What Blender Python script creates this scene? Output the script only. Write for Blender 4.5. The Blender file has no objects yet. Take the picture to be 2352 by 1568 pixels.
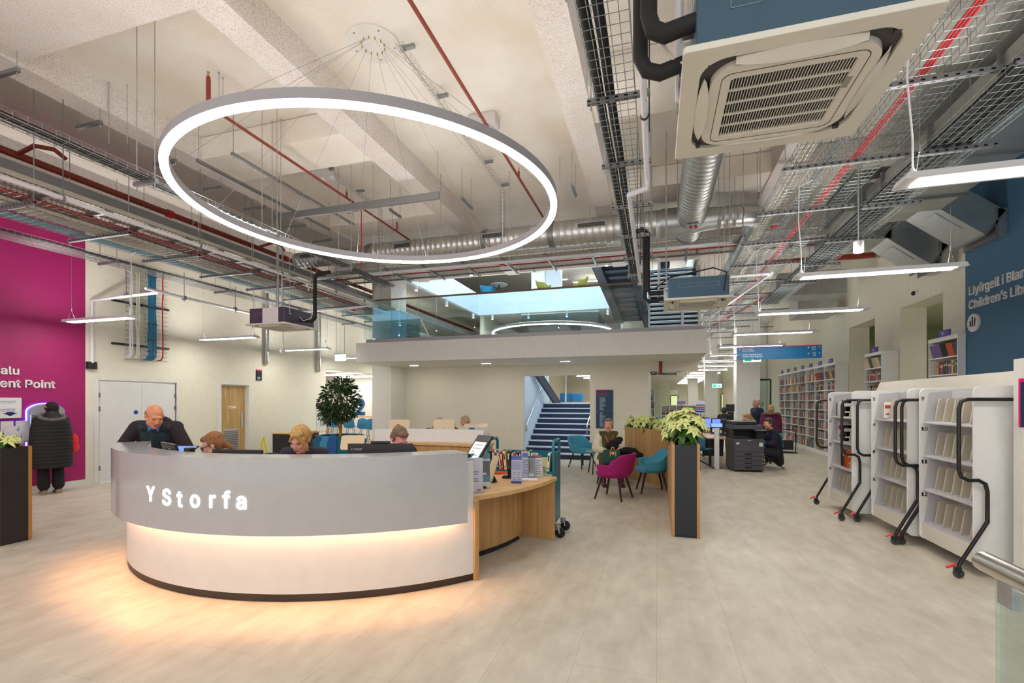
import bpy, bmesh, math, random
from mathutils import Vector, Matrix, Euler
R = random.Random(7)
SC = bpy.context.scene
COL = SC.collection
PI = math.pi
# ------------------------------------------------------------------ camera
CAM_H, FPX, HY = 1.65, 1100.0, 922.0
YAW = math.atan(332/1100)
CA, SA = math.cos(YAW), math.sin(YAW)
cam_d = bpy.data.cameras.new('camera'); cam = bpy.data.objects.new('camera', cam_d); COL.objects.link(cam)
cam.location = (0, 0, CAM_H); cam.rotation_euler = (PI/2, 0, YAW)
cam_d.sensor_width = 36; cam_d.lens = FPX/2352*36; cam_d.shift_y = (HY-784)/2352
cam_d.clip_start = .05; cam_d.clip_end = 200
SC.camera = cam
# ------------------------------------------------------------------ world, exposure
w = bpy.data.worlds.new('world'); SC.world = w; w.use_nodes = True
w.node_tree.nodes['Background'].inputs[0].default_value = (1.0, .98, .94, 1)
w.node_tree.nodes['Background'].inputs[1].default_value = .95
vs = SC.view_settings; vs.view_transform = 'Standard'; vs.look = 'None'; vs.gamma = 1; vs.use_curve_mapping = False
vs.exposure = 0.56
SC.cycles.use_denoising = True; SC.cycles.use_adaptive_sampling = True; SC.cycles.adaptive_threshold = .02
SC.cycles.max_bounces = 7; SC.cycles.diffuse_bounces = 4; SC.cycles.glossy_bounces = 3
SC.cycles.transparent_max_bounces = 16; SC.cycles.transmission_bounces = 4
SC.cycles.sample_clamp_indirect = 4
SC.cycles.caustics_reflective = False; SC.cycles.caustics_refractive = False
PANEL = 26.0       # brightness of the LED panels
RINGE = 22.0

sky = bpy.data.lights.new('atrium_daylight','AREA'); sky.shape = 'RECTANGLE'; sky.size = 8.2; sky.size_y = 6.0; sky.energy = 430; sky.color = (.62,.82,1.0)
sky_o = bpy.data.objects.new('atrium_daylight', sky); COL.objects.link(sky_o); sky_o.location = (-3.3,17,10.2)
def ray(px, py):
    t = (px-1176)/FPX; v = (HY-py)/FPX
    return Vector((-SA+CA*t, CA+SA*t, v))
def at(px, py, z=None, Y=None, X=None):
    """the place in the room seen at a pixel of the photograph, on a known plane"""
    r = ray(px, py)
    k = (z-CAM_H)/r.z if z is not None else (Y/r.y if Y is not None else X/r.x)
    return Vector((r.x*k, r.y*k, r.z*k+CAM_H))

# ------------------------------------------------------------------ materials
MATS = {}
def mat(name, col, rough=.5, metal=0, emit=0, noise=0, scale=8, bump=0, bscale=60, spec=.5, stretch=None, ecol=None):
    if name in MATS: return MATS[name]
    m = bpy.data.materials.new(name); m.use_nodes = True
    nt = m.node_tree; b = nt.nodes['Principled BSDF']
    b.inputs['Base Color'].default_value = (*col, 1); b.inputs['Roughness'].default_value = rough
    b.inputs['Metallic'].default_value = metal; b.inputs['Specular IOR Level'].default_value = spec
    tc = nt.nodes.new('ShaderNodeTexCoord'); mp = nt.nodes.new('ShaderNodeMapping')
    nt.links.new(tc.outputs['Object'], mp.inputs[0])
    if stretch: mp.inputs['Scale'].default_value = stretch
    nz = nt.nodes.new('ShaderNodeTexNoise'); nz.inputs['Scale'].default_value = scale; nz.inputs['Detail'].default_value = 5
    nt.links.new(mp.outputs[0], nz.inputs['Vector'])
    mr = nt.nodes.new('ShaderNodeMapRange')
    n = noise or .03
    mr.inputs['From Min'].default_value = .3; mr.inputs['From Max'].default_value = .7
    mr.inputs['To Min'].default_value = 1-n; mr.inputs['To Max'].default_value = 1+n*.6
    nt.links.new(nz.outputs[0], mr.inputs[0])
    mx = nt.nodes.new('ShaderNodeMix'); mx.data_type = 'RGBA'; mx.blend_type = 'MULTIPLY'; mx.inputs[0].default_value = 1
    mx.inputs[6].default_value = (*col, 1)
    nt.links.new(mr.outputs[0], mx.inputs[7]); nt.links.new(mx.outputs[2], b.inputs['Base Color'])
    if bump:
        n2 = nt.nodes.new('ShaderNodeTexNoise'); n2.inputs['Scale'].default_value = bscale; n2.inputs['Detail'].default_value = 3
        nt.links.new(mp.outputs[0], n2.inputs['Vector'])
        bp = nt.nodes.new('ShaderNodeBump'); bp.inputs['Strength'].default_value = bump; bp.inputs['Distance'].default_value = .02
        nt.links.new(n2.outputs[0], bp.inputs['Height']); nt.links.new(bp.outputs[0], b.inputs['Normal'])
    if emit:
        b.inputs['Emission Color'].default_value = (*(ecol or col), 1); b.inputs['Emission Strength'].default_value = emit
    MATS[name] = m; return m
def srgb(h):
    c = [int(h[i:i+2], 16)/255 for i in (0, 2, 4)]
    return tuple(x/12.92 if x <= .04045 else ((x+.055)/1.055)**2.4 for x in c)
def hexm(h, rough=.5, **k):
    return mat('colour_'+h+('_%d' % int(rough*10))+''.join('_%s%s' % (a, b) for a, b in k.items()), srgb(h), rough, **k)
def glass(name, tint, mixf=.1, rough=.02):
    m = bpy.data.materials.new(name); m.use_nodes = True; nt = m.node_tree; nt.nodes.clear()
    o = nt.nodes.new('ShaderNodeOutputMaterial'); t = nt.nodes.new('ShaderNodeBsdfTransparent'); g = nt.nodes.new('ShaderNodeBsdfGlossy')
    t.inputs[0].default_value = (*tint, 1); g.inputs['Roughness'].default_value = rough
    l = nt.nodes.new('ShaderNodeLayerWeight'); l.inputs[0].default_value = .25
    mr = nt.nodes.new('ShaderNodeMapRange'); mr.inputs['To Min'].default_value = mixf*.5; mr.inputs['To Max'].default_value = .5
    nt.links.new(l.outputs['Fresnel'], mr.inputs[0])
    x = nt.nodes.new('ShaderNodeMixShader'); nt.links.new(mr.outputs[0], x.inputs[0])
    nt.links.new(t.outputs[0], x.inputs[1]); nt.links.new(g.outputs[0], x.inputs[2]); nt.links.new(x.outputs[0], o.inputs[0])
    MATS[name] = m; return m
def wood_mat(name, c1, c2, axis='Z', scale=1.0, rough=.42):
    m = bpy.data.materials.new(name); m.use_nodes = True; nt = m.node_tree; b = nt.nodes['Principled BSDF']
    tc = nt.nodes.new('ShaderNodeTexCoord'); mp = nt.nodes.new('ShaderNodeMapping')
    s = {'X': (.5, 9, 9), 'Y': (9, .5, 9), 'Z': (9, 9, .5)}[axis]
    mp.inputs['Scale'].default_value = tuple(v*scale for v in s)
    nt.links.new(tc.outputs['Object'], mp.inputs[0])
    nz = nt.nodes.new('ShaderNodeTexNoise'); nz.inputs['Scale'].default_value = 1.6; nz.inputs['Detail'].default_value = 8; nz.inputs['Roughness'].default_value = .65
    nz.inputs['Distortion'].default_value = .6
    nt.links.new(mp.outputs[0], nz.inputs['Vector'])
    cr = nt.nodes.new('ShaderNodeValToRGB'); cr.color_ramp.elements[0].position = .32; cr.color_ramp.elements[1].position = .68
    cr.color_ramp.elements[0].color = (*c1, 1); cr.color_ramp.elements[1].color = (*c2, 1)
    nt.links.new(nz.outputs[0], cr.inputs[0]); nt.links.new(cr.outputs[0], b.inputs['Base Color'])
    b.inputs['Roughness'].default_value = rough
    MATS[name] = m; return m
WHITE = mat('white_paint', (.80, .79, .74), .6)
CREAM = mat('cream_wall', (.82, .79, .67), .75)
WLAM = mat('white_laminate', (.80, .80, .80), .3)
GLOSSW = mat('gloss_white_laminate', (.50, .50, .52), .12)
MAGENTA = mat('magenta_paint', srgb('A01562'), .6)
BLUEW = mat('blue_paint', srgb('3A6482'), .7)
STEEL = mat('galvanised_steel', (.52, .55, .57), .34, .9, noise=.12, scale=20)
DSTEEL = mat('dark_steel', (.22, .23, .24), .45, .7)
STRUT = mat('strut_steel', (.30, .31, .32), .4, .8)
DUCT = mat('spiral_duct_steel', (.58, .58, .57), .38, .9, noise=.1, scale=6)
CHROME = mat('brushed_steel', (.6, .57, .52), .25, 1)
BLACK = mat('black_plastic', (.012, .012, .014), .35)
BLACKM = mat('black_matt', (.015, .015, .018), .6)
RUBBER = mat('black_pipe_lagging', (.012, .012, .014), .75)
REDP = mat('red_oxide_pipe', srgb('8E3A2C'), .45)
REDC = mat('red_cable', srgb('C8202A'), .45)
WPVC = mat('white_pvc', (.78, .77, .82), .35)
WCAB = mat('white_cable', (.72, .68, .60), .5)
BLUEC = mat('blue_cable', srgb('1F6F95'), .45)
WIRE = mat('zinc_wire', (.26, .30, .30), .45, .7)
ACW = mat('air_unit_white_plastic', (.80, .77, .69), .4)
ACD = mat('air_unit_vent_dark', (.06, .055, .055), .6)
LED = mat('led_diffuser', (1, 1, 1), .5, emit=PANEL, ecol=(1, .955, .88))
LEDR = mat('led_ring_diffuser', (1, 1, 1), .5, emit=RINGE, ecol=(1, .98, .96))
LEDW = mat('warm_led_strip', (1, .8, .6), .5, emit=56, ecol=(1, .50, .24))
UPFILL = mat('added_uplight_glow', (1, 1, 1), .5, emit=30, ecol=(1, .96, .91))  # glow added on top of the linear pendants to brighten the ceiling
RINGUPFILL = mat('added_ring_uplight_glow', (1, 1, 1), .5, emit=16, ecol=(1, .96, .91))  # weaker glow added on top of the ring, also for the ceiling
SIGNW = mat('lit_letter_white', (1, 1, 1), .5, emit=2.2, ecol=(1, 1, 1))
RINGW = mat('ring_shaded_grey', (.42, .41, .44), .4)  # shade of the unlit ring housing put into a darker grey
LIGHTW = mat('luminaire_white', (.82, .82, .84), .4)
OAKZ = wood_mat('oak_upright_grain', srgb('A97F4C'), srgb('CBA36C'), 'Z')
OAKX = wood_mat('oak_top_grain', srgb('C79B66'), srgb('DDB884'), 'X', .8, .35)
NAVY = mat('navy_panel', srgb('21242E'), .45)
TEAL = mat('teal_enamel', srgb('03707F'), .3)
def slot_mat():
    m = STRUT.copy(); m.name = 'slotted_strut_steel'; nt = m.node_tree; b = nt.nodes['Principled BSDF']
    src = b.inputs['Base Color'].links[0].from_socket
    tc = nt.nodes.new('ShaderNodeTexCoord'); sp = nt.nodes.new('ShaderNodeSeparateXYZ'); nt.links.new(tc.outputs['Object'], sp.inputs[0])
    def mth(op, *a):
        n = nt.nodes.new('ShaderNodeMath'); n.operation = op
        for i, v in enumerate(a):
            if isinstance(v, (int, float)): n.inputs[i].default_value = v
            else: nt.links.new(v, n.inputs[i])
        return n.outputs[0]
    f = mth('FRACT', mth('DIVIDE', mth('ADD', sp.outputs[0], 10.0), .075)); s1 = mth('LESS_THAN', f, .38)
    s2 = mth('MAXIMUM', mth('LESS_THAN', mth('ABSOLUTE', sp.outputs[1]), .007), mth('LESS_THAN', mth('ABSOLUTE', sp.outputs[2]), .007))
    k = mth('MULTIPLY', s1, s2); mx = nt.nodes.new('ShaderNodeMix'); mx.data_type = 'RGBA'
    nt.links.new(k, mx.inputs[0]); nt.links.new(src, mx.inputs[6]); mx.inputs[7].default_value = (.01,.01,.01,1); nt.links.new(mx.outputs[2], b.inputs['Base Color'])
    return m
STRUTS = slot_mat()
GLASSG = glass('green_edge_glass', (.88, .96, .95))
GLASSB = glass('blue_tint_glass', (.66, .88, .97), .2)
ACRYL = glass('clear_acrylic', (.96, .97, .98), .03)

# ------------------------------------------------------------------ mesh builder
class MB:
    def __init__(s): s.v = []; s.f = []; s.m = []; s.mi = 0
    def add(s, vs, fs):
        o = len(s.v); s.v += [tuple(v) for v in vs]; s.f += [tuple(i+o for i in f) for f in fs]; s.m += [s.mi]*len(fs); return s
    def box(s, a, b, M=None):
        (x0, y0, z0), (x1, y1, z1) = a, b
        vs = [Vector(p) for p in ((x0,y0,z0),(x1,y0,z0),(x1,y1,z0),(x0,y1,z0),(x0,y0,z1),(x1,y0,z1),(x1,y1,z1),(x0,y1,z1))]
        if M: vs = [M @ p for p in vs]
        return s.add(vs, [(0,3,2,1),(4,5,6,7),(0,1,5,4),(1,2,6,5),(2,3,7,6),(3,0,4,7)])
    def cbox(s, c, d, rz=0, M=None):
        m = Matrix.Translation(c) @ Matrix.Rotation(rz, 4, 'Z')
        if M: m = Matrix.Translation(c) @ M
        return s.box((-d[0]/2,-d[1]/2,-d[2]/2), (d[0]/2,d[1]/2,d[2]/2), m)
    def frame(s, d):
        d = Vector(d).normalized(); u = d.orthogonal().normalized() if abs(d.z) < .999 else Vector((1,0,0))
        if abs(d.z) < .999: u = d.cross(Vector((0,0,1))).normalized()
        return d, u, u.cross(d).normalized()
    def tube(s, pts, r, n=8, cap=True, r2=None):
        pts = [Vector(p) for p in pts]; N = len(pts); rings = []
        for i, p in enumerate(pts):
            a = pts[max(i-1,0)]; b = pts[min(i+1,N-1)]
            d, u, w_ = s.frame(b-a if (b-a).length > 1e-9 else Vector((0,0,1)))
            if i: # keep twist low
                if u.dot(pu) < 0 and abs(u.dot(pu)) > abs(w_.dot(pu)): u = -u; w_ = -w_
                pr = pu - d*pu.dot(d)
                if pr.length > 1e-6: u = pr.normalized(); w_ = u.cross(d).normalized()
            pu = u
            rr = r if r2 is None else r+(r2-r)*i/max(N-1,1)
            if 0 < i < N-1:
                c = (pts[i]-pts[i-1]).normalized().dot((pts[i+1]-pts[i]).normalized()); sc = 1/max(.5, math.sqrt(max(.0,(1+c)/2)))
            else: sc = 1
            rings.append([p+(u*math.cos(2*PI*k/n)+w_*math.sin(2*PI*k/n))*rr*(1 if sc == 1 else min(sc,1.1)) for k in range(n)])
        vs = [q for g in rings for q in g]
        fs = [(i*n+k, i*n+(k+1)%n, (i+1)*n+(k+1)%n, (i+1)*n+k) for i in range(N-1) for k in range(n)]
        if cap: fs += [tuple(range(n-1,-1,-1)), tuple((N-1)*n+k for k in range(n))]
        return s.add(vs, fs)
    def lathe(s, prof, n=24, M=None, c=(0,0,0)):
        vs = []; c = Vector(c)
        for r, z in prof:
            for k in range(n):
                p = Vector((r*math.cos(2*PI*k/n), r*math.sin(2*PI*k/n), z)); vs.append((M @ p if M else p)+c)
        N = len(prof)
        fs = [(i*n+k, i*n+(k+1)%n, (i+1)*n+(k+1)%n, (i+1)*n+k) for i in range(N-1) for k in range(n)]
        fs += [tuple(range(n-1,-1,-1)), tuple((N-1)*n+k for k in range(n))]
        return s.add(vs, fs)
    def ball(s, c, r, M=None, n=12, m=8):
        r = (r,r,r) if not hasattr(r,'__len__') else r; c = Vector(c)
        vs = []
        for i in range(1, m):
            a = PI*i/m
            for k in range(n):
                b = 2*PI*k/n; p = Vector((r[0]*math.sin(a)*math.cos(b), r[1]*math.sin(a)*math.sin(b), r[2]*math.cos(a))); vs.append(c+(M @ p if M else p))
        t = Vector((0,0,r[2])); q = Vector((0,0,-r[2]))
        vs += [c+(M @ t if M else t), c+(M @ q if M else q)]
        T = len(vs)-2; B = T+1
        fs = [(i*n+k, (i+1)*n+k, (i+1)*n+(k+1)%n, i*n+(k+1)%n) for i in range(m-2) for k in range(n)]
        fs += [(T, k, (k+1)%n) for k in range(n)] + [(B, (m-2)*n+(k+1)%n, (m-2)*n+k) for k in range(n)]
        return s.add(vs, fs)
    def cap(s, a, b, r1, r2=None, n=12):     # tapered capsule
        r2 = r1 if r2 is None else r2
        s.tube([a, b], r1, n, True, r2); s.ball(a, r1, n=n, m=6); s.ball(b, r2, n=n, m=6); return s
    def prism(s, poly, a, b, M=None):        # poly in local XY, extruded along Z from a to b
        n = len(poly); vs = [Vector((x,y,a)) for x,y in poly]+[Vector((x,y,b)) for x,y in poly]
        if M: vs = [M @ v for v in vs]
        return s.add(vs, [tuple(range(n-1,-1,-1)), tuple(range(n,2*n))]+[(i,(i+1)%n,n+(i+1)%n,n+i) for i in range(n)])
    def arc(s, cx, cy, r0, r1, z0, z1, a0, a1, n=48, ends=True):   # ring sector, degrees
        vs = []
        for i in range(n+1):
            a = math.radians(a0+(a1-a0)*i/n); c_, s_ = math.cos(a), math.sin(a)
            vs += [(cx+r0*c_,cy+r0*s_,z0),(cx+r1*c_,cy+r1*s_,z0),(cx+r1*c_,cy+r1*s_,z1),(cx+r0*c_,cy+r0*s_,z1)]
        fs = []
        for i in range(n):
            o = 4*i
            fs += [(o+k, o+(k+1)%4, o+4+(k+1)%4, o+4+k) for k in range(4)]
        if ends: fs += [(3,2,1,0), tuple(4*n+k for k in range(4))]
        return s.add(vs, fs)
    def build(s, name, material, parent=None, smooth=False, world=False, bevel=0, auto=None):
        me = bpy.data.meshes.new(name); org = Vector((0,0,0))
        if world and parent is not None: org = Vector(parent.location)
        me.from_pydata([tuple(Vector(v)-org) for v in s.v] if org.length else s.v, [], s.f)
        bm = bmesh.new(); bm.from_mesh(me); bmesh.ops.recalc_face_normals(bm, faces=bm.faces); bm.to_mesh(me); bm.free()
        mats = material if isinstance(material, (list,tuple)) else [material]
        for m in mats: me.materials.append(m)
        if len(mats) > 1:
            for p, i in zip(me.polygons, s.m): p.material_index = i
        if smooth:
            me.polygons.foreach_set('use_smooth', [True]*len(me.polygons))
            me.set_sharp_from_angle(angle=math.radians(auto or 40))
        o = bpy.data.objects.new(name, me); COL.objects.link(o)
        if parent is not None: o.parent = parent
        if bevel:
            b = o.modifiers.new('bevel', 'BEVEL'); b.width = bevel; b.segments = 2; b.limit_method = 'ANGLE'; b.angle_limit = .6
        return o
def tag(o, label, cat, group=None, kind=None):
    o['label'] = label; o['category'] = cat
    if group: o['group'] = group
    if kind: o['kind'] = kind
    return o
def thing(name, label, cat, loc=(0,0,0), rz=0, group=None):
    o = bpy.data.objects.new(name, None); COL.objects.link(o); o.location = loc; o.rotation_euler = (0,0,rz); o.empty_display_size = .1
    return tag(o, label, cat, group)
def single(mb, name, material, label, cat, group=None, kind=None, **k):
    # one-mesh thing, origin moved to the foot of the mesh
    xs = [v[0] for v in mb.v]; ys = [v[1] for v in mb.v]; zs = [v[2] for v in mb.v]
    c = Vector(((min(xs)+max(xs))/2, (min(ys)+max(ys))/2, min(zs)))
    mb.v = [(v[0]-c.x, v[1]-c.y, v[2]-c.z) for v in mb.v]
    o = mb.build(name, material, **k); o.location = c
    return tag(o, label, cat, group, kind)
def struct(mb, name, material, **k):
    o = mb.build(name, material, **k); o['kind'] = 'structure'; return o
def clone(o, loc=None, rz=None, label=None, group=None):
    def cp(x, par):
        c = x.copy(); COL.objects.link(c)
        if par is not None: c.parent = par
        for ch in list(x.children): cp(ch, c)
        return c
    c = cp(o, None)
    if loc is not None: c.location = loc
    if rz is not None: c.rotation_euler = (0,0,rz)
    if label: c['label'] = label
    if group: c['group'] = group
    return c
import os
FONT = None
try:
    _f = os.path.join(bpy.utils.resource_path('LOCAL'), 'datafiles', 'fonts', 'Inter.woff2')   # sans serif shipped inside Blender
    if not os.path.exists(_f): _f = os.path.join(bpy.utils.resource_path('SYSTEM'), 'datafiles', 'fonts', 'Inter.woff2')
    FONT = bpy.data.fonts.load(_f)
except Exception: FONT = None
def text(name, s, size, material, parent, M, extrude=.004, bold=.0, align='LEFT', spacing=1.0, warp=None, flat=None, line=1.0, world=True, narrow=1.0):
    cu = bpy.data.curves.new('t', 'FONT'); cu.body = s; cu.size = size*(.98 if FONT else 1);
    if FONT: cu.font = FONT
    cu.extrude = extrude; cu.offset = bold*size
    cu.align_x = align; cu.space_character = spacing; cu.space_line = line; cu.resolution_u = 3
    o = bpy.data.objects.new('t', cu); COL.objects.link(o)
    dg = bpy.context.evaluated_depsgraph_get(); me = bpy.data.meshes.new_from_object(o.evaluated_get(dg))
    bpy.data.objects.remove(o); bpy.data.curves.remove(cu)
    org = Vector(parent.location) if (parent is not None and world) else Vector((0,0,0))
    for v in me.vertices:
        p = Vector((v.co.x*narrow, v.co.y, v.co.z)); v.co = (warp(p) if warp else M @ p)-org
    me.name = name; me.materials.clear(); me.materials.append(material)
    r = bpy.data.objects.new(name, me); COL.objects.link(r)
    if parent is not None: r.parent = parent
    return r
# text bases: x-axis, up, normal out of the surface
def basis(p, xdir, up=(0,0,1)):
    x = Vector(xdir).normalized(); y = Vector(up).normalized(); z = x.cross(y)
    return Matrix(((x.x,y.x,z.x,p[0]),(x.y,y.y,z.y,p[1]),(x.z,y.z,z.z,p[2]),(0,0,0,1)))
ORD = ['first','second','third','fourth','fifth','sixth','seventh','eighth','ninth','tenth','eleventh','twelfth','thirteenth','fourteenth','fifteenth','sixteenth','seventeenth','eighteenth','nineteenth','twentieth']
# ================================================================== SHELL
def floor_mat():
    m = bpy.data.materials.new('vinyl_tile_floor'); m.use_nodes = True; nt = m.node_tree; b = nt.nodes['Principled BSDF']
    tc = nt.nodes.new('ShaderNodeTexCoord'); mp = nt.nodes.new('ShaderNodeMapping'); mp.inputs['Rotation'].default_value = (0,0,PI/2)
    nt.links.new(tc.outputs['Object'], mp.inputs[0])
    br = nt.nodes.new('ShaderNodeTexBrick'); br.inputs['Scale'].default_value = 1; br.inputs['Brick Width'].default_value = 1.0
    br.inputs['Row Height'].default_value = .5; br.inputs['Mortar Size'].default_value = .0022; br.inputs['Mortar Smooth'].default_value = .2
    br.inputs['Color1'].default_value = (.61,.56,.47,1); br.inputs['Color2'].default_value = (.645,.60,.51,1); br.inputs['Mortar'].default_value = (.50,.45,.36,1)
    nt.links.new(mp.outputs[0], br.inputs['Vector'])
    n1 = nt.nodes.new('ShaderNodeTexNoise'); n1.inputs['Scale'].default_value = 2.2; n1.inputs['Detail'].default_value = 9; n1.inputs['Roughness'].default_value = .62
    mp2 = nt.nodes.new('ShaderNodeMapping'); mp2.inputs['Scale'].default_value = (2.4, 1, 1); nt.links.new(tc.outputs['Object'], mp2.inputs[0]); nt.links.new(mp2.outputs[0], n1.inputs['Vector'])
    cr = nt.nodes.new('ShaderNodeValToRGB'); cr.color_ramp.elements[0].position = .3; cr.color_ramp.elements[0].color = (.80,.78,.75,1)
    cr.color_ramp.elements[1].position = .68; cr.color_ramp.elements[1].color = (1.07,1.07,1.06,1)
    nt.links.new(n1.outputs[0], cr.inputs[0])
    mx = nt.nodes.new('ShaderNodeMix'); mx.data_type='RGBA'; mx.blend_type='MULTIPLY'; mx.inputs[0].default_value = 1
    nt.links.new(br.outputs['Color'], mx.inputs[6]); nt.links.new(cr.outputs[0], mx.inputs[7]); nt.links.new(mx.outputs[2], b.inputs['Base Color'])
    b.inputs['Roughness'].default_value = .42; b.inputs['Specular IOR Level'].default_value = .35
    return m
FLOOR = floor_mat()
def ceil_mat(name, col, speck, amt, sc=70):
    m = bpy.data.materials.new(name); m.use_nodes = True; nt = m.node_tree; b = nt.nodes['Principled BSDF']
    tc = nt.nodes.new('ShaderNodeTexCoord')
    n1 = nt.nodes.new('ShaderNodeTexNoise'); n1.inputs['Scale'].default_value = sc; n1.inputs['Detail'].default_value = 4; nt.links.new(tc.outputs['Object'], n1.inputs['Vector'])
    n2 = nt.nodes.new('ShaderNodeTexNoise'); n2.inputs['Scale'].default_value = 1.1; n2.inputs['Detail'].default_value = 6; nt.links.new(tc.outputs['Object'], n2.inputs['Vector'])
    cr = nt.nodes.new('ShaderNodeValToRGB'); cr.color_ramp.elements[0].position = .36; cr.color_ramp.elements[0].color = (*speck,1)
    cr.color_ramp.elements[1].position = .36+amt; cr.color_ramp.elements[1].color = (*col,1)
    nt.links.new(n1.outputs[0], cr.inputs[0])
    c2 = nt.nodes.new('ShaderNodeValToRGB'); c2.color_ramp.elements[0].position = .3; c2.color_ramp.elements[0].color = (.90,.86,.80,1); c2.color_ramp.elements[1].position = .6; c2.color_ramp.elements[1].color = (1,1,1,1)
    nt.links.new(n2.outputs[0], c2.inputs[0])
    mx = nt.nodes.new('ShaderNodeMix'); mx.data_type='RGBA'; mx.blend_type='MULTIPLY'; mx.inputs[0].default_value = 1
    nt.links.new(cr.outputs[0], mx.inputs[6]); nt.links.new(c2.outputs[0], mx.inputs[7]); nt.links.new(mx.outputs[2], b.inputs['Base Color'])
    bp = nt.nodes.new('ShaderNodeBump'); bp.inputs['Strength'].default_value = .35; bp.inputs['Distance'].default_value = .012
    nt.links.new(n1.outputs[0], bp.inputs['Height']); nt.links.new(bp.outputs[0], b.inputs['Normal'])
    b.inputs['Roughness'].default_value = .95; b.inputs['Specular IOR Level'].default_value = .1
    return m
SLAB = ceil_mat('sprayed_ceiling', (.93,.89,.83), (.80,.73,.65), .13, 120)
BEAM = ceil_mat('sprayed_beam', (.88,.84,.82), (.60,.49,.44), .13, 110)
LW, RW, BW = -10.8, 5.27, 5.04
struct(MB().box((-16,-3,-.1),(LW+20.5,48,0)), 'floor', FLOOR)
c = MB().box((-16,-2.5,5.75),(9.5,13.55,6.0)); c.box((-16,13.55,5.75),(-7.71,20,5.99)); c.box((1.05,13.55,5.75),(9.5,48,6.0))
struct(c, 'ceiling', SLAB)
n = 0
for x in (-10.0,-7.1,-4.2,-1.15,1.8,4.7):
    n += 1; x1 = x+.35
    struct(MB().box((x,-2.5,5.37),(min(x1,5.2),13.5,5.76)), 'trim_%d' % n, BEAM)
for y,x0_,x1_,m_ in ((-.3,-10.75,5.2,SLAB),(2.72,-10.75,5.2,BEAM),(5.72,-6.75,-4.2,SLAB),(5.72,-.8,5.2,SLAB),(8.71,-6.75,-4.2,SLAB),(8.71,-.8,5.2,SLAB),(11.75,-10.75,5.2,SLAB)):
    n += 1; struct(MB().box((x0_,y,5.40),(x1_,y+.78,5.74)), 'trim_%d' % n, m_)
# left wall: magenta part, white part with two doorways, open below 2.75 beyond
struct(MB().box((LW-.2,-2.5,0),(LW,6.62,5.8)), 'wall_left', MAGENTA)
yw = at(197,1106,X=LW).y
bpy.data.objects['wall_left'].scale = (1,1,1)
MG1 = yw
D1a, D1b = at(228,1100,X=LW).y, at(402,1060,X=LW).y
D2a, D2b = at(507,1050,X=LW).y, at(570,1050,X=LW).y
W13 = 13.8
wl = MB()
for a,b,z0,z1 in ((6.62,D1a,0,5.8),(D1a,D1b,2.085,5.8),(D1b,D2a,0,5.8),(D2a,D2b,2.1,5.8),(D2b,W13,0,5.8),(W13,24,2.75,5.8)):
    wl.box((LW-.2,a,z0),(LW,b,z1))
wl.box((LW-.2,24,0),(LW,48,5.8))
struct(wl, 'wall_left_rear', CREAM)
sk = MB()
for a,b in ((-2.5,D1a-.08),(D1b+.08,D2a-.08),(D2b+.08,W13)): sk.box((LW,a,0),(LW+.018,b,.12))
struct(sk, 'baseboard_left', WHITE)
# double white doors
def dframe(a,b,z,name):
    f = MB(); f.box((LW-.1,a-.08,0),(LW+.03,a,z+.08)).box((LW-.1,b,0),(LW+.03,b+.08,z+.08)).box((LW-.1,a,z),(LW+.03,b,z+.08))
    f.box((LW-.16,a,0),(LW+.0,a+.025,z)).box((LW-.16,b-.025,0),(LW+.0,b,z)).box((LW-.16,a,z-.025),(LW,b,z))
    return struct(f, name, WHITE, bevel=.004)
dframe(D1a-.026,D1b+.026,2.085,'trim_20')
mid = (D1a+D1b)/2+.05
for i,(a,b) in enumerate(((D1a+.002,mid-.003),(mid+.003,D1b-.002))):
    d = struct(MB().box((LW-.05,a,.02),(LW-.005,b,2.05)), 'door_%d' % (i+1), WLAM, bevel=.003)
    yy = b-.13 if i == 0 else a+.13
    s_ = MB().lathe([(.045,0),(.045,.004)], 20, Matrix.Rotation(PI/2,4,'Y'), (LW-.004,yy,1.42)).build('fire_door_badge', hexm('1C4FA0'), d)
    for zz in (.3,1.5,1.78):
        MB().box((LW-.006,(a if i==0 else b)-.012,zz-.05),(LW+.012,(a if i==0 else b)+.012,zz+.05)).build('hinge', DSTEEL, d)
dframe(D2a,D2b,2.1,'trim_21')
DOORW = wood_mat('ash_door_grain', srgb('A5834E'), srgb('CDAE7A'), 'Z', 1.3)
dw = struct(MB().box((LW-.14,D2a+.027,.0),(LW-.09,D2b-.027,2.073)), 'door_3', DOORW)
MB().box((LW-.09,D2b-.16,.93),(LW-.08,D2b-.07,1.35)).build('push_plate', CHROME, dw)
g = MB().box((LW-.095,D2a+.16,.2),(LW-.08,D2a+.62,.92)).build('vent_grille', mat('grille_grey',(.5,.5,.5),.5), dw)
gg = MB()
for k in range(14): gg.box((LW-.08,D2a+.17,.24+k*.047),(LW-.072,D2a+.61,.262+k*.047))
gg.build('grille_slats', DSTEEL, g)
MB().box((LW-.09,D2a+.30,1.47),(LW-.082,D2a+.55,1.53)).build('door_plate', WLAM, dw)
text('door_lettering','PREIFAT',.05,BLACKM,dw,basis((LW-.081,D2a+.315,1.483),(0,1,0)),.001,narrow=.9,world=False)
# annex behind the opening
struct(MB().box((-16,19,0),(LW,19.2,5.8)), 'wall_annex_rear', WHITE)
struct(MB().box((-16,13.6,0),(LW-.2,13.8,5.8)), 'wall_annex_front', WHITE)
struct(MB().box((-16.2,13.6,0),(-16,19.2,5.8)), 'wall_annex_side', WHITE)
struct(MB().box((-16,13.8,2.9),(LW-.2,19,3.0)), 'ceiling_annex', WHITE)
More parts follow.
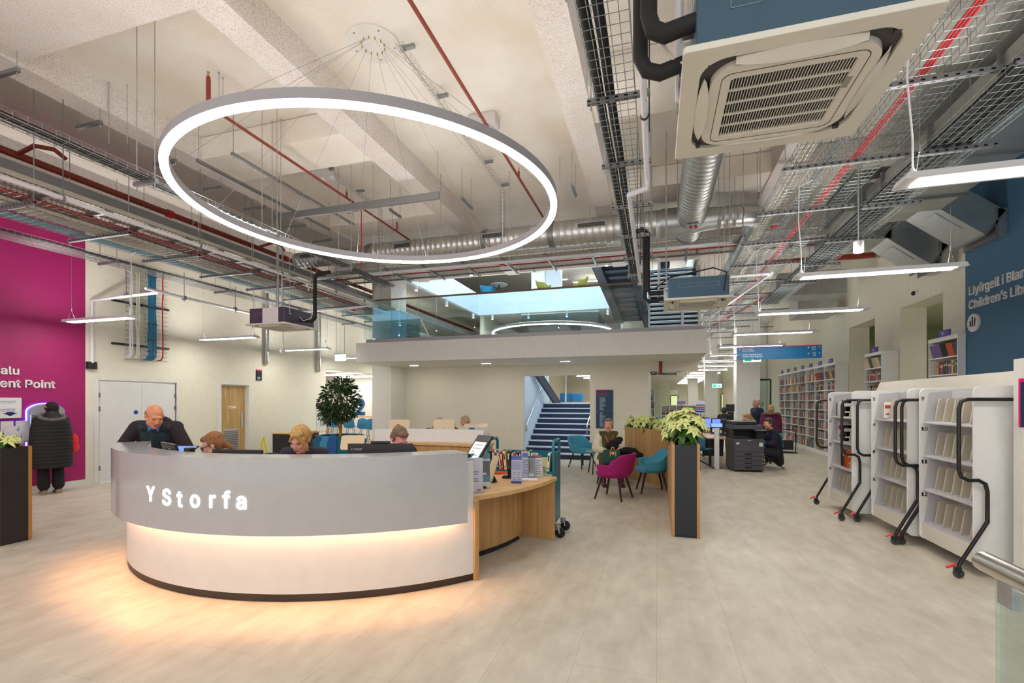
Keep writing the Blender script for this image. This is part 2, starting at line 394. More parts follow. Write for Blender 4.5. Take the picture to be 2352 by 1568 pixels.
# right side
struct(MB().box((BW,-2.5,0),(BW+.25,10.05,5.8)), 'wall_right_near', BLUEW)
wr = MB()
segs = [(10.05,11.2,0,5.8),(11.2,12.9,3.75,5.8),(12.9,14.2,0,5.8),(14.2,15.9,3.75,5.8),(15.9,48,0,5.8),(11.2,12.9,0,1.0),(14.2,15.9,0,1.0)]
for a,b,z0,z1 in segs: wr.box((RW,a,z0),(RW+.5,b,z1))
struct(wr, 'wall_right', CREAM)
GREEN = mat('pale_green_wall', (.58,.68,.42), .8)
struct(MB().box((8.6,9.5,0),(8.8,18,5)), 'wall_outer', GREEN)
struct(MB().box((5.77,17.9,0),(8.6,18.1,5)).box((5.77,9.4,0),(8.6,9.6,5)), 'wall_outer_ends', GREEN)
struct(MB().box((5.77,9.4,3.9),(8.8,18,4.1)), 'ceiling_outer', mat('outer_ceiling',(.75,.76,.62),.8))
t = thing('ceiling_light', 'slim lit tube seen through the nearer opening in the right wall', 'light', (7.0,12.2,3.4))
MB().box((-.05,-.9,0),(.05,.9,.05)).build('housing', LIGHTW, t); MB().box((-.04,-.88,-.012),(.04,.88,0)).build('diffuser', LED, t)
MB().tube([(0,-.7,.05),(0,-.7,.5)],.004,4).tube([(0,.7,.05),(0,.7,.5)],.004,4).build('cable', WIRE, t)
# rear wall under the mezzanine, Y 13.5
RY = 13.5
XS0, XS1 = at(1202,900,Y=RY).x, at(1355,900,Y=RY).x
XO = at(1489,900,Y=RY).x
b = MB().box((-7.6,RY,0),(XS0,RY+.15,2.72)).box((XS0,RY,2.40),(XS1,RY+.15,2.72)).box((XS1,RY,0),(XO,RY+.15,2.72)).box((XO,RY,2.466),(1.05,RY+.15,2.72))
struct(b, 'wall_rear', CREAM)
struct(MB().box((-8.2,12.6,0),(-7.56,RY+.15,2.72)).box((-8.2,12.6,3.3),(-7.56,13.5,5.75)), 'wall_pier', WHITE)
# mezzanine
struct(MB().box((-7.79,11.2,2.71),(1.05,RY+.16,3.23)), 'ceiling_mezzanine', WHITE)
UPG = mat('upstand_grey', (.42,.41,.45), .35)
struct(MB().box((-7.63,11.42,3.23),(.98,11.62,3.35)), 'trim_30', UPG)
for i,(px,py) in enumerate(((951,838),(1117,833),(1206,829),(1298,828))):
    p = at(px,py,z=2.71)
    t = thing('recessed_light', ['slim recessed downlight in mezzanine soffit nearest the white pier','lit slot downlight in mezzanine soffit, second from the pier','small dim slot downlight in mezzanine soffit before the stairs','lit slot downlight in mezzanine soffit over the stair opening'][i], 'light', (p.x,p.y,2.69), 0, 'downlights in the mezzanine soffit')
    MB().box((-.14,-.035,0),(.14,.035,.019)).build('frame', LIGHTW, t)
    MB().box((-.125,-.022,-.003),(.125,.022,0)).build('diffuser', mat('downlight_diffuser',(1,1,1),.5,emit=90,ecol=(1,.94,.82)) if i != 2 else LIGHTW, t)
# atrium: bulkheads, upper balcony
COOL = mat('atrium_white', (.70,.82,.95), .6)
struct(MB().box((-7.56,RY,5.44),(1.05,RY+.12,6.0)), 'trim_31', WHITE)
struct(MB().box((1.0,RY,5.49),(1.12,20,6.42)), 'trim_32', WHITE)
u = MB().box((-7.7,13.5,5.49),(-7.56,20.0,6.42)).box((-7.7,20,5.49),(1.12,20.14,6.42))
struct(u, 'trim_33', COOL)
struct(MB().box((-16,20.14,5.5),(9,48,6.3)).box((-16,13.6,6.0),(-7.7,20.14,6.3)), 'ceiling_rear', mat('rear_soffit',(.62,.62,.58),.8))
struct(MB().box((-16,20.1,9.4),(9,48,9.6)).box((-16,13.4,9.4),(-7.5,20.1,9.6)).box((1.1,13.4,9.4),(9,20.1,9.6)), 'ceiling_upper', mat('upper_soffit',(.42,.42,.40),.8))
struct(MB().box((-16,34,6.3),(9,34.2,9.4)), 'wall_upper', CREAM)
struct(MB().box((-16,13.4,6.0),(-15.8,48,9.4)), 'wall_upper_left', CREAM)
struct(MB().box((5.3,13.4,5.8),(5.5,48,9.4)), 'wall_upper_right', CREAM)
# far end walls of the ground floor
struct(MB().box((-10.8,44,0),(5.3,44.2,5.8)), 'wall_far', CREAM)
struct(MB().box((-7.6,RY+.15,0),(-7.45,20,2.7)), 'wall_stair_side', WHITE)
# stairs and landing
NAVYS = mat('navy_stair_riser', srgb('1D2A48'), .6)
NOSE = mat('stair_nosing', (.62,.72,.85), .4)
ns, rise, go = 10, .16, .28
st = MB()
for k in range(ns): st.box((XS0+.02,RY+.06+k*go,0),(XS1+.35,RY+.06+ns*go,rise*(k+1)-.03))
struct(st, 'floor_stairs', NAVYS)
st = MB()
for k in range(ns): st.box((XS0+.02,RY+.03+k*go,rise*(k+1)-.03),(XS1+.35,RY+.06+k*go+go,rise*(k+1)))
struct(st, 'trim_34', NOSE)
struct(MB().box((-7.4,RY+.06+ns*go,1.45),(-1.45,41,1.6)), 'floor_landing', FLOOR)
struct(MB().box((-7.4,41,0),(-1.35,41.15,5.5)).box((-7.6,20.2,0),(-7.42,41,5.5)), 'wall_landing', CREAM)
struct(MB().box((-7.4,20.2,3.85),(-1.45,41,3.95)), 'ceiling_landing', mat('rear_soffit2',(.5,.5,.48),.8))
struct(MB().box((XS0-.12,RY+.16,0),(XS0,17,3.2)), 'wall_stair_left', COOL)
struct(MB().box((XS1+.36,RY+.16,0),(XS1+.45,20,2.7)).box((XS1+.36,20.5,0),(XS1+.45,41,5.5)), 'wall_stair_right', WHITE)
struct(MB().box((XO-.12,RY+.16,0),(XO,20,2.7)), 'wall_hall_left', WHITE)
# columns in the far hall
for k,(x,y,w_,h) in enumerate(((2.72,18.6,.76,5.8),(2.35,26,.6,5.8),(1.95,33,.6,5.8),(4.55,26.5,.7,5.8))):
    struct(MB().box((x,y,0),(x+w_,y+.7,h)), 'wall_column_%s' % ['near','mid','far','side'][k], WHITE)
# ================================================================== CEILING SERVICES
def perf_mat():
    m = bpy.data.materials.new('perforated_steel'); m.use_nodes = True; nt = m.node_tree; b = nt.nodes['Principled BSDF']
    tc = nt.nodes.new('ShaderNodeTexCoord'); mp = nt.nodes.new('ShaderNodeMapping'); nt.links.new(tc.outputs['Object'], mp.inputs[0])
    br = nt.nodes.new('ShaderNodeTexBrick'); br.inputs['Scale'].default_value = 1; br.inputs['Brick Width'].default_value = .06; br.inputs['Row Height'].default_value = .06
    br.inputs['Mortar Size'].default_value = .018; br.inputs['Mortar Smooth'].default_value = .05
    br.inputs['Color1'].default_value = (.03,.03,.03,1); br.inputs['Color2'].default_value = (.03,.03,.03,1); br.inputs['Mortar'].default_value = (.60,.56,.48,1)
    mp.inputs['Rotation'].default_value = (0,0,PI/2)
    nt.links.new(mp.outputs[0], br.inputs['Vector']); nt.links.new(br.outputs['Color'], b.inputs['Base Color']); b.inputs['Roughness'].default_value = .5; b.inputs['Metallic'].default_value = .3
    return m
PERF = perf_mat()
def trapeze(a, b, z, label, top=5.75, slots=True, th=.041, group=None, rods=True, ends=True):
    """channel strut from a to b (xy) at height z hung on two threaded rods"""
    a = Vector((a[0],a[1],0)); b = Vector((b[0],b[1],0)); d = b-a; L = d.length; ang = math.atan2(d.y,d.x); m = (a+b)/2
    t = thing('strut_hanger', label, 'hanger', (m.x,m.y,z), ang, group)
    s = MB().box((-L/2,-.0205,-th/2),(L/2,.0205,th/2)); s.build('channel', STRUTS if slots else STRUT, t)
    if rods:
        for q in (-L/2+.03, L/2-.03):
            r = MB().tube([(q,0,-.07),(q,0,top-z)],.0055,6); r.box((q-.018,-.018,th/2),(q+.018,.018,th/2+.008)); r.build('threaded_rod', STEEL, t)
    return t
def basket(x0,x1,z,h,y0,y1,label,axis='Y',pitch=.1,lanes=None,top=None,r=.003,name='cable_basket',m=None):
    t = thing(name, label, 'cable tray', ((x0+x1)/2,(y0+y1)/2,z) if axis=='Y' else ((y0+y1)/2,(x0+x1)/2,z))
    mb = MB(); n = max(2, round((x1-x0)/.05)) if lanes is None else lanes
    def P(x,y,zz): return (x,y,zz) if axis=='Y' else (y,x,zz)
    for i in range(n+1):
        x = x0+(x1-x0)*i/n; mb.tube([P(x,y0,z),P(x,y1,z)],r,4,False)
    for x in (x0,x1):
        for q in ((h/2,h) if h > .06 else (h,)): mb.tube([P(x,y0,z+q),P(x,y1,z+q)],r,4,False)
    k = int((y1-y0)/pitch)
    for i in range(k+1):
        y = y0+i*pitch; mb.tube([P(x0,y,z+h),P(x0,y,z),P(x1,y,z),P(x1,y,z+h)],r,4,False)
    mb.build('wire_mesh', m or WIRE, t, world=True); return t
def run(name, pts, r, m, label, cat, n=8, group=None, kind=None):
    return single(MB().tube(pts,r,n), name, m, label, cat, group, kind, smooth=True)
def bundle(name, label, pts, m, cnt, r, wid, kindcat='cable', seed=1, h=.02, across='X'):
    """a loom of cables lying side by side: one object"""
    rr = random.Random(seed); mb = MB()
    for i in range(cnt):
        o = (i/(max(cnt-1,1))-.5)*wid; dz = rr.random()*h; q = []
        for p in pts:
            j = (rr.random()-.5)*wid*.12
            q.append((p[0]+(o+j if across=='X' else 0), p[1]+(o+j if across=='Y' else 0), p[2]+dz))
        mb.tube(q, r, 5)
    return single(mb, name, m, label, kindcat, smooth=True)
def ypts(x,z,y0,y1,n=12): return [(x,y0+(y1-y0)*i/n,z) for i in range(n+1)]
# ---- left hand side
basket(-5.3,-5.1,4.0,.06,.8,8.7,'narrow wire cable tray of black cables hanging left of the light ring, nearest the ring')
bundle('black_cable_loom','black cables lying in the narrow wire tray left of the light ring',ypts(-5.2,4.01,.8,8.7),BLACK,6,.008,.15)
for i,y in enumerate((.6,2.05,3.75,5.45,7.15,8.5)):
    trapeze((-5.36,y),(-5.04,y),3.975,'short strut hanger under the narrow tray left of the light ring, %s from the front' % ORD[i],slots=False)
basket(-7.84,-7.66,4.25,.06,.8,12.5,'wire cable tray carrying red fire cables on the left services run')
bundle('red_cable_loom','bunch of red fire cables in the left services run',ypts(-7.75,4.26,.8,12.5,20),REDC,5,.012,.09,h=.03)
basket(-8.34,-7.96,4.22,.06,.8,12.5,'wide wire cable tray filled with cream cables on the left services run')
bundle('cream_cable_loom','layer of cream cables in the wide wire tray at left',ypts(-8.15,4.235,.8,12.5,20),WCAB,20,.013,.34,seed=4,h=.03)
basket(-8.85,-8.5,4.25,.06,.8,26,'wire cable tray carrying the pale blue data cables at left')
bundle('blue_cable_loom','layer of pale blue data cables in the left wire tray',ypts(-8.7,4.262,.8,26,30),mat('pale_blue_cable',(.20,.44,.55),.5),12,.010,.22,seed=5,h=.02)
basket(-10.0,-9.55,4.25,.06,.8,20,'dark wire cable tray running closest to the left wall',pitch=.1,r=.003,m=DSTEEL)
bundle('black_cable_loom','black cables in the dark wire tray closest to the left wall',ypts(-9.63,4.262,.8,20,24),BLACK,5,.012,.12,seed=6)
pt = thing('perforated_cable_tray','wide perforated steel cable tray with raised edges above the left services run','cable tray',(-7.75,8,4.33))
MB().box((-8.2,.5,4.33),(-7.35,12.5,4.335)).build('tray_bed',PERF,pt,world=True)
MB().box((-8.205,.5,4.33),(-8.20,12.5,4.39)).build('tray_edge',PERF,pt,world=True)
sm = MB().box((-7.355,.5,4.33),(-7.350,12.5,4.40)); sm.build('tray_edge',hexm('B0AA9C'),pt,world=True)
for i in range(14):
    y = 1.2+.6*i
    single(MB().box((-8.3,y-.02,4.285),(-7.30,y+.02,4.326)),'support_channel',STRUT,'dark cross channel under the perforated tray, %s from the front' % ORD[i],'support')
struct_d = single(MB().box((-9.15,.3,4.66),(-8.25,26,4.87)),'rectangular_duct',mat('duct_grey',(.30,.30,.30),.5,.4,noise=.1,scale=3),'long grey rectangular duct above the left services run','duct')
pp = thing('sprinkler_main','thick red-brown sprinkler main above the long grey duct at left','pipe',(-9.0,8,5.25))
MB().tube([(-8.95,.3,5.25),(-8.95,26,5.25)],.055,12).build('pipe',REDP,pp,True,True)
for y in (6.9,12.0,9.9):
    MB().tube([(-8.95,y-.05,5.25),(-8.95,y+.05,5.25)],.075,12).build('coupling',REDC,pp,True,True)
for y in (4.1,7.35,10.6):
    MB().tube([(-8.95,y,5.3),(-8.95,y,5.75)],.006,6).tube([(-8.95,y-.015,5.25),(-8.95,y+.015,5.25)],.066,12).build('pipe_hanger',STEEL,pp,True,True)
MB().tube([(-8.95,4.6,5.25),(-8.55,4.6,5.32),(-8.4,4.75,5.32),(-8.4,4.9,5.25)],.03,8).build('branch',REDP,pp,True,True)
MB().tube([(-8.95,9.0,5.25),(-8.5,9.0,5.32),(-8.4,9.15,5.3),(-8.4,9.25,5.2)],.03,8).build('branch',REDP,pp,True,True)
for i in range(12):
    y = 1.8+1.15*i
    trapeze((-8.95,y),(-7.60,y),4.195,'long strut hanger under the left services run, %s from the front' % ORD[i])
for i,y in enumerate((3.9,6.35,8.8,11.2,13.6)):
    trapeze((-10.0,y),(-9.5,y),4.22,'short strut hanger under the dark tray near the left wall, %s from the front' % ORD[i],slots=False)
# white condensate pipes
w1 = thing('drain_pipe','long white plastic pipe crossing under the left services run','pipe',(-7,6,4.15))
MB().tube([(-7.0,.6,4.17),(-7.0,10.8,4.12)],.028,12).build('pipe',WPVC,w1,True,True)
MB().tube([(-7.0,10.72,4.12),(-7.0,10.95,4.12)],.036,12).build('end_cap',WPVC,w1,True,True)
for y in (1.9,4.05,5.9,7.65,9.3,10.4):
    MB().tube([(-7.0,y-.012,4.15),(-7.0,y+.012,4.15)],.036,10).tube([(-7.0,y,4.05),(-7.0,y,5.75)],.0055,6).build('pipe_clip',BLACKM if y<0 else DSTEEL,w1,True,True)
w2 = thing('drain_pipe','white plastic pipe running along the wall to the left air unit','pipe',(-8.95,7,3.7))
MB().tube([(-7.0,10.76,4.12),(-9.6,10.76,4.06)],.026,10).build('branch',WPVC,w2,True,True)
MB().tube([(-8.95,6.45,3.72),(-8.95,8.85,3.68),(-8.0,8.85,3.64)],.026,10).tube([(-8.95,6.7,3.70),(-10.74,6.7,3.66),(-10.74,6.7,2.42)],.03,10).build('pipe',WPVC,w2,True,True)
MB().tube([(-7.5,9.0,4.14),(-7.5,9.0,4.32),(-7.5,8.2,4.32),(-7.5,8.2,3.42)],.016,8).build('riser',WPVC,w2,True,True)
for x,y in ((-8.95,7.2),(-8.95,8.4),(-9.8,6.7)):
    MB().tube([(x,y,3.62),(x,y,4.2)],.006,6).box((x-.035,y-.02,3.66),(x+.035,y+.02,3.74)).build('pipe_clip',DSTEEL,w2,world=True)
MB().box((-10.79,6.62,2.30),(-10.72,6.78,2.44)).build('outlet_box',BLACKM,w2,world=True)
# vertical riser of cables on the left wall
vb = thing('wall_cable_ladder','wire basket of white, blue and red cables fixed upright on the left wall','cable tray',(-10.78,7.7,2.6))
ZT = 4.55
for i,(ya,yb) in enumerate(((7.28,7.58),(7.66,7.80),(7.86,8.13))):
    mb = MB()
    for k in range(5):
        y = ya+(yb-ya)*k/4; mb.tube([(-10.68,y,2.55),(-10.68,y,ZT)],.003,4,False)
    z = 2.55
    while z < ZT: mb.tube([(-10.60,ya,z),(-10.68,ya,z),(-10.68,yb,z),(-10.60,yb,z)],.003,4,False); z += .1
    mb.build('wire_mesh',WIRE,vb,world=True)
for z in (2.86,3.75):
    MB().box((-10.79,7.08,z-.02),(-10.74,8.28,z+.02)).build('wall_channel',BLACKM,vb,world=True)
def vbun(y,wd,cnt,m,nm,r=.009,seed=3):
    rr = random.Random(seed); mb = MB()
    for i in range(cnt):
        o = (i/max(cnt-1,1)-.5)*wd
        mb.tube([(-10.64+rr.random()*.03,y+o+(rr.random()-.5)*.015,2.62+(ZT-2.62)*k/8) for k in range(9)]+[] ,r,6)
        mb.tube([(-10.63,y+o,2.66),(-10.66,y+o-.02,2.58),(-10.76,y+o-.04,2.56)],r,6)
    return mb.build(nm,m,vb,True,True)
vbun(7.36,.04,4,WPVC,'white_cable_bundle',.011); vbun(7.50,.07,7,WCAB,'cream_cable_bundle',.008,5)
b1 = vbun(7.80,.16,14,BLUEC,'blue_cable_bundle',.011,6); vbun(8.05,.01,1,REDC,'red_cable',.014,7)
for z in (2.75,3.0,3.35,3.7,4.1,4.4):
    MB().box((-10.66,7.71,z-.008),(-10.59,7.90,z+.008)).build('cable_tie',BLACK,b1,world=False).location = (-vb.location.x,-vb.location.y,-vb.location.z)
# foil-wrapped pipes lower on the left wall
FOIL = mat('foil_wrap',(.62,.64,.64),.25,1,noise=.25,scale=30)
for i,(px,y0,y1) in enumerate(((613,765,835),(733,750,852))):
    p = at(px,y1,X=-10.7); q = at(px,y0-60,X=-10.7)
    single(MB().tube([(p.x-.05,p.y,p.z),(p.x,p.y,p.z+.03),(q.x,p.y,q.z+.4)],.055,10),'foil_wrapped_pipe',FOIL,['foil-wrapped pipe on the left wall beyond the toilet door','foil-wrapped pipe on the left wall before the potted tree'][i],'pipe',smooth=True)
# sprinkler branches
def sprink(pts, label, drops, r=.021):
    t = thing('sprinkler_branch',label,'pipe',pts[0])
    MB().tube(pts,r,10).build('pipe',REDP,t,True,True)
    for x,y,z,up in drops:
        mb = MB().tube([(x,y,z),(x,y,z+up)],r*.8,8); mb.build('sprinkler_pipe_stub',REDP,t,True,True)
        MB().lathe([(.012,0),(.012,.03),(.005,.04),(.018,.05),(.018,.053)],10,c=(x,y,z+up)).build('sprinkler_head',mat('brass',(.55,.38,.12),.35,.9),t,True,True)
    return t
PX = -2.12
sprink([(PX,-1,5.25),(PX,9.1,5.25)],'thin red-brown sprinkler pipe running over the middle of the light ring',[(PX,7.4,5.25,.1),(PX,2.9,5.25,.05)])
sprink([(-5.15,4.45,5.2),(-5.2,9.9,5.2)],'thin red-brown sprinkler pipe over the left half of the light ring',[(-5.2,7.2,5.22,.1),(-5.2,8.9,5.2,.3)])
sprink([(-5.15,4.45,5.18),(-5.15,4.45,5.52)],'red-brown upright sprinkler stub beside the left top of the light ring',[(-5.15,4.45,5.52,.03)],.026)
sprink([(.1,13.2,2.71),(.1,13.2,2.35)],'short red-brown pipe dropping from the mezzanine soffit by the rear opening',[],.045)
sprink([(-9,11.55,4.95),(4.0,11.55,4.98)],'thin red-brown pipe crossing in front of the atrium bulkhead',[],.022)
sprink([(2.4,12.3,4.85),(4.55,12.3,4.85),(4.55,12.3,5.4)],'red-brown pipe with upturned end near the right wall',[],.06)
for i,x in enumerate((3.9,)):
    sprink([(x,12.3,4.85),(x,12.3,5.6)],'red-brown riser beside the steel ducts at right',[],.035)
    sprink([(3.6,12.35,4.7),(1.9,18,4.3)],'slanting red-brown pipe over the far library hall',[],.04)
# unistruts high under the slab
for i,(x,y0,y1) in enumerate(((-6.47,5.4,8.4),(-5.82,5.4,8.3))):
    trapeze((x,y0),(x,y1),5.2,['long ceiling channel left of the sprinkler pipe, further from the ring','long ceiling channel running above the light ring centre'][i],slots=False)
trapeze((-6.7,7.15),(-3.4,7.15),5.02,'longest dark double channel hung crosswise behind the light ring',th=.12,slots=False)
for i,(px,py,L,ax) in enumerate(((205,287,.45,'X'),(380,373,.45,'X'),(490,433,.4,'X'),(585,478,.5,'X'),(678,520,.5,'X'),(740,553,.5,'X'),(1072,467,.5,'Y'),(1318,437,.45,'Y'),(908,490,.4,'Y'),(15,168,.4,'X'))):
    p = at(px,py,z=5.2); d = (L/2,0) if ax=='X' else (0,L/2)
    trapeze((p.x-d[0],p.y-d[1]),(p.x+d[0],p.y+d[1]),5.2,'short dark channel under the ceiling, %s' % ('left of the ring, nearest the top edge','just outside the left rim of the ring','inside the ring at its left','inside the ring at centre left','above the front rim of the ring at left','above the front rim of the ring before the duct','inside the ring at right, slanting','right of the light ring, slanting','inside the ring beside the hanging sprinkler drop','at the left edge of the photo')[i],slots=False,top=5.75)
# loose threaded rods
rods = [(250,190,330),(292,195,330),(625,278,560),(645,274,560),(477,168,245),(503,166,240),(512,178,238),(857,380,600),(980,470,600),(1012,402,600),(1170,395,620),(1286,360,560),(1688,360,520),(1712,400,600),(1651,360,640),(1850,375,560),(1740,350,470)]
for i,(px,y0,y1) in enumerate(rods):
    p = at(px,y0,z=5.74); r_ = ray(px,y1); k = p.y/r_.y; zb = max(r_.z*k+CAM_H, 3.9)
    single(MB().tube([(p.x,p.y,zb),(p.x,p.y,5.75)],.005,6).ball((p.x,p.y,5.73),.012,n=6,m=4),'threaded_rod',STEEL,'bare threaded rod hanging from the ceiling, %s from the left' % ORD[i] if i < 20 else '','rod',group='loose threaded rods under the ceiling')
# narrow trays fixed to the slab, feeding the ring
def slabtray(x,y0,y1,zd,label):
    t = basket(x-.04,x+.04,5.62,.04,y0,y1,label,pitch=.1,lanes=2,r=.002)
    mb = MB()
    for a in (-.04,.04):
        for b_ in (-.02,.02): mb.tube([(x+a,y1+b_,5.6),(x+a,y1+b_,zd)],.002,4,False)
    z = zd
    while z < 5.6: mb.tube([(x-.04,y1-.02,z),(x+.04,y1-.02,z),(x+.04,y1+.02,z),(x-.04,y1+.02,z),(x-.04,y1-.02,z)],.002,4,False); z += .08
    mb.build('wire_drop',WIRE,t,world=True)
    MB().tube([(x,y0,5.63),(x,y1-.1,5.63),(x,y1,5.5),(x,y1,zd-.05)],.008,6).build('white_cable',WCAB,t,True,True)
    y = y0+.1
    while y < y1:
        MB().box((x-.02,y-.02,5.64),(x+.14,y+.02,5.68)).build('bracket',STRUT,t,world=True); y += .9
slabtray(-2.75,4.75,8.5,4.5,'narrow wire tray on the slab from the round ceiling plate down to the duct')
slabtray(-5.46,6.9,8.7,4.3,'narrow wire tray on the slab beside the left emergency spotlights')
for i,(px,py) in enumerate(((735,400),(1113,292))):
    p = at(px,py,z=5.6)
    t = thing('emergency_spotlight',['grey twin-spot emergency box on ceiling inside the ring at left','grey twin-spot emergency box on ceiling beside the sprinkler pipe'][i],'emergency light',(p.x,p.y,5.6))
    MB().box((-.2,-.12,0),(.2,.12,.15)).build('housing',mat('box_grey',(.62,.60,.58),.5),t,bevel=.015)
    for s_ in (-1,1): MB().lathe([(.03,0),(.045,.06),(.045,.07)],14,Matrix.Rotation(PI,4,'X'),(s_*.1+.05,.14,.02)).build('spot_head',LIGHTW,t,True)
# smoke detectors and beacons
def detector(p,label):
    t = thing('smoke_detector',label,'detector',p)
    MB().lathe([(.03,-.06),(.05,-.045),(.055,-.01),(.055,0)],20).build('body',LIGHTW,t,True)
    MB().lathe([(.052,-.032),(.056,-.03),(.056,-.024),(.052,-.022)],20).build('vent_ring',BLACKM,t,True)
p = at(805,489,Y=8.2); detector(p,'white smoke detector hanging inside the ring at left'); run('red_conduit',[(p.x+.05,p.y,p.z+.03),(p.x+.25,p.y,p.z+.02),(p.x+.25,p.y,p.z-1.2)],.008,REDC,'thin red conduit dropping beside the white smoke detector','conduit')
def beacon(px,py,Y,label):
    p = at(px,py,Y=Y); t = thing('fire_beacon',label,'fire beacon',p)
    MB().lathe([(.0,-.035),(.06,-.03),(.065,0),(.065,.01)],20).build('red_dome',REDC,t,True)
    MB().lathe([(.07,.01),(.07,.03),(.05,.04)],20).build('base',LIGHTW,t,True)
beacon(320,563,6.6,'red beacon under the left wire trays near the pendant cable')
beacon(1780,520,9.2,'red beacon under the right services run')
beacon(1153,607,10.4,'red beacon under the crosswise wire trays before the atrium')
beacon(812,712,11.0,'red beacon at left of the mezzanine glass')
# ---- crosswise run before the atrium (along X)
for j,(yy,w_,lab) in enumerate(((10.25,.35,'crosswise wire tray before the atrium, nearer one'),(10.9,.4,'crosswise wire tray before the atrium, farther one'))):
    basket(yy,yy+w_,4.88,.06,-9.0,4.6,lab,axis='X',pitch=.1)
bundle('white_cable_loom','white cables in the crosswise trays before the atrium',[(-9+13*i/20,10.55,4.9) for i in range(21)],WCAB,18,.013,.5,seed=8,across='Y')
bundle('red_cable_loom','red cables in the crosswise trays before the atrium',[(-9+13*i/20,10.95,4.9) for i in range(21)],REDC,2,.011,.05,seed=9,across='Y')
run('drain_pipe',[(-9.0,10.15,4.75),(1.4,10.15,4.75)],.035,WPVC,'white pipe running crosswise under the trays before the atrium','pipe',12)
for i in range(12):
    x = -8.2+i*.98; trapeze((x,10.1),(x,11.4),4.83,'strut hanger under the crosswise trays, %s from the left' % ORD[i],top=5.75)
# ---- round duct run along X
dt = thing('round_duct','long spiral-wound round steel duct running crosswise behind the light ring','duct',(-3.5,9.4,4.98))
def spiral(p0,p1,r,pitch,n=28,seam=.006):
    p0=Vector(p0);p1=Vector(p1);d=(p1-p0);L=d.length;q=d.to_track_quat('Z','Y').to_matrix().to_4x4();q.translation=p0
    prof=[];k=0
    while k*pitch < L:
        z=k*pitch;prof+=[(r,z),(r,min(z+pitch*.80,L)),(r+seam,min(z+pitch*.86,L)),(r+seam,min(z+pitch*.94,L))];k+=1
    prof.append((r,L)); return MB().lathe(prof,n,q)
YD,ZD = 9.4,4.98
spiral((-8.15,YD,ZD),(-6.2,YD,ZD),.175,.11).build('duct_section',DUCT,dt,True,True,auto=60)
spiral((-6.1,YD,ZD),(-3.45,YD,ZD),.20,.12).build('duct_section',DUCT,dt,True,True,auto=60)
spiral((-3.35,YD,ZD),(-2.05,YD,ZD),.225,.13).build('duct_section',DUCT,dt,True,True,auto=60)
spiral((-1.95,YD,ZD),(.1,YD,ZD),.245,.13).build('duct_section',DUCT,dt,True,True,auto=60)
spiral((1.0,YD,ZD),(1.45,YD,ZD),.19,.12).build('duct_section',DUCT,dt,True,True,auto=60)
for x,ra,rb in ((-6.2,.182,.205),(-3.45,.205,.232),(-2.05,.232,.252)):
    MB().lathe([(ra+.006,0),(ra+.02,.01),(rb+.012,.11),(rb+.004,.12)],28,Matrix.Rotation(PI/2,4,'Y'),(x-.01,YD,ZD)).build('reducer',DSTEEL,dt,True,True)
MB().lathe([(.26,0),(.26,.35),(.20,.8),(.195,.95)],28,Matrix.Rotation(PI/2,4,'Y'),(.08,YD,ZD)).build('junction',STEEL,dt,True,True)
MB().lathe([(.16,0),(.176,.02)],28,Matrix.Rotation(PI/2,4,'Y'),(-8.17,YD,ZD)).build('end_plate',DSTEEL,dt,True,True)
for k,(px,wd) in enumerate(((700,.42),(921,.42),(1131,.5),(1358,.55))):
    p = at(px,530,Y=YD-.25); rr = (.175,.20,.225,.245)[k]; zc = ZD+.03
    fr = MB().box((p.x-wd/2,YD-rr-.02,zc-.055),(p.x+wd/2,YD-rr+.06,zc+.055)).build('vent_frame',STEEL,dt,world=True)
    mb = MB().box((p.x-wd/2+.02,YD-rr-.024,zc-.04),(p.x+wd/2-.02,YD-rr-.02,zc+.04)); mb.build('vent_opening',BLACKM,dt,world=True)
    mb = MB(); q = p.x-wd/2+.03
    while q < p.x+wd/2-.02: mb.box((q,YD-rr-.028,zc-.04),(q+.004,YD-rr-.022,zc+.04)); q += .018
    mb.build('vent_bars',STRUT,dt,world=True)
pts = [(1.45,YD,ZD)]+[(1.45+.32*math.sin(a*PI/12),YD+.32*(1-math.cos(a*PI/12)),ZD-.0) for a in range(1,7)]+[(1.77,11.2,ZD-.1),(1.6,12.5,ZD-.35)]
MB().tube(pts,.18,24).build('elbow',DUCT,dt,True,True)
big = thing('round_duct','wide spiral-wound round steel duct coming forward beside the large air unit','duct',(.6,7,5.05))
spiral((.62,3.2,5.05),(.60,10.0,5.0),.25,.12,32,.007).build('duct_section',DUCT,big,True,True,auto=60)
MB().lathe([(.0,0),(.255,0),(.262,.02),(.262,.08)],32,Matrix.Rotation(-PI/2,4,'X').inverted(),(.60,10.02,5.0)).build('end_cap',DSTEEL,big,True,True)
MB().box((.5,8.9,4.735),(.72,9.2,4.75)).build('access_panel',STEEL,big,world=True)
for q in ((.58,9.0),(.66,9.0)): MB().lathe([(.02,0),(.025,.03)],12,None,(q[0],q[1],4.70)).build('red_cap',REDC,big,True,True)
for i,y in enumerate((5.0,7.0,8.6)):
    MB().tube([(.34,y,5.0),(.34,y,5.75)],.006,6).tube([(.88,y,5.0),(.88,y,5.75)],.006,6).build('hanger_rods',STEEL,big,world=True)
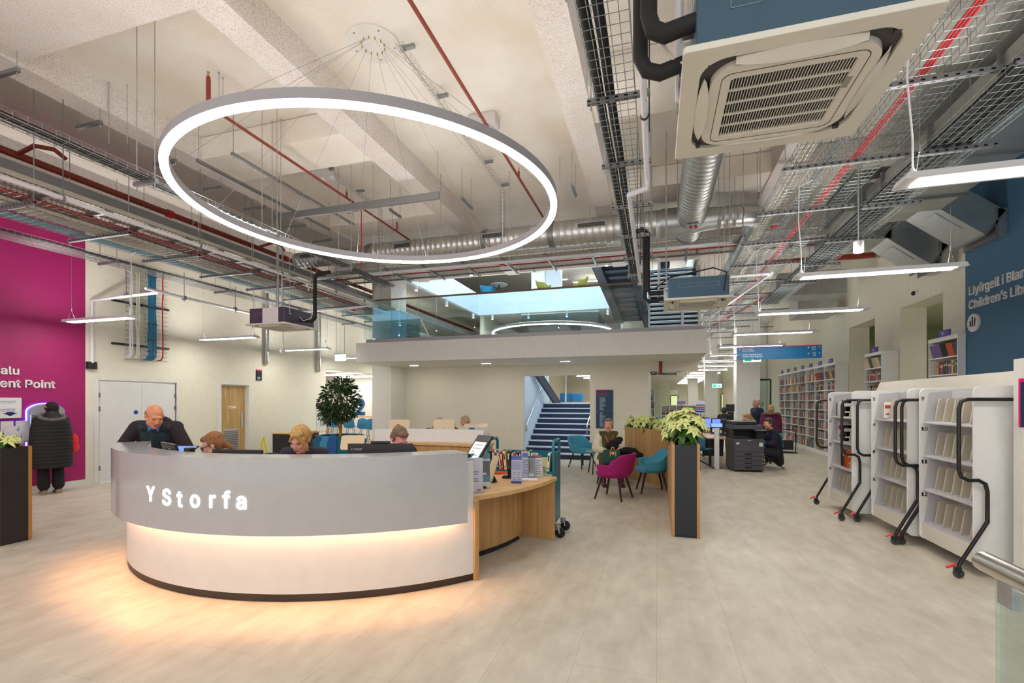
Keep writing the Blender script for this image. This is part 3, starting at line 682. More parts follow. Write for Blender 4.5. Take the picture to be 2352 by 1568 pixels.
# ---- tray with lagged pipes left of the large air unit
basket(-.5,-.17,4.2,.06,-.5,10.4,'wire cable tray carrying two black lagged pipes, left of the large air unit',pitch=.1,lanes=5)
for i,x in enumerate((-.46,-.37)):
    pts = [(x+.004*math.sin(k*1.7+i),-.5+k*.5,4.245) for k in range(22)]
    run('lagged_pipe',pts,.038,RUBBER,['black lagged pipe at the outer side of the tray left of the large air unit','black lagged pipe at the inner side of the tray left of the large air unit'][i],'pipe',10)
for i in range(8):
    y = 1.75+1.15*i; trapeze((-.56,y),(-.05,y),4.165,'strut hanger under the lagged pipe tray, %s from the front' % ORD[i])
w3 = thing('drain_pipe','white plastic pipe running beside the lagged pipe tray','pipe',(-.12,5,4.1))
MB().tube([(-.10,-.5,4.12),(-.10,5.55,4.12)],.028,12).tube([(-.10,5.5,4.12),(-.10,5.6,4.05),(-.30,5.6,4.0),(-.30,5.68,4.0)],.028,12).tube([(-.3,5.6,4.0),(-.3,9.7,3.95)],.028,12).build('pipe',WPVC,w3,True,True)
MB().tube([(-.35,9.7,3.95),(2.0,9.7,3.98)],.028,12).build('branch',WPVC,w3,True,True)
MB().tube([(2.0,9.65,3.98),(1.15,13.6,3.75),(1.0,15,3.1)],.028,12).build('slanting_branch',WPVC,w3,True,True)
for y in (2.55,4.3,7.0,8.4,9.4):
    x = -.10 if y < 5.5 else -.30
    MB().tube([(x,y-.012,4.12 if y<5.5 else 3.99),(x,y+.012,4.12 if y<5.5 else 3.99)],.035,10).tube([(x+.04,y,3.98),(x+.04,y,5.75)],.005,6).build('pipe_clip',BLACKM,w3,True,True)
# ---- right hand services
basket(1.40,1.62,4.25,.06,.8,26,'wire tray of white cables, leftmost of the right services run')
bundle('white_cable_loom','white cables in the leftmost wire tray of the right services run',ypts(1.5,4.262,.8,26,30),WCAB,6,.011,.12,seed=11)
basket(1.70,1.86,4.25,.06,.8,26,'wire tray of grey cables in the right services run')
bundle('grey_cable_loom','grey cables in the right services run',ypts(1.78,4.262,.8,26,30),DSTEEL,4,.009,.08,seed=12)
basket(1.93,2.12,4.25,.06,.8,26,'wire tray of red fire cables in the right services run')
bundle('red_cable_loom','bright red fire cables in the right services run',ypts(2.03,4.262,.8,26,30),REDC,3,.010,.045,seed=13,h=.03)
basket(2.22,2.42,4.3,.06,.8,20,'empty wire tray between the red cables and the lagged pipes')
basket(2.50,2.95,4.08,.08,.8,14,'wire tray of black lagged pipes, rightmost of the right services run',lanes=7,r=.0022)
for i,x in enumerate((2.56,2.65,2.75,2.84)):
    run('lagged_pipe',[(x,.8+k*.6,4.125+.004*math.sin(k*2+i)) for k in range(22)],.040,RUBBER,'black lagged pipe in the rightmost tray, %s from its left edge' % ORD[i],'pipe',10)
for i in range(14):
    y = 1.95+1.33*i; trapeze((1.33,y),(3.05,y),4.21,'long strut hanger under the right services run, %s from the front' % ORD[i])
for i in range(8):
    y = 1.6+1.33*i; trapeze((2.42,y),(3.05,y),4.05,'short strut hanger under the rightmost tray, %s from the front' % ORD[i],rods=False)
# rectangular ducts at right
GALV = mat('duct_sheet',(.50,.53,.53),.3,.85,noise=.15,scale=2.5)
rd = thing('rectangular_duct','wide rectangular steel duct above the right services run','duct',(3.6,5,4.7))
MB().box((3.15,.5,4.55),(4.1,8.8,4.95)).build('duct_body',GALV,rd,world=True)
for k in range(7):
    y = .7+k*1.25; MB().box((3.12,y,4.52),(4.13,y+.03,4.98)).build('flange',DSTEEL,rd,world=True)
def sheetduct(path,w0,h,y,label):
    t = thing('rectangular_duct',label,'duct',(path[0][0],y,path[0][1]))
    for i in range(len(path)-1):
        (x0,z0),(x1,z1) = path[i],path[i+1]; d = Vector((x1-x0,0,z1-z0)); n = Vector((-d.z,0,d.x)).normalized()*h/2
        a = Vector((x0,y,z0)); b = Vector((x1,y,z1)); e = Vector((0,w0/2,0))
        vs = [a-n-e,b-n-e,b+n-e,a+n-e,a-n+e,b-n+e,b+n+e,a+n+e]
        MB().add(vs,[(0,1,2,3),(7,6,5,4),(0,4,5,1),(1,5,6,2),(2,6,7,3),(3,7,4,0)]).build('duct_section',GALV,t,world=True)
        u = d.normalized()*.015
        for q in (a,b):
            nn = n*1.12; ee = e*1.06
            MB().add([q-nn-ee-u,q-nn-ee+u,q+nn-ee+u,q+nn-ee-u,q-nn+ee-u,q-nn+ee+u,q+nn+ee+u,q+nn+ee-u],[(0,1,2,3),(7,6,5,4),(0,4,5,1),(1,5,6,2),(2,6,7,3),(3,7,4,0)]).build('flange',DSTEEL,t,world=True)
        if i == 1:
            m = (a+b)/2-n*1.02; uu = d.normalized()*.22
            MB().add([m-uu-e*.6,m+uu-e*.6,m+uu+e*.6,m-uu+e*.6,m-uu-e*.6-n*.06,m+uu-e*.6-n*.06,m+uu+e*.6-n*.06,m-uu+e*.6-n*.06],[(0,1,2,3),(7,6,5,4),(0,4,5,1),(1,5,6,2),(2,6,7,3),(3,7,4,0)]).build('access_hatch',STEEL,t,world=True)
    return t
sheetduct([(2.9,4.95),(4.15,4.95),(4.9,4.35),(5.25,4.35)],.75,.42,9.4,'galvanised rectangular duct bending down to the right wall, nearer one')
sheetduct([(3.2,4.95),(4.25,4.95),(5.0,4.35),(5.3,4.35)],.75,.42,11.1,'galvanised rectangular duct bending down to the right wall, farther one')
single(MB().box((3.0,14,4.4),(4.6,14.8,5.0)),'rectangular_duct',GALV,'grey box duct behind the fourth pendant light','duct'); single(MB().box((4.0,16,4.2),(5.0,17,4.8)),'rectangular_duct',GALV,'grey box duct over the far end of the tall bookcase','duct')
single(MB().tube([(4.55,12.3,4.85),(5.2,12.3,4.9)],.08,12),'foil_wrapped_pipe',FOIL,'foil-wrapped pipe joining the red-brown pipe at the right wall','pipe',smooth=True)
# ---- deep background services (beyond the photo's clear detail)
for i in range(7):
    y = 21+3*i
    trapeze((1.2,y),(4.4,y),4.6,'cross channel over the far library hall, %s from the front' % ORD[i],slots=False,top=5.5)
for i in range(3):
    y = 15+2.2*i
    trapeze((1.2,y),(4.8,y),5.0,'high cross channel behind the mezzanine corner, %s from the front' % ORD[i],slots=False)
run('drain_pipe',[(1.3,22,4.5),(1.3,43,4.5)],.05,WPVC,'white pipe far along the library hall','pipe')
# ================================================================== AIR UNITS
def rsq(r, c, n=8, bulge=0):       # rounded square outline, half side r, corner c
    out = []
    for q,(sx,sy) in enumerate(((1,1),(-1,1),(-1,-1),(1,-1))):
        for i in range(n+1):
            a = PI/2*q+PI/2*i/n; out.append((sx*(r-c)+c*math.cos(a), sy*(r-c)+c*math.sin(a)))
    return out
def ringmesh(o1, o2, z0, z1):
    n = len(o1); vs = [(x,y,z0) for x,y in o1]+[(x,y,z0) for x,y in o2]+[(x,y,z1) for x,y in o2]+[(x,y,z1) for x,y in o1]; fs = []
    for i in range(n):
        j = (i+1)%n
        for k in range(4): fs.append((k*n+i,k*n+j,((k+1)%4)*n+j,((k+1)%4)*n+i))
    return MB().add(vs, fs)
def air_unit(label, loc, bodyc, body2=None, pipes=None):
    t = thing('ceiling_air_unit', label, 'air conditioner', loc, 0)
    ringmesh(rsq(.475,.02),rsq(.392,.12),0,.03).build('panel_frame', ACW, t, True, bevel=.004)
    MB().prism(rsq(.405,.12),.02,.05).build('air_slot', ACD, t)
    # inner raised body with waisted outline
    ins = ringmesh(rsq(.343,.13),rsq(.255,.02),-.012,.02); ins.build('inner_frame', ACW, t, True)
    mb = MB().box((-.26,-.26,.010),(.26,.26,.016)); mb.build('grille_recess', BLACKM, t)
    mb = MB()
    for i in range(41):
        x = -.254+.0127*i; mb.box((x-.0016,-.254,-.004),(x+.0016,.254,.004))
    for i in range(6):
        y = -.254+.1016*i; mb.box((-.256,y-.0025,-.008),(.256,y+.0025,.004))
    mb.build('intake_grille', ACW, t)
    ringmesh(rsq(.297,.05),rsq(.294,.05),-.0135,-.010).build('grille_seam', ACD, t)
    for k in range(4):   # vanes
        M = Matrix.Rotation(k*PI/2,4,'Z')
        vs = []; N = 12
        for i in range(N+1):
            u = -1+2*i/N; hw = .022*(1-abs(u)**3)+.006
            for s_,dz in ((-1,-.004),(1,-.026)):
                vs.append(M @ Vector((u*.25, -.365+s_*hw, dz+.012*u*u)))
            for s_,dz in ((1,-.016),(-1,.006)):
                vs.append(M @ Vector((u*.25, -.365+s_*hw, dz+.012*u*u)))
        fs = [(4*i+q,4*i+(q+1)%4,4*i+4+(q+1)%4,4*i+4+q) for i in range(N) for q in range(4)]+[(3,2,1,0),tuple(4*N+q for q in range(4))]
        MB().add(vs,fs).build('air_vane', ACW, t, True)
    for sx in (-1,1):
        for sy in (-1,1): MB().box((sx*.352-.012,sy*.352-.012,-.002),(sx*.352+.012,sy*.352+.012,.03)).build('corner_clip', ACD, t)
    MB().box((.235+.015,-.12,-.0145),(.275,-.04,-.012)).build('name_badge', hexm('9A968C'), t)
    mb = MB().box((-.42,-.42,.03),(.42,.42,.33)); mb.build('casing', bodyc, t, bevel=.01)
    mb = MB()
    for i in range(4):
        x = -.22+.15*i
        for a,b_ in (((x-.06,.19),(x+.06,.193)),((x-.06,.247),(x+.06,.25)),((x-.06,.19),(x-.057,.25)),((x+.057,.19),(x+.06,.25))):
            mb.box((a[0],-.4225,a[1]),(b_[0],-.42,b_[1]))
    mb.build('pressed_outline', hexm('8796A2'), t)
    for sx in (-1,1):
        for sy in (-1,1):
            MB().tube([(sx*.44,sy*.3,.2),(sx*.44,sy*.3,5.75-loc[2])],.0055,6).box((sx*.44-.03,sy*.3-.03,.2),(sx*.44+.03,sy*.3+.03,.215)).build('threaded_rod', STEEL, t)
    MB().box((-.48,-.20,.08),(-.42,.05,.24)).build('valve_plate', STEEL, t)
    return t
ABLUE = mat('air_unit_blue_casing',(.06,.12,.18),.4,.4)
ADARK = mat('air_unit_dark_casing',(.10,.08,.12),.4,.5)
a1 = air_unit('large cassette air unit overhead at right, nearest the photo top',(.585,2.665,3.15),ABLUE)
MB().tube([(-.62,-.38,1.6),(-.62,-.38,.27),(-.60,-.38,.20),(-.55,-.38,.17),(-.45,-.38,.19),(-.30,-.38,.21)],.038,12).build('lagged_pipe',RUBBER,a1,True)
MB().tube([(-.66,-.26,1.6),(-.66,-.26,.16),(-.63,-.26,.10),(-.57,-.26,.075),(-.46,-.26,.10),(-.38,-.26,.12)],.034,12).build('lagged_pipe',RUBBER,a1,True)
MB().tube([(-.32,-.38,.21),(-.24,-.38,.22)],.016,8).build('brass_union',mat('brass',(.55,.38,.12),.35,.9),a1,True)
MB().tube([(-.60,-.3,.25),(-.5,-.28,.1),(-.42,-.3,.06)],.007,8).build('white_cable',WCAB,a1,True)
MB().tube([(-.48,-.1,2.5),(-.48,-.1,.02),(-.40,-.1,.02)],.014,8).build('drain_hose',WPVC,a1,True)
MB().tube([(.3,-.43,.2),(.36,-.46,.4),(.5,-.4,.7)],.01,8).tube([(.28,-.43,.19),(.34,-.47,.4),(.46,-.4,.75)],.01,8).build('power_cable',BLACK,a1,True)
a2 = air_unit('cassette air unit with blue-grey casing before the mezzanine at right',(.585,7.93,3.15),ABLUE)
MB().tube([(-.98,-.1,1.15),(-.80,-.1,1.22),(-.72,-.1,1.15),(-.72,-.1,.28),(-.68,-.1,.2),(-.45,-.1,.2)],.035,10).tube([(-.98,-.04,1.1),(-.82,-.04,1.14),(-.76,-.04,1.08),(-.76,-.04,.14),(-.7,-.04,.08),(-.45,-.04,.12)],.03,10).build('lagged_pipe',RUBBER,a2,True)
MB().tube([(-.62,.1,.8),(-.55,.1,.8),(-.55,.1,.1),(-.42,.1,.1)],.016,8).build('drain_pipe',WPVC,a2,True)
MB().tube([(-.6,-.2,.25),(-.4,-.2,.40),(.2,-.44,.44),(.38,-.46,.36),(.34,-.44,.1)],.01,8).build('power_cable',BLACK,a2,True)
a3 = air_unit('cassette air unit with dark casing hanging over the left of the desk',(-7.28,7.98,3.15),ADARK)
MB().box((-.1,-.424,.035),(.28,-.421,.325)).build('white_side_plate',LIGHTW,a3)
a3p = MB().tube([(.40,.1,.15),(.62,.1,.12),(.70,.1,.18),(.70,.1,.98),(.74,.1,1.05),(1.05,.1,1.08)],.035,10).build('lagged_pipe',RUBBER,a3,True)
MB().tube([(.42,0,.2),(.5,0,.12),(.62,.05,.16),(.68,.1,.3)],.007,8).build('white_cable',WCAB,a3,True)
MB().tube([(-.12,0,5.75-3.15-.0),(-.12,0,.33)],.02,8).build('suspension_tube',STEEL,a3,True)

for i,(x,y) in enumerate(((.55,21.5),(.5,24.5))):
    clone(a2,(x,y,2.9),label='cassette air unit far down the library hall, %s of the two' % ('nearer','farther')[i],group=None)
# ================================================================== LIGHTS
def linear_light(label, x0, x1, y, z=3.1, group=None, wires=True, wd=.20, cord=-1, ceil=5.7):
    L = x1-x0; t = thing('linear_pendant_light', label, 'light', ((x0+x1)/2,y,z), 0, group)
    h = wd/2
    mb = MB().add([(-L/2,-h,.0),(L/2,-h,0),(L/2,h,0),(-L/2,h,0),(-L/2+.02,-h+.01,.045),(L/2-.02,-h+.01,.045),(L/2-.02,h-.01,.045),(-L/2+.02,h-.01,.045)],[(0,3,2,1),(4,5,6,7),(0,1,5,4),(1,2,6,5),(2,3,7,6),(3,0,4,7)])
    mb.build('housing', LIGHTW, t)
    MB().box((-L/2+.09,-h+.035,-.004),(L/2-.09,h-.035,.001)).build('diffuser', LED, t)
    MB().box((-L/2+.1,-.06,.0455),(L/2-.1,.06,.048)).build('added_uplight', UPFILL, t)  # added glowing strip, unseen from below, lights the ceiling
    if not wires:
        for s_ in (-1,1): MB().tube([(s_*(L/2-.12),0,.045),(s_*(L/2-.12),0,ceil-z)],.0025,4).build('suspension_wire', WIRE, t)
    if wires:
        for s_ in (-1,1):
            mb = MB(); x = s_*(L/2-.12); mb.tube([(x,-.06,.045),(x,0,.22),(x,.06,.045)],.0015,4).tube([(x,0,.22),(x,0,ceil-z)],.0015,4).box((x-.006,-.006,.20),(x+.006,.006,.25))
            mb.build('suspension_wire', WIRE, t)
        x = cord*(L/2-.08)
        mb = MB().tube([(x,0,.04),(x,0,.3),(x+.03*cord,0,.7),(x-.02,0,1.08),(x+.12,0,1.14)],.006,8).lathe([(.03,.04),(.02,.07),(.008,.1)],10,None,(x,0,.005)); mb.build('power_cord', LIGHTW, t, True)
    return t
ys = [3.82,6.38,8.85,11.4,13.9,16.4,18.9,21.4,23.9,26.4,28.9,31.4,33.9,36.4,38.9,41.4]
for i,y in enumerate(ys):
    linear_light('white linear pendant light in the right hand row, %s from the front' % ORD[i], 1.55, 3.19 if i else 3.3, y, z=3.1, wires=i<7, group='linear pendants in the right hand row')
for i,y in enumerate((.9,)):
    linear_light('white linear pendant light in the right hand row, above and behind the viewpoint', 1.55,3.19,y,wires=False)
for i,y in enumerate((6.05,8.7,11.2,13.8,16.4)):
    linear_light('white linear pendant light near the left wall, %s from the front' % ORD[i], -10.35,-8.65,y,z=3.1,wires=i<4,cord=1,group='linear pendants in the left hand row')
for i,y in enumerate((.9,3.5)):
    linear_light('white linear pendant light near the left wall, out of the photo at left %s' % ORD[i], -10.35,-8.65,y,wires=False)
# row seen through stair opening / hall left
for i,y in enumerate((26,28.5,31,33.5,36,38.5)):
    linear_light('linear light seen over the stair landing, %s from the stairs' % ORD[i], -4.7+.05*i,-2.6+.05*i,y,z=3.15,wires=False,wd=.2,ceil=3.86,group='linear lights over the stair landing')
for i,y in enumerate((24,27,30)):
    linear_light('linear light over the upper floor behind the balcony, %s from the front at left' % ORD[i], -4.6,-2.8,y,z=8.4,ceil=9.42,wires=False,group='linear lights on the upper floor')
for i,y in enumerate((23,26,29)):
    linear_light('linear light over the upper floor behind the balcony, %s from the front at right' % ORD[i], -.6,1.6,y,z=8.2,ceil=9.42,wires=False,group='linear lights on the upper floor')
for i,(x,y) in enumerate(((-7,23),(-6.5,27),(2.6,24))):
    linear_light('linear light over the upper floor, %s' % ['left end','left end, farther','above the metal stair'][i], x,x+1.7,y,z=8.6,ceil=9.42,wires=False)
for i,(x,y) in enumerate(((-12,16),(-12,19))):  # lamps added because this upper room came out dark
    linear_light('added linear light brightening the upper floor left of the atrium, %s' % ['nearer','farther'][i], x,x+2.2,y,z=8.4,ceil=9.42,wires=False)
for i,y in enumerate((14.8,16.6,18.2)):  # lamps added to brighten the dark annex opening
    linear_light('added linear light brightening the annex behind the potted tree, %s from the front' % ORD[i], -13.6,-11.6,y,z=2.72,ceil=2.92,wires=False)
# ring
CX,CY,CZ,RR = -3.12,4.93,3.88,2.045
def ring_light(label,cx,cy,cz,r,wd,h,wires):
    t = thing('ring_pendant_light',label,'light',(cx,cy,cz))
    MB().arc(0,0,r-wd/2,r+wd/2,.012,h,0,360,128,False).build('ring_housing',RINGW,t,True)
    MB().arc(0,0,r-wd/2+.004,r+wd/2-.004,-.012,.014,0,360,128,False).build('diffuser',LEDR,t,True)
    MB().arc(0,0,r-wd/2+.012,r+wd/2-.012,h,h+.003,0,360,128,False).build('added_uplight',RINGUPFILL,t,True)  # added glowing band, hidden above the ring, lights the ceiling
    if wires:
        pz = 5.73-cz; px_,py_ = at(857,103,z=5.73).x-cx, at(857,103,z=5.73).y-cy
        MB().lathe([(.30,0),(.30,.02)],48,None,(px_,py_,pz)).build('ceiling_plate',mat('plate_white',(.80,.77,.72),.6),t,True)
        mb = MB(); m2 = MB()
        for k in range(12):
            a = 2*PI*k/12+.2; x = px_+.13*math.cos(a); y = py_+.13*math.sin(a)
            m2.tube([(x,y,pz-.03),(x,y,pz)],.007,8)
            mb.tube([(x,y,pz-.02),(r*math.cos(a),r*math.sin(a),h)],.0016,4)
        m2.build('wire_grip',mat('brass',(.55,.38,.12),.35,.9),t); mb.build('suspension_wire',WIRE,t)
        m2 = MB()
        for k in range(5):
            a = 2*PI*k/5+.5; m2.lathe([(.01,-.004),(.01,0)],8,None,(px_+.24*math.cos(a),py_+.24*math.sin(a),pz))
        m2.build('screw',DSTEEL,t)
    return t
ring_light('huge round LED ring pendant hanging over the reception desk',CX,CY,CZ,RR,.075,.095,True)
ring_light('second LED ring pendant seen through the glass beyond the mezzanine',-3.3,15.5,3.9,1.95,.06,.08,False)
# track spots in the atrium
for i,(px,py,Y) in enumerate(((956,667,13.9),(1026,702,15.6),(1087,730,18.2),(1082,632,13.3),(1228,627,13.3),(1393,610,13.3),(1131,733,19.8),(1214,730,19.8),(1302,727,19.8),(1396,721,19.8))):
    p = at(px,py,Y=Y); t = thing('spotlight','small white spotlight under the atrium balcony, %s' % ['first along the left edge','second along the left edge','third along the left edge','leftmost on the front bulkhead','middle on the front bulkhead','rightmost on the front bulkhead','first along the rear edge','second along the rear edge','third along the rear edge','fourth along the rear edge'][i],'spotlight',p)
    MB().lathe([(.045,0),(.05,.01),(.05,.16),(.03,.17)],14).tube([(0,0,.16),(0,0,max(.2,(5.8 if Y<13.5 else 5.5)-p.z))],.012,6).build('can',LIGHTW,t,True)
    MB().lathe([(.038,-.003),(.038,.004)],14).build('lamp',mat('spot_lamp',(1,1,1),.5,emit=25),t,True)
# pendant cylinders
for i,(px,py,Y,top) in enumerate(((1972,580,6.4,0),(650,812,9.0,0))):
    p = at(px,py,Y=Y); t = thing('pendant_sensor',['white cylindrical sensor on a long rod, over the right hand walkway','white cylindrical sensor on a long rod under the left air unit'][i],'sensor',p)
    MB().lathe([(.045,0),(.05,.006),(.05,.12),(.045,.13)],20).build('body',LIGHTW,t,True)
    MB().tube([(0,0,.12),(0,0,5.75-p.z)],.011,8).build('rod',STEEL,t,True)
p = at(782,828,Y=11.0); t = thing('exit_box','small lit white box sign hanging before the left pier','sign',p)
MB().box((-.15,-.03,0),(.15,.03,.16)).build('lit_box',mat('box_lit',(1,1,1),.5,emit=3.5),t); MB().box((-.155,-.035,.16),(.155,.035,.20)).build('housing',LIGHTW,t)
MB().tube([(-.13,0,.2),(-.13,0,2.7)],.006,6).tube([(.13,0,.2),(.13,0,2.7)],.006,6).build('rod',STEEL,t)
MB().ball((.13,-.03,.2),.008).build('green_indicator',mat('green_led',(0,1,.4),.5,emit=3),t)
# hanging wayfinding sign
EX = hexm('0B3F66'); PINK = mat('pink_strip',srgb('E6006E'),.5)
p0,p1 = at(1694,826,Y=12.4),at(1888,822,Y=12.4)
SW = p1.x-p0.x
t = thing('hanging_sign','long blue hanging direction sign with pink top edge and white lettering','sign',(p0.x,12.4,p0.z))
MB().box((0,0,0),(SW,.05,.285)).build('panel',mat('sign_blue',srgb('0A6EA8'),.4),t); MB().box((0,-.001,.285),(SW,.051,.30)).build('pink_edge',PINK,t)
MB().box((0,-.002,.142),(SW,-.0005,.144)).build('divider',hexm('4FA0C8'),t)
MB().tube([(.05,.02,.3),(.05,.02,2.8)],.004,6).tube([(SW-.05,.02,.3),(SW-.05,.02,2.8)],.004,6).build('rod',STEEL,t)
def bt(x,z): return basis((x,-.003,z),(1,0,0))
SGT = mat('sign_text_white',(.85,.88,.9),.5)
text('lettering',"Gyrfa Cymru\nCareers Wales",.058,SGT,t,bt(.10,.235),.001,.012,line=.85,world=False)
text('lettering',"Grisiau Canolog Grand\nGrand Central Staircase",.058,SGT,t,bt(.10,.10),.001,.012,line=.85,world=False)
text('lettering',"Caffi\nCafé",.058,SGT,t,bt(SW-.12,.235),.001,.012,'RIGHT',line=.85,world=False)
text('lettering',"Lifft\nLift",.058,SGT,t,bt(SW-.12,.10),.001,.012,'RIGHT',line=.85,world=False)
def arrow(x,z,a,s=.02):
    M = basis((x,-.003,z),(1,0,0)) @ Matrix.Rotation(a,4,'Z')
    return MB().prism([(-.15*s,-s),(.15*s,-s),(.15*s,.5*s),(.7*s,.1*s),(.7*s,.45*s),(0,1.1*s),(-.7*s,.45*s),(-.7*s,.1*s),(-.15*s,.5*s)],0,.002,M)
for x,z,a in ((.045,.245,0),(.045,.115,PI/4),(SW-.05,.245,0),(SW-.05,.105,0)): arrow(x,z,a).build('arrow',SGT,t)
for z in (.245,.105): MB().lathe([(.016,0),(.016,.002)],14,Matrix.Rotation(PI/2,4,'X'),(SW-.27,-.001,z)).build('symbol',SGT,t)
# exit signs (green)
GRN = mat('exit_green',srgb('12B98A'),.5,emit=.6)
for i,(px,py,Y,wd) in enumerate(((1647,890,22,.36),(1728,831,13.3,.40))):
    p = at(px,py,Y=Y); t = thing('exit_sign',['small green running-man exit sign far down the library hall','green exit sign half hidden above the blue hanging sign'][i],'sign',p)
    MB().box((-wd/2,0,0),(wd/2,.03,wd*.45)).build('panel',mat('exit_white',(.9,.95,.92),.5,emit=.8),t)
    MB().box((-wd/2+.02,-.003,.02),(-.02,0,wd*.45-.02)).box((.03,-.003,.04),(wd/2-.03,0,wd*.45-.05)).build('green_symbol',GRN,t)
    MB().tube([(0,.01,wd*.45),(0,.01,(5.5 if Y>20 else 5.76)-p.z)],.006,6).build('rod',STEEL,t)
# ground-floor directory board
pa,pb = at(1369,983,Y=RY-.03),at(1408,896,Y=RY-.03)
t = thing('directory_board','tall navy floor directory board with pink heading on the cream wall beside the stairs','sign',(pa.x,RY-.03,pa.z))
W_,H_ = pb.x-pa.x,pb.z-pa.z
MB().box((0,0,0),(W_,.03,H_)).build('panel',hexm('123C5E'),t); MB().box((0,-.001,H_),(W_,.03,H_+.02)).build('pink_edge',PINK,t)
text('heading',"Llawr gwaelod\nGround floor",.062,PINK,t,basis((.03,-.002,H_-.095),(1,0,0)),.001,.012,line=.9,world=False)
mb = MB(); rr = random.Random(5)
for k in range(34):
    z = H_-.21-k*.024
    if k in (15,16): continue
    mb.box((.10,-.003,z),(.10+.06+rr.random()*.12,0,z+.010))
mb.box((.03,-.003,H_-.18),(W_-.03,0,H_-.178)).box((.03,-.003,H_-.57),(W_-.03,0,H_-.568)).build('small_lines',hexm('A9C0D0'),t)
MB().lathe([(.016,0),(.016,.003)],14,Matrix.Rotation(PI/2,4,'X'),(.045,0,H_-.60)).build('symbol',PINK,t)
# magenta wall writing
LETW = mat('sign_letters_white',(.85,.83,.85),.5)
def wall_word(s,pxr,pybase,size,name,label):
    p = at(pxr,pybase,X=LW+.03); o = text(name,s,size,LETW,None,basis((LW+.004,p.y,p.z),(0,1,0)),.016,.014,'RIGHT',spacing=1.02)
    return tag(o,label,'sign')
wall_word('Talu',47,860,.265,'wall_lettering','white raised word Talu on the magenta wall')
wall_word('Payment Point',128,891,.272,'wall_lettering','white raised words Payment Point on the magenta wall')
def wall_wordr(s,pxl,pybase,size,label):
    p = at(pxl,pybase,X=BW-.03); o = text('wall_lettering',s,size,mat('sign_letters_grey',(.66,.65,.64),.5),None,basis((BW-.004,p.y,p.z),(0,-1,0)),.014,.008,'LEFT',spacing=1.0)
    return tag(o,label,'sign')
wall_wordr('Llyfrgell i Blant',2222,679,.285,'pale raised Welsh words Llyfrgell i Blant on the blue wall')
wall_wordr("Children’s Library",2222,711,.285,"pale raised words Children's Library on the blue wall")
p = at(2236,741,X=BW-.02); t = thing('round_wall_symbol','pale round symbol of three upright bars on the blue wall','sign',(BW,p.y,p.z))
MB().lathe([(.15,0),(.15,.03)],36,Matrix.Rotation(-PI/2,4,'Y')).build('disc',mat('sign_letters_grey',(.66,.65,.64),.5),t,True)
mb = MB()
for y,h,a in ((.06,.10,0),(.005,.16,0),(-.055,.13,.12)):
    mb.cbox((-.034,y,(-.06+h/2)),(.006,.022,h),M=Matrix.Rotation(a,4,'X'))
mb.build('bars',BLACKM,t)
# small signs on the left wall
def wallsign(px0,px1,y0,y1,label,c,top=None,name='wall_sign',words=None):
    a = at(px0,y1,X=LW+.02); b_ = at(px1,y1,X=LW+.02); z1 = at(px0,y0,X=LW+.02).z
    t = thing(name,label,'sign',(LW,a.y,a.z)); L = b_.y-a.y; H = z1-a.z
    MB().box((0,0,0),(.03,L,H)).build('panel',c,t)
    if top: MB().box((0,-.001,H-.03),(.031,L+.001,H+.01)).build('pink_edge',top,t)
    if words: text('lettering',words,.05,SGT,t,basis((.031,.02,.07),(0,1,0)),.001,.01,line=.8,world=False,narrow=.8)
    return t,L,H
wallsign(589,601,849,873,'small navy toilet sign projecting above the wood door',hexm('10203A'),PINK,words='Toiledau\nToilets')
wallsign(727,744,926,935,'small navy icon sign on the left wall behind the potted tree',hexm('10203A'),PINK)
t,L,H = wallsign(727,750,947,990,'white metal hose cabinet on the left wall behind the potted tree',hexm('D8DAD4'),None,'wall_cabinet')
MB().box((.03,L*.3,H*.25),(.034,L*.8,H*.8)).build('cabinet_window',hexm('A8ABA8'),t)
# big blue 2
p = at(818,951,Y=18.97); o = text('wall_number','2',1.35,mat('number_blue',srgb('0E4C86'),.5),None,basis((p.x-.1,18.98,p.z),(1,0,0)),.01,.03)
tag(o,'large blue figure 2 on the white wall behind the potted tree','sign')
# CCTV cameras
def cctv(p,label,M=None,white=True):
    t = thing('security_camera',label,'camera',p); M = M or Matrix.Identity(4)
    MB().lathe([(.07,0),(.07,-.03),(.06,-.05)],20,M).build('housing',LIGHTW,t,True); MB().lathe([(.05,-.05),(.045,-.08),(.02,-.1)],18,M).build('lens_dome',BLACK,t,True)
q = at(933,849,z=2.66); cctv((q.x,q.y,2.7),'small dome security camera under the mezzanine soffit')
q = at(2106,673,X=RW); cctv((RW,q.y,q.z),'white dome security camera on the right wall above the openings',Matrix.Rotation(PI/2,4,'Y'))
MB().box((.02,0,0),(.05,.07,.12)); q = at(1169,970,Y=RY)
single(MB().box((q.x-.06,RY-.012,q.z-.07),(q.x+.03,RY,q.z-.01)).box((q.x-.06,RY-.012,q.z+.02),(q.x+.03,RY,q.z+.08)),'wall_socket',WLAM,'pair of pale wall plates on the cream wall left of the stairs','wall plate')

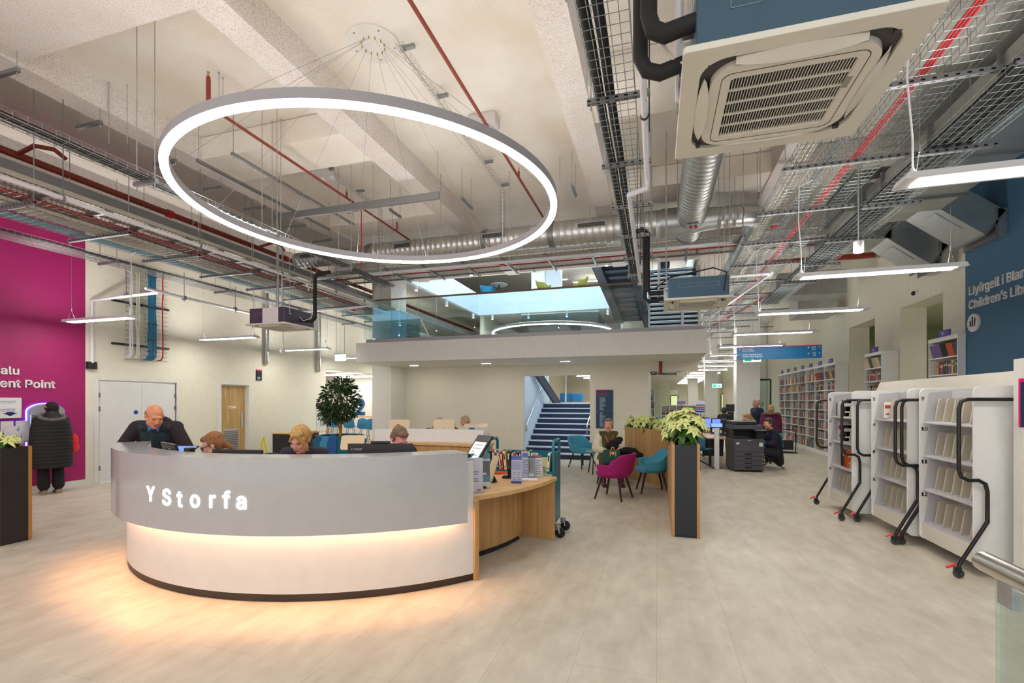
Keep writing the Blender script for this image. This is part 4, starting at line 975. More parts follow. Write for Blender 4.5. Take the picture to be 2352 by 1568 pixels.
# ================================================================== MEZZANINE GLASS, ATRIUM
GY = 11.5
gx0,gx1 = at(836,760,Y=GY).x, at(1490,760,Y=GY).x
t = thing('glass_balustrade','long glass balustrade with bronze handrail on the mezzanine edge','balustrade',(gx0,GY,3.35))
cuts = [836,916,1002,1090,1185,1283,1386,1489]
xs = [at(c_,760,Y=GY).x for c_ in cuts]
for a,b_ in zip(xs,xs[1:]): MB().box((a+.008,GY-.008,3.35),(b_-.008,GY+.008,4.40)).build('glass_pane',GLASSG,t,world=True)
MB().tube([(gx0-.05,GY,4.42),(gx1,GY,4.42)],.024,12).build('handrail',mat('bronze_rail',(.22,.15,.10),.35,.7),t,True,True)
t = thing('glass_balustrade','glass balustrade running back along the left end of the mezzanine','balustrade',(-7.5,12.5,3.35))
for a,b_ in ((11.55,12.5),(12.52,13.4),(13.42,14.3)): MB().box((-7.508,a,3.35),(-7.492,b_,4.40)).build('glass_pane',GLASSB,t,world=True)
MB().tube([(-7.5,11.5,4.42),(-7.5,14.3,4.42),(-7.35,15.3,3.4)],.02,10).build('handrail',CHROME,t,True,True)
t = thing('glass_balustrade','glass guard around the stairwell beyond the second ring','balustrade',(-4,16,3.35))
ga,gb = at(1198,740,Y=15.8),at(1375,740,Y=15.8)
MB().box((ga.x,15.79,3.35),(gb.x,15.81,4.6)).build('glass_pane',GLASSB,t,world=True); MB().box((gb.x-.01,15.8,3.35),(gb.x+.01,17.6,4.6)).build('glass_pane',GLASSB,t,world=True)
MB().tube([(ga.x,15.8,4.62),(gb.x,15.8,4.62),(gb.x,17.6,4.62)],.02,8).build('handrail',CHROME,t,True,True)
# upper metal stair seen from below
DKB = mat('dark_blue_steel',(.035,.045,.075),.45,.3)
t = thing('metal_stair','dark steel staircase rising through the atrium, seen from below','staircase',(-1,17,4))
A0,A1 = Vector((-1.80,15,6.0)),Vector((-1.42,20,5.0)); B0,B1 = Vector((-.70,15,5.9)),Vector((-.28,20,4.6))
def plank(a,b_,wd,h,name,m,par): 
    d=(b_-a); s_=Vector((wd/2,0,0)); u=Vector((0,0,h/2))
    return MB().add([a-s_-u,a+s_-u,a+s_+u,a-s_+u,b_-s_-u,b_+s_-u,b_+s_+u,b_-s_+u],[(0,1,2,3),(7,6,5,4),(0,4,5,1),(1,5,6,2),(2,6,7,3),(3,7,4,0)]).build(name,m,par,world=True)
plank(A0,A1,.28,.35,'stringer',DKB,t); plank(B0,B1,.28,.35,'stringer',DKB,t)
for k in range(12):
    f_=k/11; a=A0.lerp(A1,f_); b_=B0.lerp(B1,f_)
    MB().box((a.x,a.y-.17,a.z+.05),(b_.x,a.y+.17,a.z+.08)).build('tread',mat('tread_steel',(.45,.52,.60),.25,.8),t,world=True)
    MB().box((a.x,a.y+.17,a.z-.06),(b_.x,a.y+.19,a.z+.05)).build('riser',DKB,t,world=True)
c0 = MB().box((-3.2,14.2,5.75),(.9,14.5,6.25)).box((.1,13.9,5.4),(.35,14.2,9)); single(c0,'steel_beam',DKB,'dark blue steel beam high in the atrium','beam')
t = thing('metal_stair','shiny corrugated underside of the staircase behind the mezzanine corner','staircase',(.4,14,3.3))
la,lb = at(1493,700,Y=14.0).x,at(1602,700,Y=14.3).x
SH = mat('shiny_blue_steel',(.55,.66,.74),.15,1)
for k in range(17):
    z = 3.35+k*.135; MB().tube([(la,13.95+k*.05,z),(lb,13.95+k*.05,z)],.045,10).build('tread',SH,t,True,True)
MB().box((la-.05,13.95,3.3),(la,15,5.5)).box((lb,14.1,3.3),(lb+.05,15,5.4)).box((lb-.45,13.9,3.3),(lb-.38,13.93,4.2)).build('stringer',STEEL,t,world=True)
MB().box((la,14.9,3.3),(lb,14.95,5.5)).build('backing',DKB,t,world=True)
# handrails on the ground stairs
t = thing('stair_handrail','steel handrail on the blue-lit left wall of the stairs','handrail',(XS0+.08,13.7,.9))
MB().tube([(XS0+.08,13.55,.78),(XS0+.08,13.55,.95),(XS0+.08,13.62,1.0),(XS0+.08,16.5,2.75)],.022,10).build('rail',CHROME,t,True,True)
for k in (.25,.6,.9):
    y = 13.62+k*2.88; z = 1.0+k*1.75; MB().tube([(XS0,y,z-.06),(XS0+.08,y,z-.06),(XS0+.08,y,z)],.009,6).build('bracket',CHROME,t,True,True)
t = thing('stair_handrail','short steel handrail at the right of the stairs by the cream wall','handrail',(XS1-.06,13.5,.9))
MB().tube([(XS1-.07,13.42,.75),(XS1-.07,13.42,.95),(XS1-.07,13.5,1.02),(XS1-.02,14.4,1.5)],.022,10).build('rail',CHROME,t,True,True)
t = thing('metal_stair','dark navy stringer of the upper flight above the ground stairs','staircase',(XS0+.2,15,3))
plank(Vector((XS0+.1,14.2,2.75)),Vector((XS0+.45,16.6,1.5)),.08,.35,'stringer',DKB,t)
plank(Vector((XS0+.7,16.5,1.6)),Vector((XS0+.72,16.55,3.3)),.05,.06,'post',CHROME,t)
# landing sofa
p = at(1310,927,Y=18.2)
t = thing('sofa','bright blue two-seat sofa back on the stair landing','sofa',(at(1312,927,Y=27).x,27,1.6))
SB = mat('bright_blue_vinyl',srgb('1A78BE'),.45)
MB().box((-.62,0,.05),(0,.75,.42)).build('seat',SB,t,bevel=.03); MB().box((0,0,.05),(.62,.75,.42)).build('seat',SB,t,bevel=.03)
MB().box((-.62,-.12,.05),(-.003,.05,.52)).build('backrest',SB,t,bevel=.03); MB().box((.003,-.12,.05),(.62,.05,.52)).build('backrest',SB,t,bevel=.03)
# glass guard bottom right
t = thing('glass_guard','glass guard panel with round steel handrail at the bottom right corner','balustrade',(1.1,1.6,0))
MB().box((1.095,-.4,.03),(1.108,2.02,1.04)).build('glass_pane',GLASSG,t,world=True)
MB().tube([(1.10,2.09,1.09),(1.10,-.4,1.09)],.034,28).build('handrail',CHROME,t,True,True)
for y in (1.95,.6): MB().box((1.085,y-.05,.0),(1.118,y+.05,.12)).build('clamp',STEEL,t,world=True)
MB().box((1.09,1.93,.98),(1.113,2.0,1.06)).build('rail_bracket',STEEL,t,world=True)
# ================================================================== RECEPTION DESK
DX,DY,RF,RD = -3.72,5.775,2.79,2.665
A_L,A_R = -136,-40.7
d = thing('reception_desk','round white and oak reception desk with warm light strip and lit lettering','desk',(DX,DY,0))
def darc(*a,**k): return MB().arc(0,0,*a,**k)
darc(RF-.03,RF,.576,1.170,A_L,A_R,n=80).build('fascia',GLOSSW,d,True)
darc(2.50,RF,1.170,1.198,A_L,A_R,n=80).build('counter_top',GLOSSW,d,True)
darc(2.50,2.53,.80,1.170,A_L,A_R,n=60).build('inner_panel',WLAM,d,True)
darc(RD,RF-.03,.66,.69,A_L,A_R,n=60).build('fascia_soffit',WLAM,d,True)
darc(RD+.02,RD+.04,.645,.66,A_L+2,A_R-1,n=80).build('light_strip',LEDW,d,True)
darc(RD-.03,RD,.065,1.1,A_L,-38.0,n=80).build('drum_front',mat('drum_white',(.80,.79,.78),.3),d,True)
darc(RD-.04,RD-.012,0,.067,A_L,-38.0,n=80).build('plinth',mat('plinth_brown',(.03,.02,.015),.5),d,True)
def radial(a,r0,r1,z0,z1,th,name,m):
    M = Matrix.Rotation(math.radians(a),4,'Z'); return MB().box((r0,-th/2,z0),(r1,th/2,z1),M).build(name,m,d,bevel=.003)
radial(-37.5,2.12,2.69,0,.74,.045,'end_post',OAKZ)
darc(1.72,2.59,.715,.755,-37.9,-3.5,n=40).build('side_counter',OAKX,d,True)
darc(1.72,2.50,.72,.75,A_L,-37.9,n=60).build('worktop',OAKX,d,True)
darc(2.16,2.19,.07,.715,-36.5,-6,n=30).build('curved_front_panel',OAKZ,d,True)
darc(2.12,2.15,0,.07,-36.5,-6,n=30).build('plinth',BLACKM,d,True)
radial(-4.6,2.17,2.575,.02,.715,.03,'end_panel',OAKZ)
radial(-6.2,1.75,2.19,.02,.715,.03,'end_panel',OAKZ)
# lit letters wrapped on the fascia
def on_arc(px):
    r_ = ray(px,0); a = r_.x**2+r_.y**2; b_ = -2*(r_.x*DX+r_.y*DY); c_ = DX*DX+DY*DY-RF*RF
    k = (-b_-math.sqrt(b_*b_-4*a*c_))/(2*a); return math.atan2(r_.y*k-DY,r_.x*k-DX), k
for ch,px,pyb,H_ in (('Y',346,1150,.165),('S',383,1159,.175),('t',413,1163,.175),('o',448,1164,.175),('r',487,1165,.175),('f',520,1166,.175),('a',555,1168,.175)):
    th,k = on_arc(px); z = CAM_H+(HY-pyb)/FPX*k
    sz = H_*1.48
    def wp(p,th=th,z=z):
        a = th+p.x/RF; rr_ = RF+.003+p.z; return Vector((rr_*math.cos(a),rr_*math.sin(a),z+p.y))
    text('lit_letter',ch,sz,SIGNW,d,None,.002,.012,'CENTER',warp=wp,world=False,narrow=1.0)
# rear cabinets of the desk ring
d2 = thing('rear_counter','curved oak cabinet with white upstand behind the reception desk','counter',(DX,DY,0))
def rarc(*a,**k): return MB().arc(0,0,*a,**k)
rarc(2.10,2.62,.86,.90,70,124,n=40).build('worktop',OAKX,d2,True)
rarc(2.14,2.60,.08,.86,70.5,123.5,n=40).build('carcass',OAKZ,d2,True)
rarc(2.42,2.62,.90,1.13,72,123,n=40).build('upstand',WLAM,d2,True)
for k in range(4): rarc(2.125,2.14,.12,.84,71.5+13*k,83.5+13*k,n=10).build('door',OAKZ,d2,True)
rarc(2.16,2.58,0,.08,71,123,n=20).build('plinth',BLACKM,d2)
def polar(r,a): return (DX+r*math.cos(math.radians(a)), DY+r*math.sin(math.radians(a)))

# monitors (backs towards the viewer)
def monitor(label,x,y,zt,rz,w,h,words,tilt=0,cam_=False,wpos=.0):
    t = thing('monitor',label,'monitor',(x,y,.755),rz)
    M = Matrix.Translation((0,0,zt-.755-h/2)) @ Matrix.Rotation(tilt,4,'X')
    MB().box((-w/2,-.012,-h/2),(w/2,.012,h/2),M).build('case',BLACK,t,bevel=.004)
    MB().box((-w*.3,-.035,-h*.32),(w*.3,-.012,h*.30),M).build('rear_hump',BLACKM,t,bevel=.006)
    MB().box((-w/2+.01,.012,-h/2+.012),(w/2-.01,.0135,h/2-.01),M).build('screen',mat('screen_glow',(.02,.02,.03),.2,emit=.9,ecol=(.35,.45,.9)),t)
    MB().box((-.035,-.05,.01),(.035,-.03,zt-.755-h/2)).build('stand',BLACK,t); MB().box((-.13,-.14,0),(.13,.07,.012)).build('foot',BLACK,t,bevel=.004)
    if words: text('brand_lettering',words,.042,mat('logo_grey',(.45,.45,.47),.4),t,M @ basis((wpos,-.0128,h/2-.062),(1,0,0)),.0006,.012,world=False)
    if cam_:
        MB().box((-.09,-.02,h/2),(.09,.02,h/2+.022),M).build('webcam',BLACK,t,bevel=.005)
        MB().ball(M @ Vector((-.07,-.02,h/2+.012)),.006).build('red_dot',REDC,t)
    return t
a = math.radians
monitor('black monitor at the left end of the reception desk, back to the viewer',-4.74,3.70,1.235,a(-24),.50,.34,'iiyama',a(16),wpos=-.02)
monitor('black monitor behind the white counter, in front of the staff member with glasses',-3.67,3.46,1.212,a(6),.52,.34,'iiyama',a(-4),wpos=-.05)
monitor('widest black monitor with small webcam on top, right of the three at the desk',-2.49,3.96,1.256,a(18),.61,.36,'Lenovo',a(-2),True,-.27)
MB()
single(MB().box((-4.16,3.34,.76),(-4.09,3.40,1.225)),'card_reader',BLACK,'small black device standing between the two left monitors','device',bevel=.006)
p = at(398,1022,z=1.22)
t = thing('tablet','small tablet with a blue glowing screen in front of the leaning man','tablet',(p.x-.02,p.y+.12,1.155),a(10))
M = Matrix.Rotation(a(25),4,'X'); MB().box((-.12,-.08,0),(.12,.08,.01),M).build('case',BLACK,t); MB().box((-.11,-.07,.01),(.11,.07,.011),M).build('screen',mat('blue_screen',(.1,.2,.6),.3,emit=.35,ecol=(.25,.45,1)),t)
# white self service terminals, cream backs
KB = mat('terminal_back_cream',srgb('F2D9B4'),.4)
def terminal(label,px,py,Y,rz,flat=False,w=.46,h=.30):
    p = at(px,py,Y=Y); t = thing('self_service_terminal',label,'terminal',(p.x,p.y,0),rz)
    M = Matrix.Translation((0,0,p.z)) @ Matrix.Rotation(a(-82 if flat else -22),4,'X')
    o = [(x*w/2/.475,y*h/2/.475) for x,y in rsq(.475,.12)]
    B = Matrix.Rotation(PI/2,4,'X')
    MB().prism(o,-.012,.0,M @ B).build('screen_rim',LIGHTW,t,True); MB().prism([(x*.97,y*.97) for x,y in o],.0,.014,M @ B).build('back_shell',KB,t,True)
    MB().box((-w/2+.03,.012,-h/2+.03),(w/2-.03,.014,h/2-.03),M).build('screen',mat('screen_glow2',(.02,.02,.03),.2,emit=.6,ecol=(.6,.7,.95)),t)
    MB().tube([(0,-.02,p.z-.06),(0,-.06,p.z-.12),(0,0,p.z-.3),(0,0,.02)],.03,12).ball((0,-.03,p.z-.05),.035).build('stand',LIGHTW,t,True)
    MB().lathe([(.2,0),(.2,.015)],24).build('base',LIGHTW,t,True)
    return t
terminal('cream-backed terminal in front of the blue striped seat',810,1016,8.1,a(20))
terminal('cream-backed terminal behind the staff member with the bun',917,978,9.3,a(15))
terminal('cream-backed terminal in front of the white-haired man',1020,978,9.6,a(25))
terminal('terminal lying almost flat at the right end of the rear counter',1094,977,9.0,a(16),True,.5,.3)
# tilted display on the side counter
p = at(1098,1052,z=.95)
t = thing('desk_display','tilted black-framed display showing a white page, on the oak side counter','display',(-1.80,4.66,.755),a(16.8-48))
M = Matrix.Translation((0,.03,.40)) @ Matrix.Rotation(a(-38),4,'X')
MB().box((-.12,-.012,-.17),(.12,.012,.17),M).build('frame',BLACK,t,bevel=.004)
MB().box((-.095,-.014,-.15),(.095,-.0125,.08),M).build('white_page',mat('page_white',(.85,.85,.85),.4,emit=.35),t)
mb = MB()
for k,(x0,x1) in enumerate(((-.06,.06),(-.07,.05),(-.06,-.02),(-.04,.06),(-.07,.06))):
    z = .05-k*.042
    x = x0
    while x < x1: mb.box((x,-.0146,z-.016),(x+.006,-.014,z),M); x += .012
mb.build('printed_marks',BLACK,t)
MB().tube([(0,.06,.01),(0,.08,.3),(0,.05,.40)],.03,10).box((-.06,.012,-.12),(.06,.05,.06),M).build('stand',BLACKM,t); MB().box((-.1,-.05,0),(.1,.12,.02)).build('foot',BLACKM,t,bevel=.006)

# leaflets and sign holders
def holder(label,px,py,w,h,rz,lean,bands,z0=.756,name='sign_holder',cat='sign holder'):
    p = at(px,py,z=z0); t = thing(name,label,cat,(p.x,p.y,z0),rz)
    M = Matrix.Rotation(a(lean),4,'X')
    MB().box((-w/2,-.004,0),(w/2,-.002,h),M).build('acrylic_front',ACRYL,t)
    for i,(z0_,z1_,x0_,x1_,c_) in enumerate(bands):
        MB().box((-w/2+w*x0_,.0-.0002*i,h*z0_),(-w/2+w*x1_,.003,h*z1_),M).build('printed_panel' if i else 'sheet',hexm(c_,.5),t)
    MB().box((-w/2,-.03,0),(w/2,.04,.004)).build('foot',ACRYL,t)
    return t
def txtbands(n,x0,x1,z0,z1,c_):
    return [(z0+(z1-z0)*(i+.2)/n, z0+(z1-z0)*(i+.6)/n, x0, x1-(.25 if i%3==2 else .05*(i%2)), c_) for i in range(n)]
holder('acrylic holder with lilac notice at the end of the white counter',1086,1131,.20,.34,a(24),-4,[(0,1,0,1,'E2DEEE'),(.35,.95,.05,.55,'BDBDE2')]+txtbands(6,.1,.8,.3,.7,'6A6FA8')+[(.05,.1,.7,.9,'A03048')])
holder('acrylic holder with teal poster beside the lilac notice',1104,1121,.20,.36,a(24),-4,[(0,1,0,1,'EDEAE2'),(.84,1,0,1,'1B8A94'),(.2,.78,0.02,.98,'4A3A36'),(.18,.36,0,1,'1B8A94'),(.5,.72,.3,.65,'0F7F8C'),(.38,.44,.2,.8,'DCE6EA')]+txtbands(3,.1,.7,.04,.15,'8A8890'))
holder('narrow acrylic holder with blue-headed price notice on the oak counter',1186,1109,.115,.30,a(10),-4,[(0,1,0,1,'D9DAF0'),(.84,1,0,1,'4A55B4'),(0,.08,0,1,'3C4AA8'),(.48,.80,.05,.95,'B4B8DE')]+txtbands(5,.15,.45,.1,.42,'8088B8')+txtbands(5,.6,.9,.1,.42,'8088B8'))
holder('leaflet with black and white street photo in acrylic rack',1222,1098,.085,.26,a(20),-14,[(0,1,0,1,'8E8E8C'),(.9,1,0,1,'2A2A2C'),(.3,.85,.1,.3,'202022'),(.4,.8,.5,.6,'2A2A2C'),(.1,.2,.1,.8,'E6E6E6')],name='leaflet',cat='leaflet')
holder('leaflet with red header in acrylic rack',1238,1095,.085,.26,a(20),-14,[(0,1,0,1,'E4E0E2'),(.92,1,0,1,'C02A26'),(.88,.92,0,1,'2A3040')]+txtbands(7,.1,.9,.1,.8,'8C8A94'),name='leaflet',cat='leaflet')
holder('leaflet with green and orange drawing at the right end of the rack',1251,1091,.08,.22,a(20),-14,[(0,1,0,1,'C6D88A'),(.1,.45,.3,.7,'3E9A3A'),(.3,.5,.1,.5,'D8643A'),(.5,.8,.3,.9,'E8D860')],name='leaflet',cat='leaflet')
holder('tall lilac leaflet with blue photo standing behind the price notice',1207,1097,.10,.31,a(15),-14,[(0,1,0,1,'CFCDE8'),(.78,.95,.1,.8,'3A6AA8')]+txtbands(7,.15,.85,.15,.7,'7A78A0'),name='leaflet',cat='leaflet')
holder('pale leaflet leaning behind the red-headed leaflet',1228,1090,.09,.27,a(15),-16,[(0,1,0,1,'D8DAE0'),(.85,.97,.1,.7,'8AA0B0')]+txtbands(5,.15,.85,.3,.75,'9A98A8'),name='leaflet',cat='leaflet')
p = at(1217,1102,z=.757); single(MB().cbox((p.x,p.y,.764),(.17,.12,.012),.3).cbox((p.x,p.y,.772),(.10,.07,.003),.3),'leaflet_pad',hexm('E8E4EC'),'flat pad of white leaflets on the oak counter edge','leaflet pad')
p = at(1150,1086,z=.757)
for i,(c_,lab) in enumerate((('D8456A','pink magazine at the bottom of the small pile on the counter'),('F08A2A','orange magazine in the middle of the small pile on the counter'),('E83A20','red-orange magazine on top of the small pile on the counter'))):
    single(MB().cbox((p.x+.01*i,p.y,.76+.008*i),(.22,.16,.007),.2+.1*i),'magazine',hexm(c_),lab,'magazine')
p = at(1172,1098,z=.757)
t = thing('two_way_radio','black two-way radio with antenna standing on the oak counter','radio',(p.x,p.y,.756))
MB().box((-.028,-.018,0),(.028,.018,.12)).build('body',BLACK,t,bevel=.005); MB().tube([(-.012,0,.12),(-.012,0,.27)],.006,8).build('antenna',BLACK,t,True); MB().box((-.09,-.04,0),(-.035,.04,.03)).build('charger',BLACKM,t,bevel=.006)
p = at(1122,1106,z=.757)
t = thing('card_stand','beige angled card stand on the side counter behind the teal poster','stand',(p.x,p.y,.756),a(40))
MB().box((-.004,-.09,0),(.004,.09,.30),Matrix.Rotation(a(18),4,'Y')).build('board',hexm('D8C8A0'),t); MB().add([(0,-.04,0),(.09,-.04,0),(.04,-.04,.10),(0,.04,0),(.09,.04,0),(.04,.04,.10)],[(0,1,2),(5,4,3),(0,3,4,1),(1,4,5,2),(2,5,3,0)]).build('black_support',BLACK,t)
run('black_cable',[(p.x,p.y-.05,.76),(p.x+.06,p.y-.08,.762),(p.x+.10,p.y-.02,.762),(p.x+.07,p.y+.05,.78)],.004,BLACK,'thin black cable curled on the side counter','cable')
p = at(1205,1085,z=.757)
t = thing('book_stand','dark folded display stand behind the leaflets','stand',(p.x,p.y,.756),a(30))
MB().add([(-.10,0,0),(0,0,.20),(.012,0,.20),(-.088,0,0),(-.10,.1,0),(0,.1,.20),(.012,.1,.20),(-.088,.1,0)],[(0,1,2,3),(7,6,5,4),(0,4,5,1),(1,5,6,2),(2,6,7,3),(3,7,4,0)]).add([(.112,0,0),(0,0,.20),(.012,0,.20),(.124,0,0),(.112,.1,0),(0,.1,.20),(.012,.1,.20),(.124,.1,0)],[(0,1,2,3),(7,6,5,4),(0,4,5,1),(1,5,6,2),(2,6,7,3),(3,7,4,0)]).build('folded_board',BLACKM,t)
# office chair backs behind the counter
def office_chair(label,x,y,zt,rz,w=.5):
    t = thing('office_chair',label,'chair',(x,y,0),rz); n=10
    vs=[];
    for i in range(n+1):
        u=-1+2*i/n; yy=.22-.06*u*u; top=zt-.05*u*u
        for z in (zt-.5,top):
            vs += [(u*w/2,yy,z),(u*w/2,yy+.03,z)]
    fs=[]
    for i in range(n):
        o=4*i; fs += [(o,o+4,o+6,o+2),(o+1,o+3,o+7,o+5),(o+2,o+6,o+7,o+3),(o,o+1,o+5,o+4)]
    fs += [(0,2,3,1),(4*n,4*n+1,4*n+3,4*n+2)]
    MB().add(vs,fs).build('backrest',BLACKM,t,True)
    MB().box((-.24,-.24,.46),(.24,.20,.53)).build('seat',BLACKM,t,bevel=.03)
    MB().tube([(0,.2,.5),(0,.27,.6),(0,.26,zt-.3)],.02,8).tube([(0,0,.1),(0,0,.46)],.03,10).build('column',BLACK,t,True)
    for k in range(5):
        b_ = 2*PI*k/5; MB().tube([(0,0,.11),(.28*math.cos(b_),.28*math.sin(b_),.06)],.018,8).ball((.28*math.cos(b_),.28*math.sin(b_),.03),.03).build('foot',BLACK,t,True)
    return t
office_chair('black office chair behind the desk beside the widest monitor',-2.12,4.75,1.14,a(20+180),.52)
office_chair('black office chair between the two seated staff',-3.9,4.25,1.12,a(200),.36)

# ================================================================== SEATS
TURQ = mat('turquoise_wool',srgb('479BB8'),.9,bump=.25,bscale=160); MAGF = mat('magenta_wool',srgb('A3186F'),.9,bump=.25,bscale=160)
PLUM = mat('plum_wool',srgb('7A1050'),.9)
def tub_chair(label,x,y,rz,m,group=None,sc=1.0):
    t = thing('tub_chair',label,'chair',(x,y,0),rz,group)
    n = 28; vs=[]; 
    def P(u,layer,vv):   # u 0..1 around, layer 0 outer 1 inner, vv 0..1 height
        ang = math.radians(-38+256*u)      # 90 = back (+Y)
        back = max(0,math.sin(ang)); side = back
        k = max(0,min(1,(side-.15)/.6)); k = k*k*(3-2*k)
        top = .60+.185*k; bot = .36
        z = bot+(top-bot)*vv
        r = .30+.055*vv+.035*k*vv
        if vv < .25: r -= .10*(1-vv/.25)**2
        if layer: r -= .045; z = max(z,.40)
        return (r*1.02*math.cos(ang), r*.98*math.sin(ang)+.0, z)
    NV=8
    for i in range(n+1):
        for j in range(NV+1): vs.append(P(i/n,0,j/NV))
        for j in range(NV,-1,-1): vs.append(P(i/n,1,j/NV))
    W_=2*(NV+1); fs=[]
    for i in range(n):
        for j in range(W_): fs.append((i*W_+j,(i+1)*W_+j,(i+1)*W_+(j+1)%W_,i*W_+(j+1)%W_))
    fs += [tuple(range(W_-1,-1,-1)),tuple(n*W_+j for j in range(W_))]
    o = MB().add(vs,fs).build('shell',m,t,True,auto=80)
    s_ = o.modifiers.new('soft','SUBSURF'); s_.levels=1; s_.render_levels=1
    MB().lathe([(.14,.355),(.26,.375),(.28,.41),(.28,.45),(.24,.475),(.1,.482)],28,None,(0,-.02,0)).build('seat_cushion',m,t,True)
    for sx in (-1,1):
        for sy in (-1,1): MB().tube([(sx*.16,sy*.15,.37),(sx*.25,sy*.24,0)],.021,10,True,.014).build('leg',BLACKM,t,True)
    return t
tub_chair('magenta tub chair with black legs in front of the seated woman',-.70,8.35,a(16.8-125),MAGF)
tub_chair('turquoise tub chair right of the magenta one, against the oak planter',-.08,9.15,a(16.8-95),TURQ)
tub_chair('turquoise tub chair in front of the staircase',-1.78,12.0,a(16.8+35),TURQ)
tub_chair('chair under the seated woman with the green bag',-.92,10.0,a(5),TURQ)
tub_chair('plum tub chair behind the cream-backed terminal at the striped seat',-4.55,9.3,a(30),PLUM)
p = at(1361,1037,z=.50)
t = thing('side_table','small round grey side table behind the seated woman','table',(p.x+.05,p.y,0))
MB().lathe([(.2,.49),(.21,.50),(.21,.515),(.2,.52)],28).build('table_top',hexm('8C918C'),t,True)
for k in range(3):
    b_ = 2*PI*k/3+.4; MB().tube([(.1*math.cos(b_),.1*math.sin(b_),.49),(.2*math.cos(b_),.2*math.sin(b_),0)],.014,8).build('leg',BLACKM,t,True)
# striped round seat with tree
SX,SY = -5.35,9.4
p = at(782,1030,Y=9.0); SX = p.x-.16; SY = 9.2
t = thing('striped_banquette','round banquette in vertical blue and teal stripes around a potted tree','seat',(SX,SY,0))
cols = ['14607E','3A93B0','2C5C9A','0F6A72','2384A6','1A4C78']
for k in range(18):
    c_ = hexm(cols[k%6],.9); MBk = MB(); a0=20*k+.4; a1=20*k+19.6
    for r0,r1,z0,z1 in ((.46,.60,.40,.62),(.44,.57,.62,.80),(.40,.52,.80,.90)): MBk.arc(0,0,r0,r1,z0,z1,a0,a1,4)
    MBk.build('back_stripe',c_,t,True)
for k in range(18): MB().arc(0,0,.50,1.0,.36,.43,20*k+.3,20*k+19.7,5).build('seat_stripe',hexm(cols[(k+2)%6],.9),t,True)
MB().lathe([(.93,.05),(.95,.36)],36).build('base',BLACKM,t,True)
MB().lathe([(.40,.7),(.40,.84)],24).build('soil',hexm('3A2A1E',.9),t,True)
def leaf_cloud(mb,n,cx,cy,cz,rx,ry,rz_,size,rr,droop=.5,shell=.55):
    for i in range(n):
        v = Vector((rr.gauss(0,1),rr.gauss(0,1),rr.gauss(0,1))).normalized(); q = shell+(1-shell)*rr.random()**.7
        c_ = Vector((cx+v.x*rx*q,cy+v.y*ry*q,cz+v.z*rz_*q))
        dr = (v+Vector((rr.gauss(0,.5),rr.gauss(0,.5),-droop+rr.gauss(0,.3)))).normalized()
        sd = dr.cross(Vector((rr.gauss(0,1),rr.gauss(0,1),rr.gauss(0,1)))).normalized(); L = size*(.7+.6*rr.random()); W_=L*.24
        nn = dr.cross(sd)*L*.08
        mb.add([c_,c_+dr*L*.45+sd*W_+nn,c_+dr*L,c_+dr*L*.45-sd*W_+nn,c_+dr*L*.45-nn*.5],[(0,1,4),(1,2,4),(2,3,4),(3,0,4)])
    return mb
LEAFM = mat('tree_leaf_green',srgb('2C4A20'),.4,noise=.35,scale=5)
tr = thing('potted_tree','leafy green indoor tree rising from the striped round seat','tree',(SX,SY,.84))
rr = random.Random(3)
MB().tube([(0,0,0),(.02,.01,.25),(-.01,0,.45),(.03,.02,.9)],.035,10,True,.02).tube([(0,0,.18),(-.10,0,.38),(-.16,.02,.6)],.022,8,True,.012).tube([(.0,0,.4),(.12,.05,.65),(.16,.05,.9)],.02,8,True,.01).build('trunk',hexm('A8763A',.8),tr,True)
mb = MB(); leaf_cloud(mb,900,0,0,.82,.44,.44,.46,.10,rr,.6,.45); leaf_cloud(mb,350,-.12,0,.55,.40,.38,.22,.10,rr,.8,.4); leaf_cloud(mb,260,.08,0,1.18,.26,.26,.16,.09,rr,.2,.3)
for k in range(10):
    b_ = rr.random()*2*PI; mb.tube([(0,0,.6),(.3*math.cos(b_),.3*math.sin(b_),.75+.35*rr.random()),(.5*math.cos(b_),.5*math.sin(b_),.55+.5*rr.random())],.006,5)
o = mb.build('foliage',LEAFM,tr)
# blue high stools at the far left
for i,(px,py) in enumerate(((770,985),(805,985),(836,972),(855,972))):
    p = at(px,py,Y=16.6-.3*i)
    t = thing('high_stool',['blue shell stool behind the tree, leftmost','blue shell stool behind the tree trunk','blue shell stool right of the tree','blue shell stool beside the white pier'][i],'stool',(p.x,p.y,0),a(200),'blue shell stools')
    n=8; vs=[]
    for k in range(n+1):
        u=-1+2*k/n
        for (yy,z) in ((-.2,.62+.03*u*u),(.15,.60+.04*u*u),(.20,.75),(.24-.04*u*u,1.02-.06*u*u)): vs.append((u*.21*(1 if z<.9 else .85),yy,z))
    m_ = MB().add(vs,[(k*4+j,(k+1)*4+j,(k+1)*4+j+1,k*4+j+1) for k in range(n) for j in range(3)]).build('shell',mat('stool_blue',srgb('1E6E94'),.6),t,True); s_=m_.modifiers.new('th','SOLIDIFY'); s_.thickness=.018
    for sx in (-1,1):
        for sy in (-1,1): MB().tube([(sx*.1,sy*.1,.60),(sx*.2,sy*.2,0)],.009,6).build('leg',BLACKM,t,True)
t = thing('high_table','long light oak high table behind the blue stools','table',(-12.5,17.6,0)); MB().box((-1.6,-.4,1.0),(1.9,.4,1.04)).build('table_top',OAKX,t)
for x in (-1.4,1.7): MB().box((x-.04,-.35,0),(x+.04,.35,1.0)).build('leg',OAKZ,t)
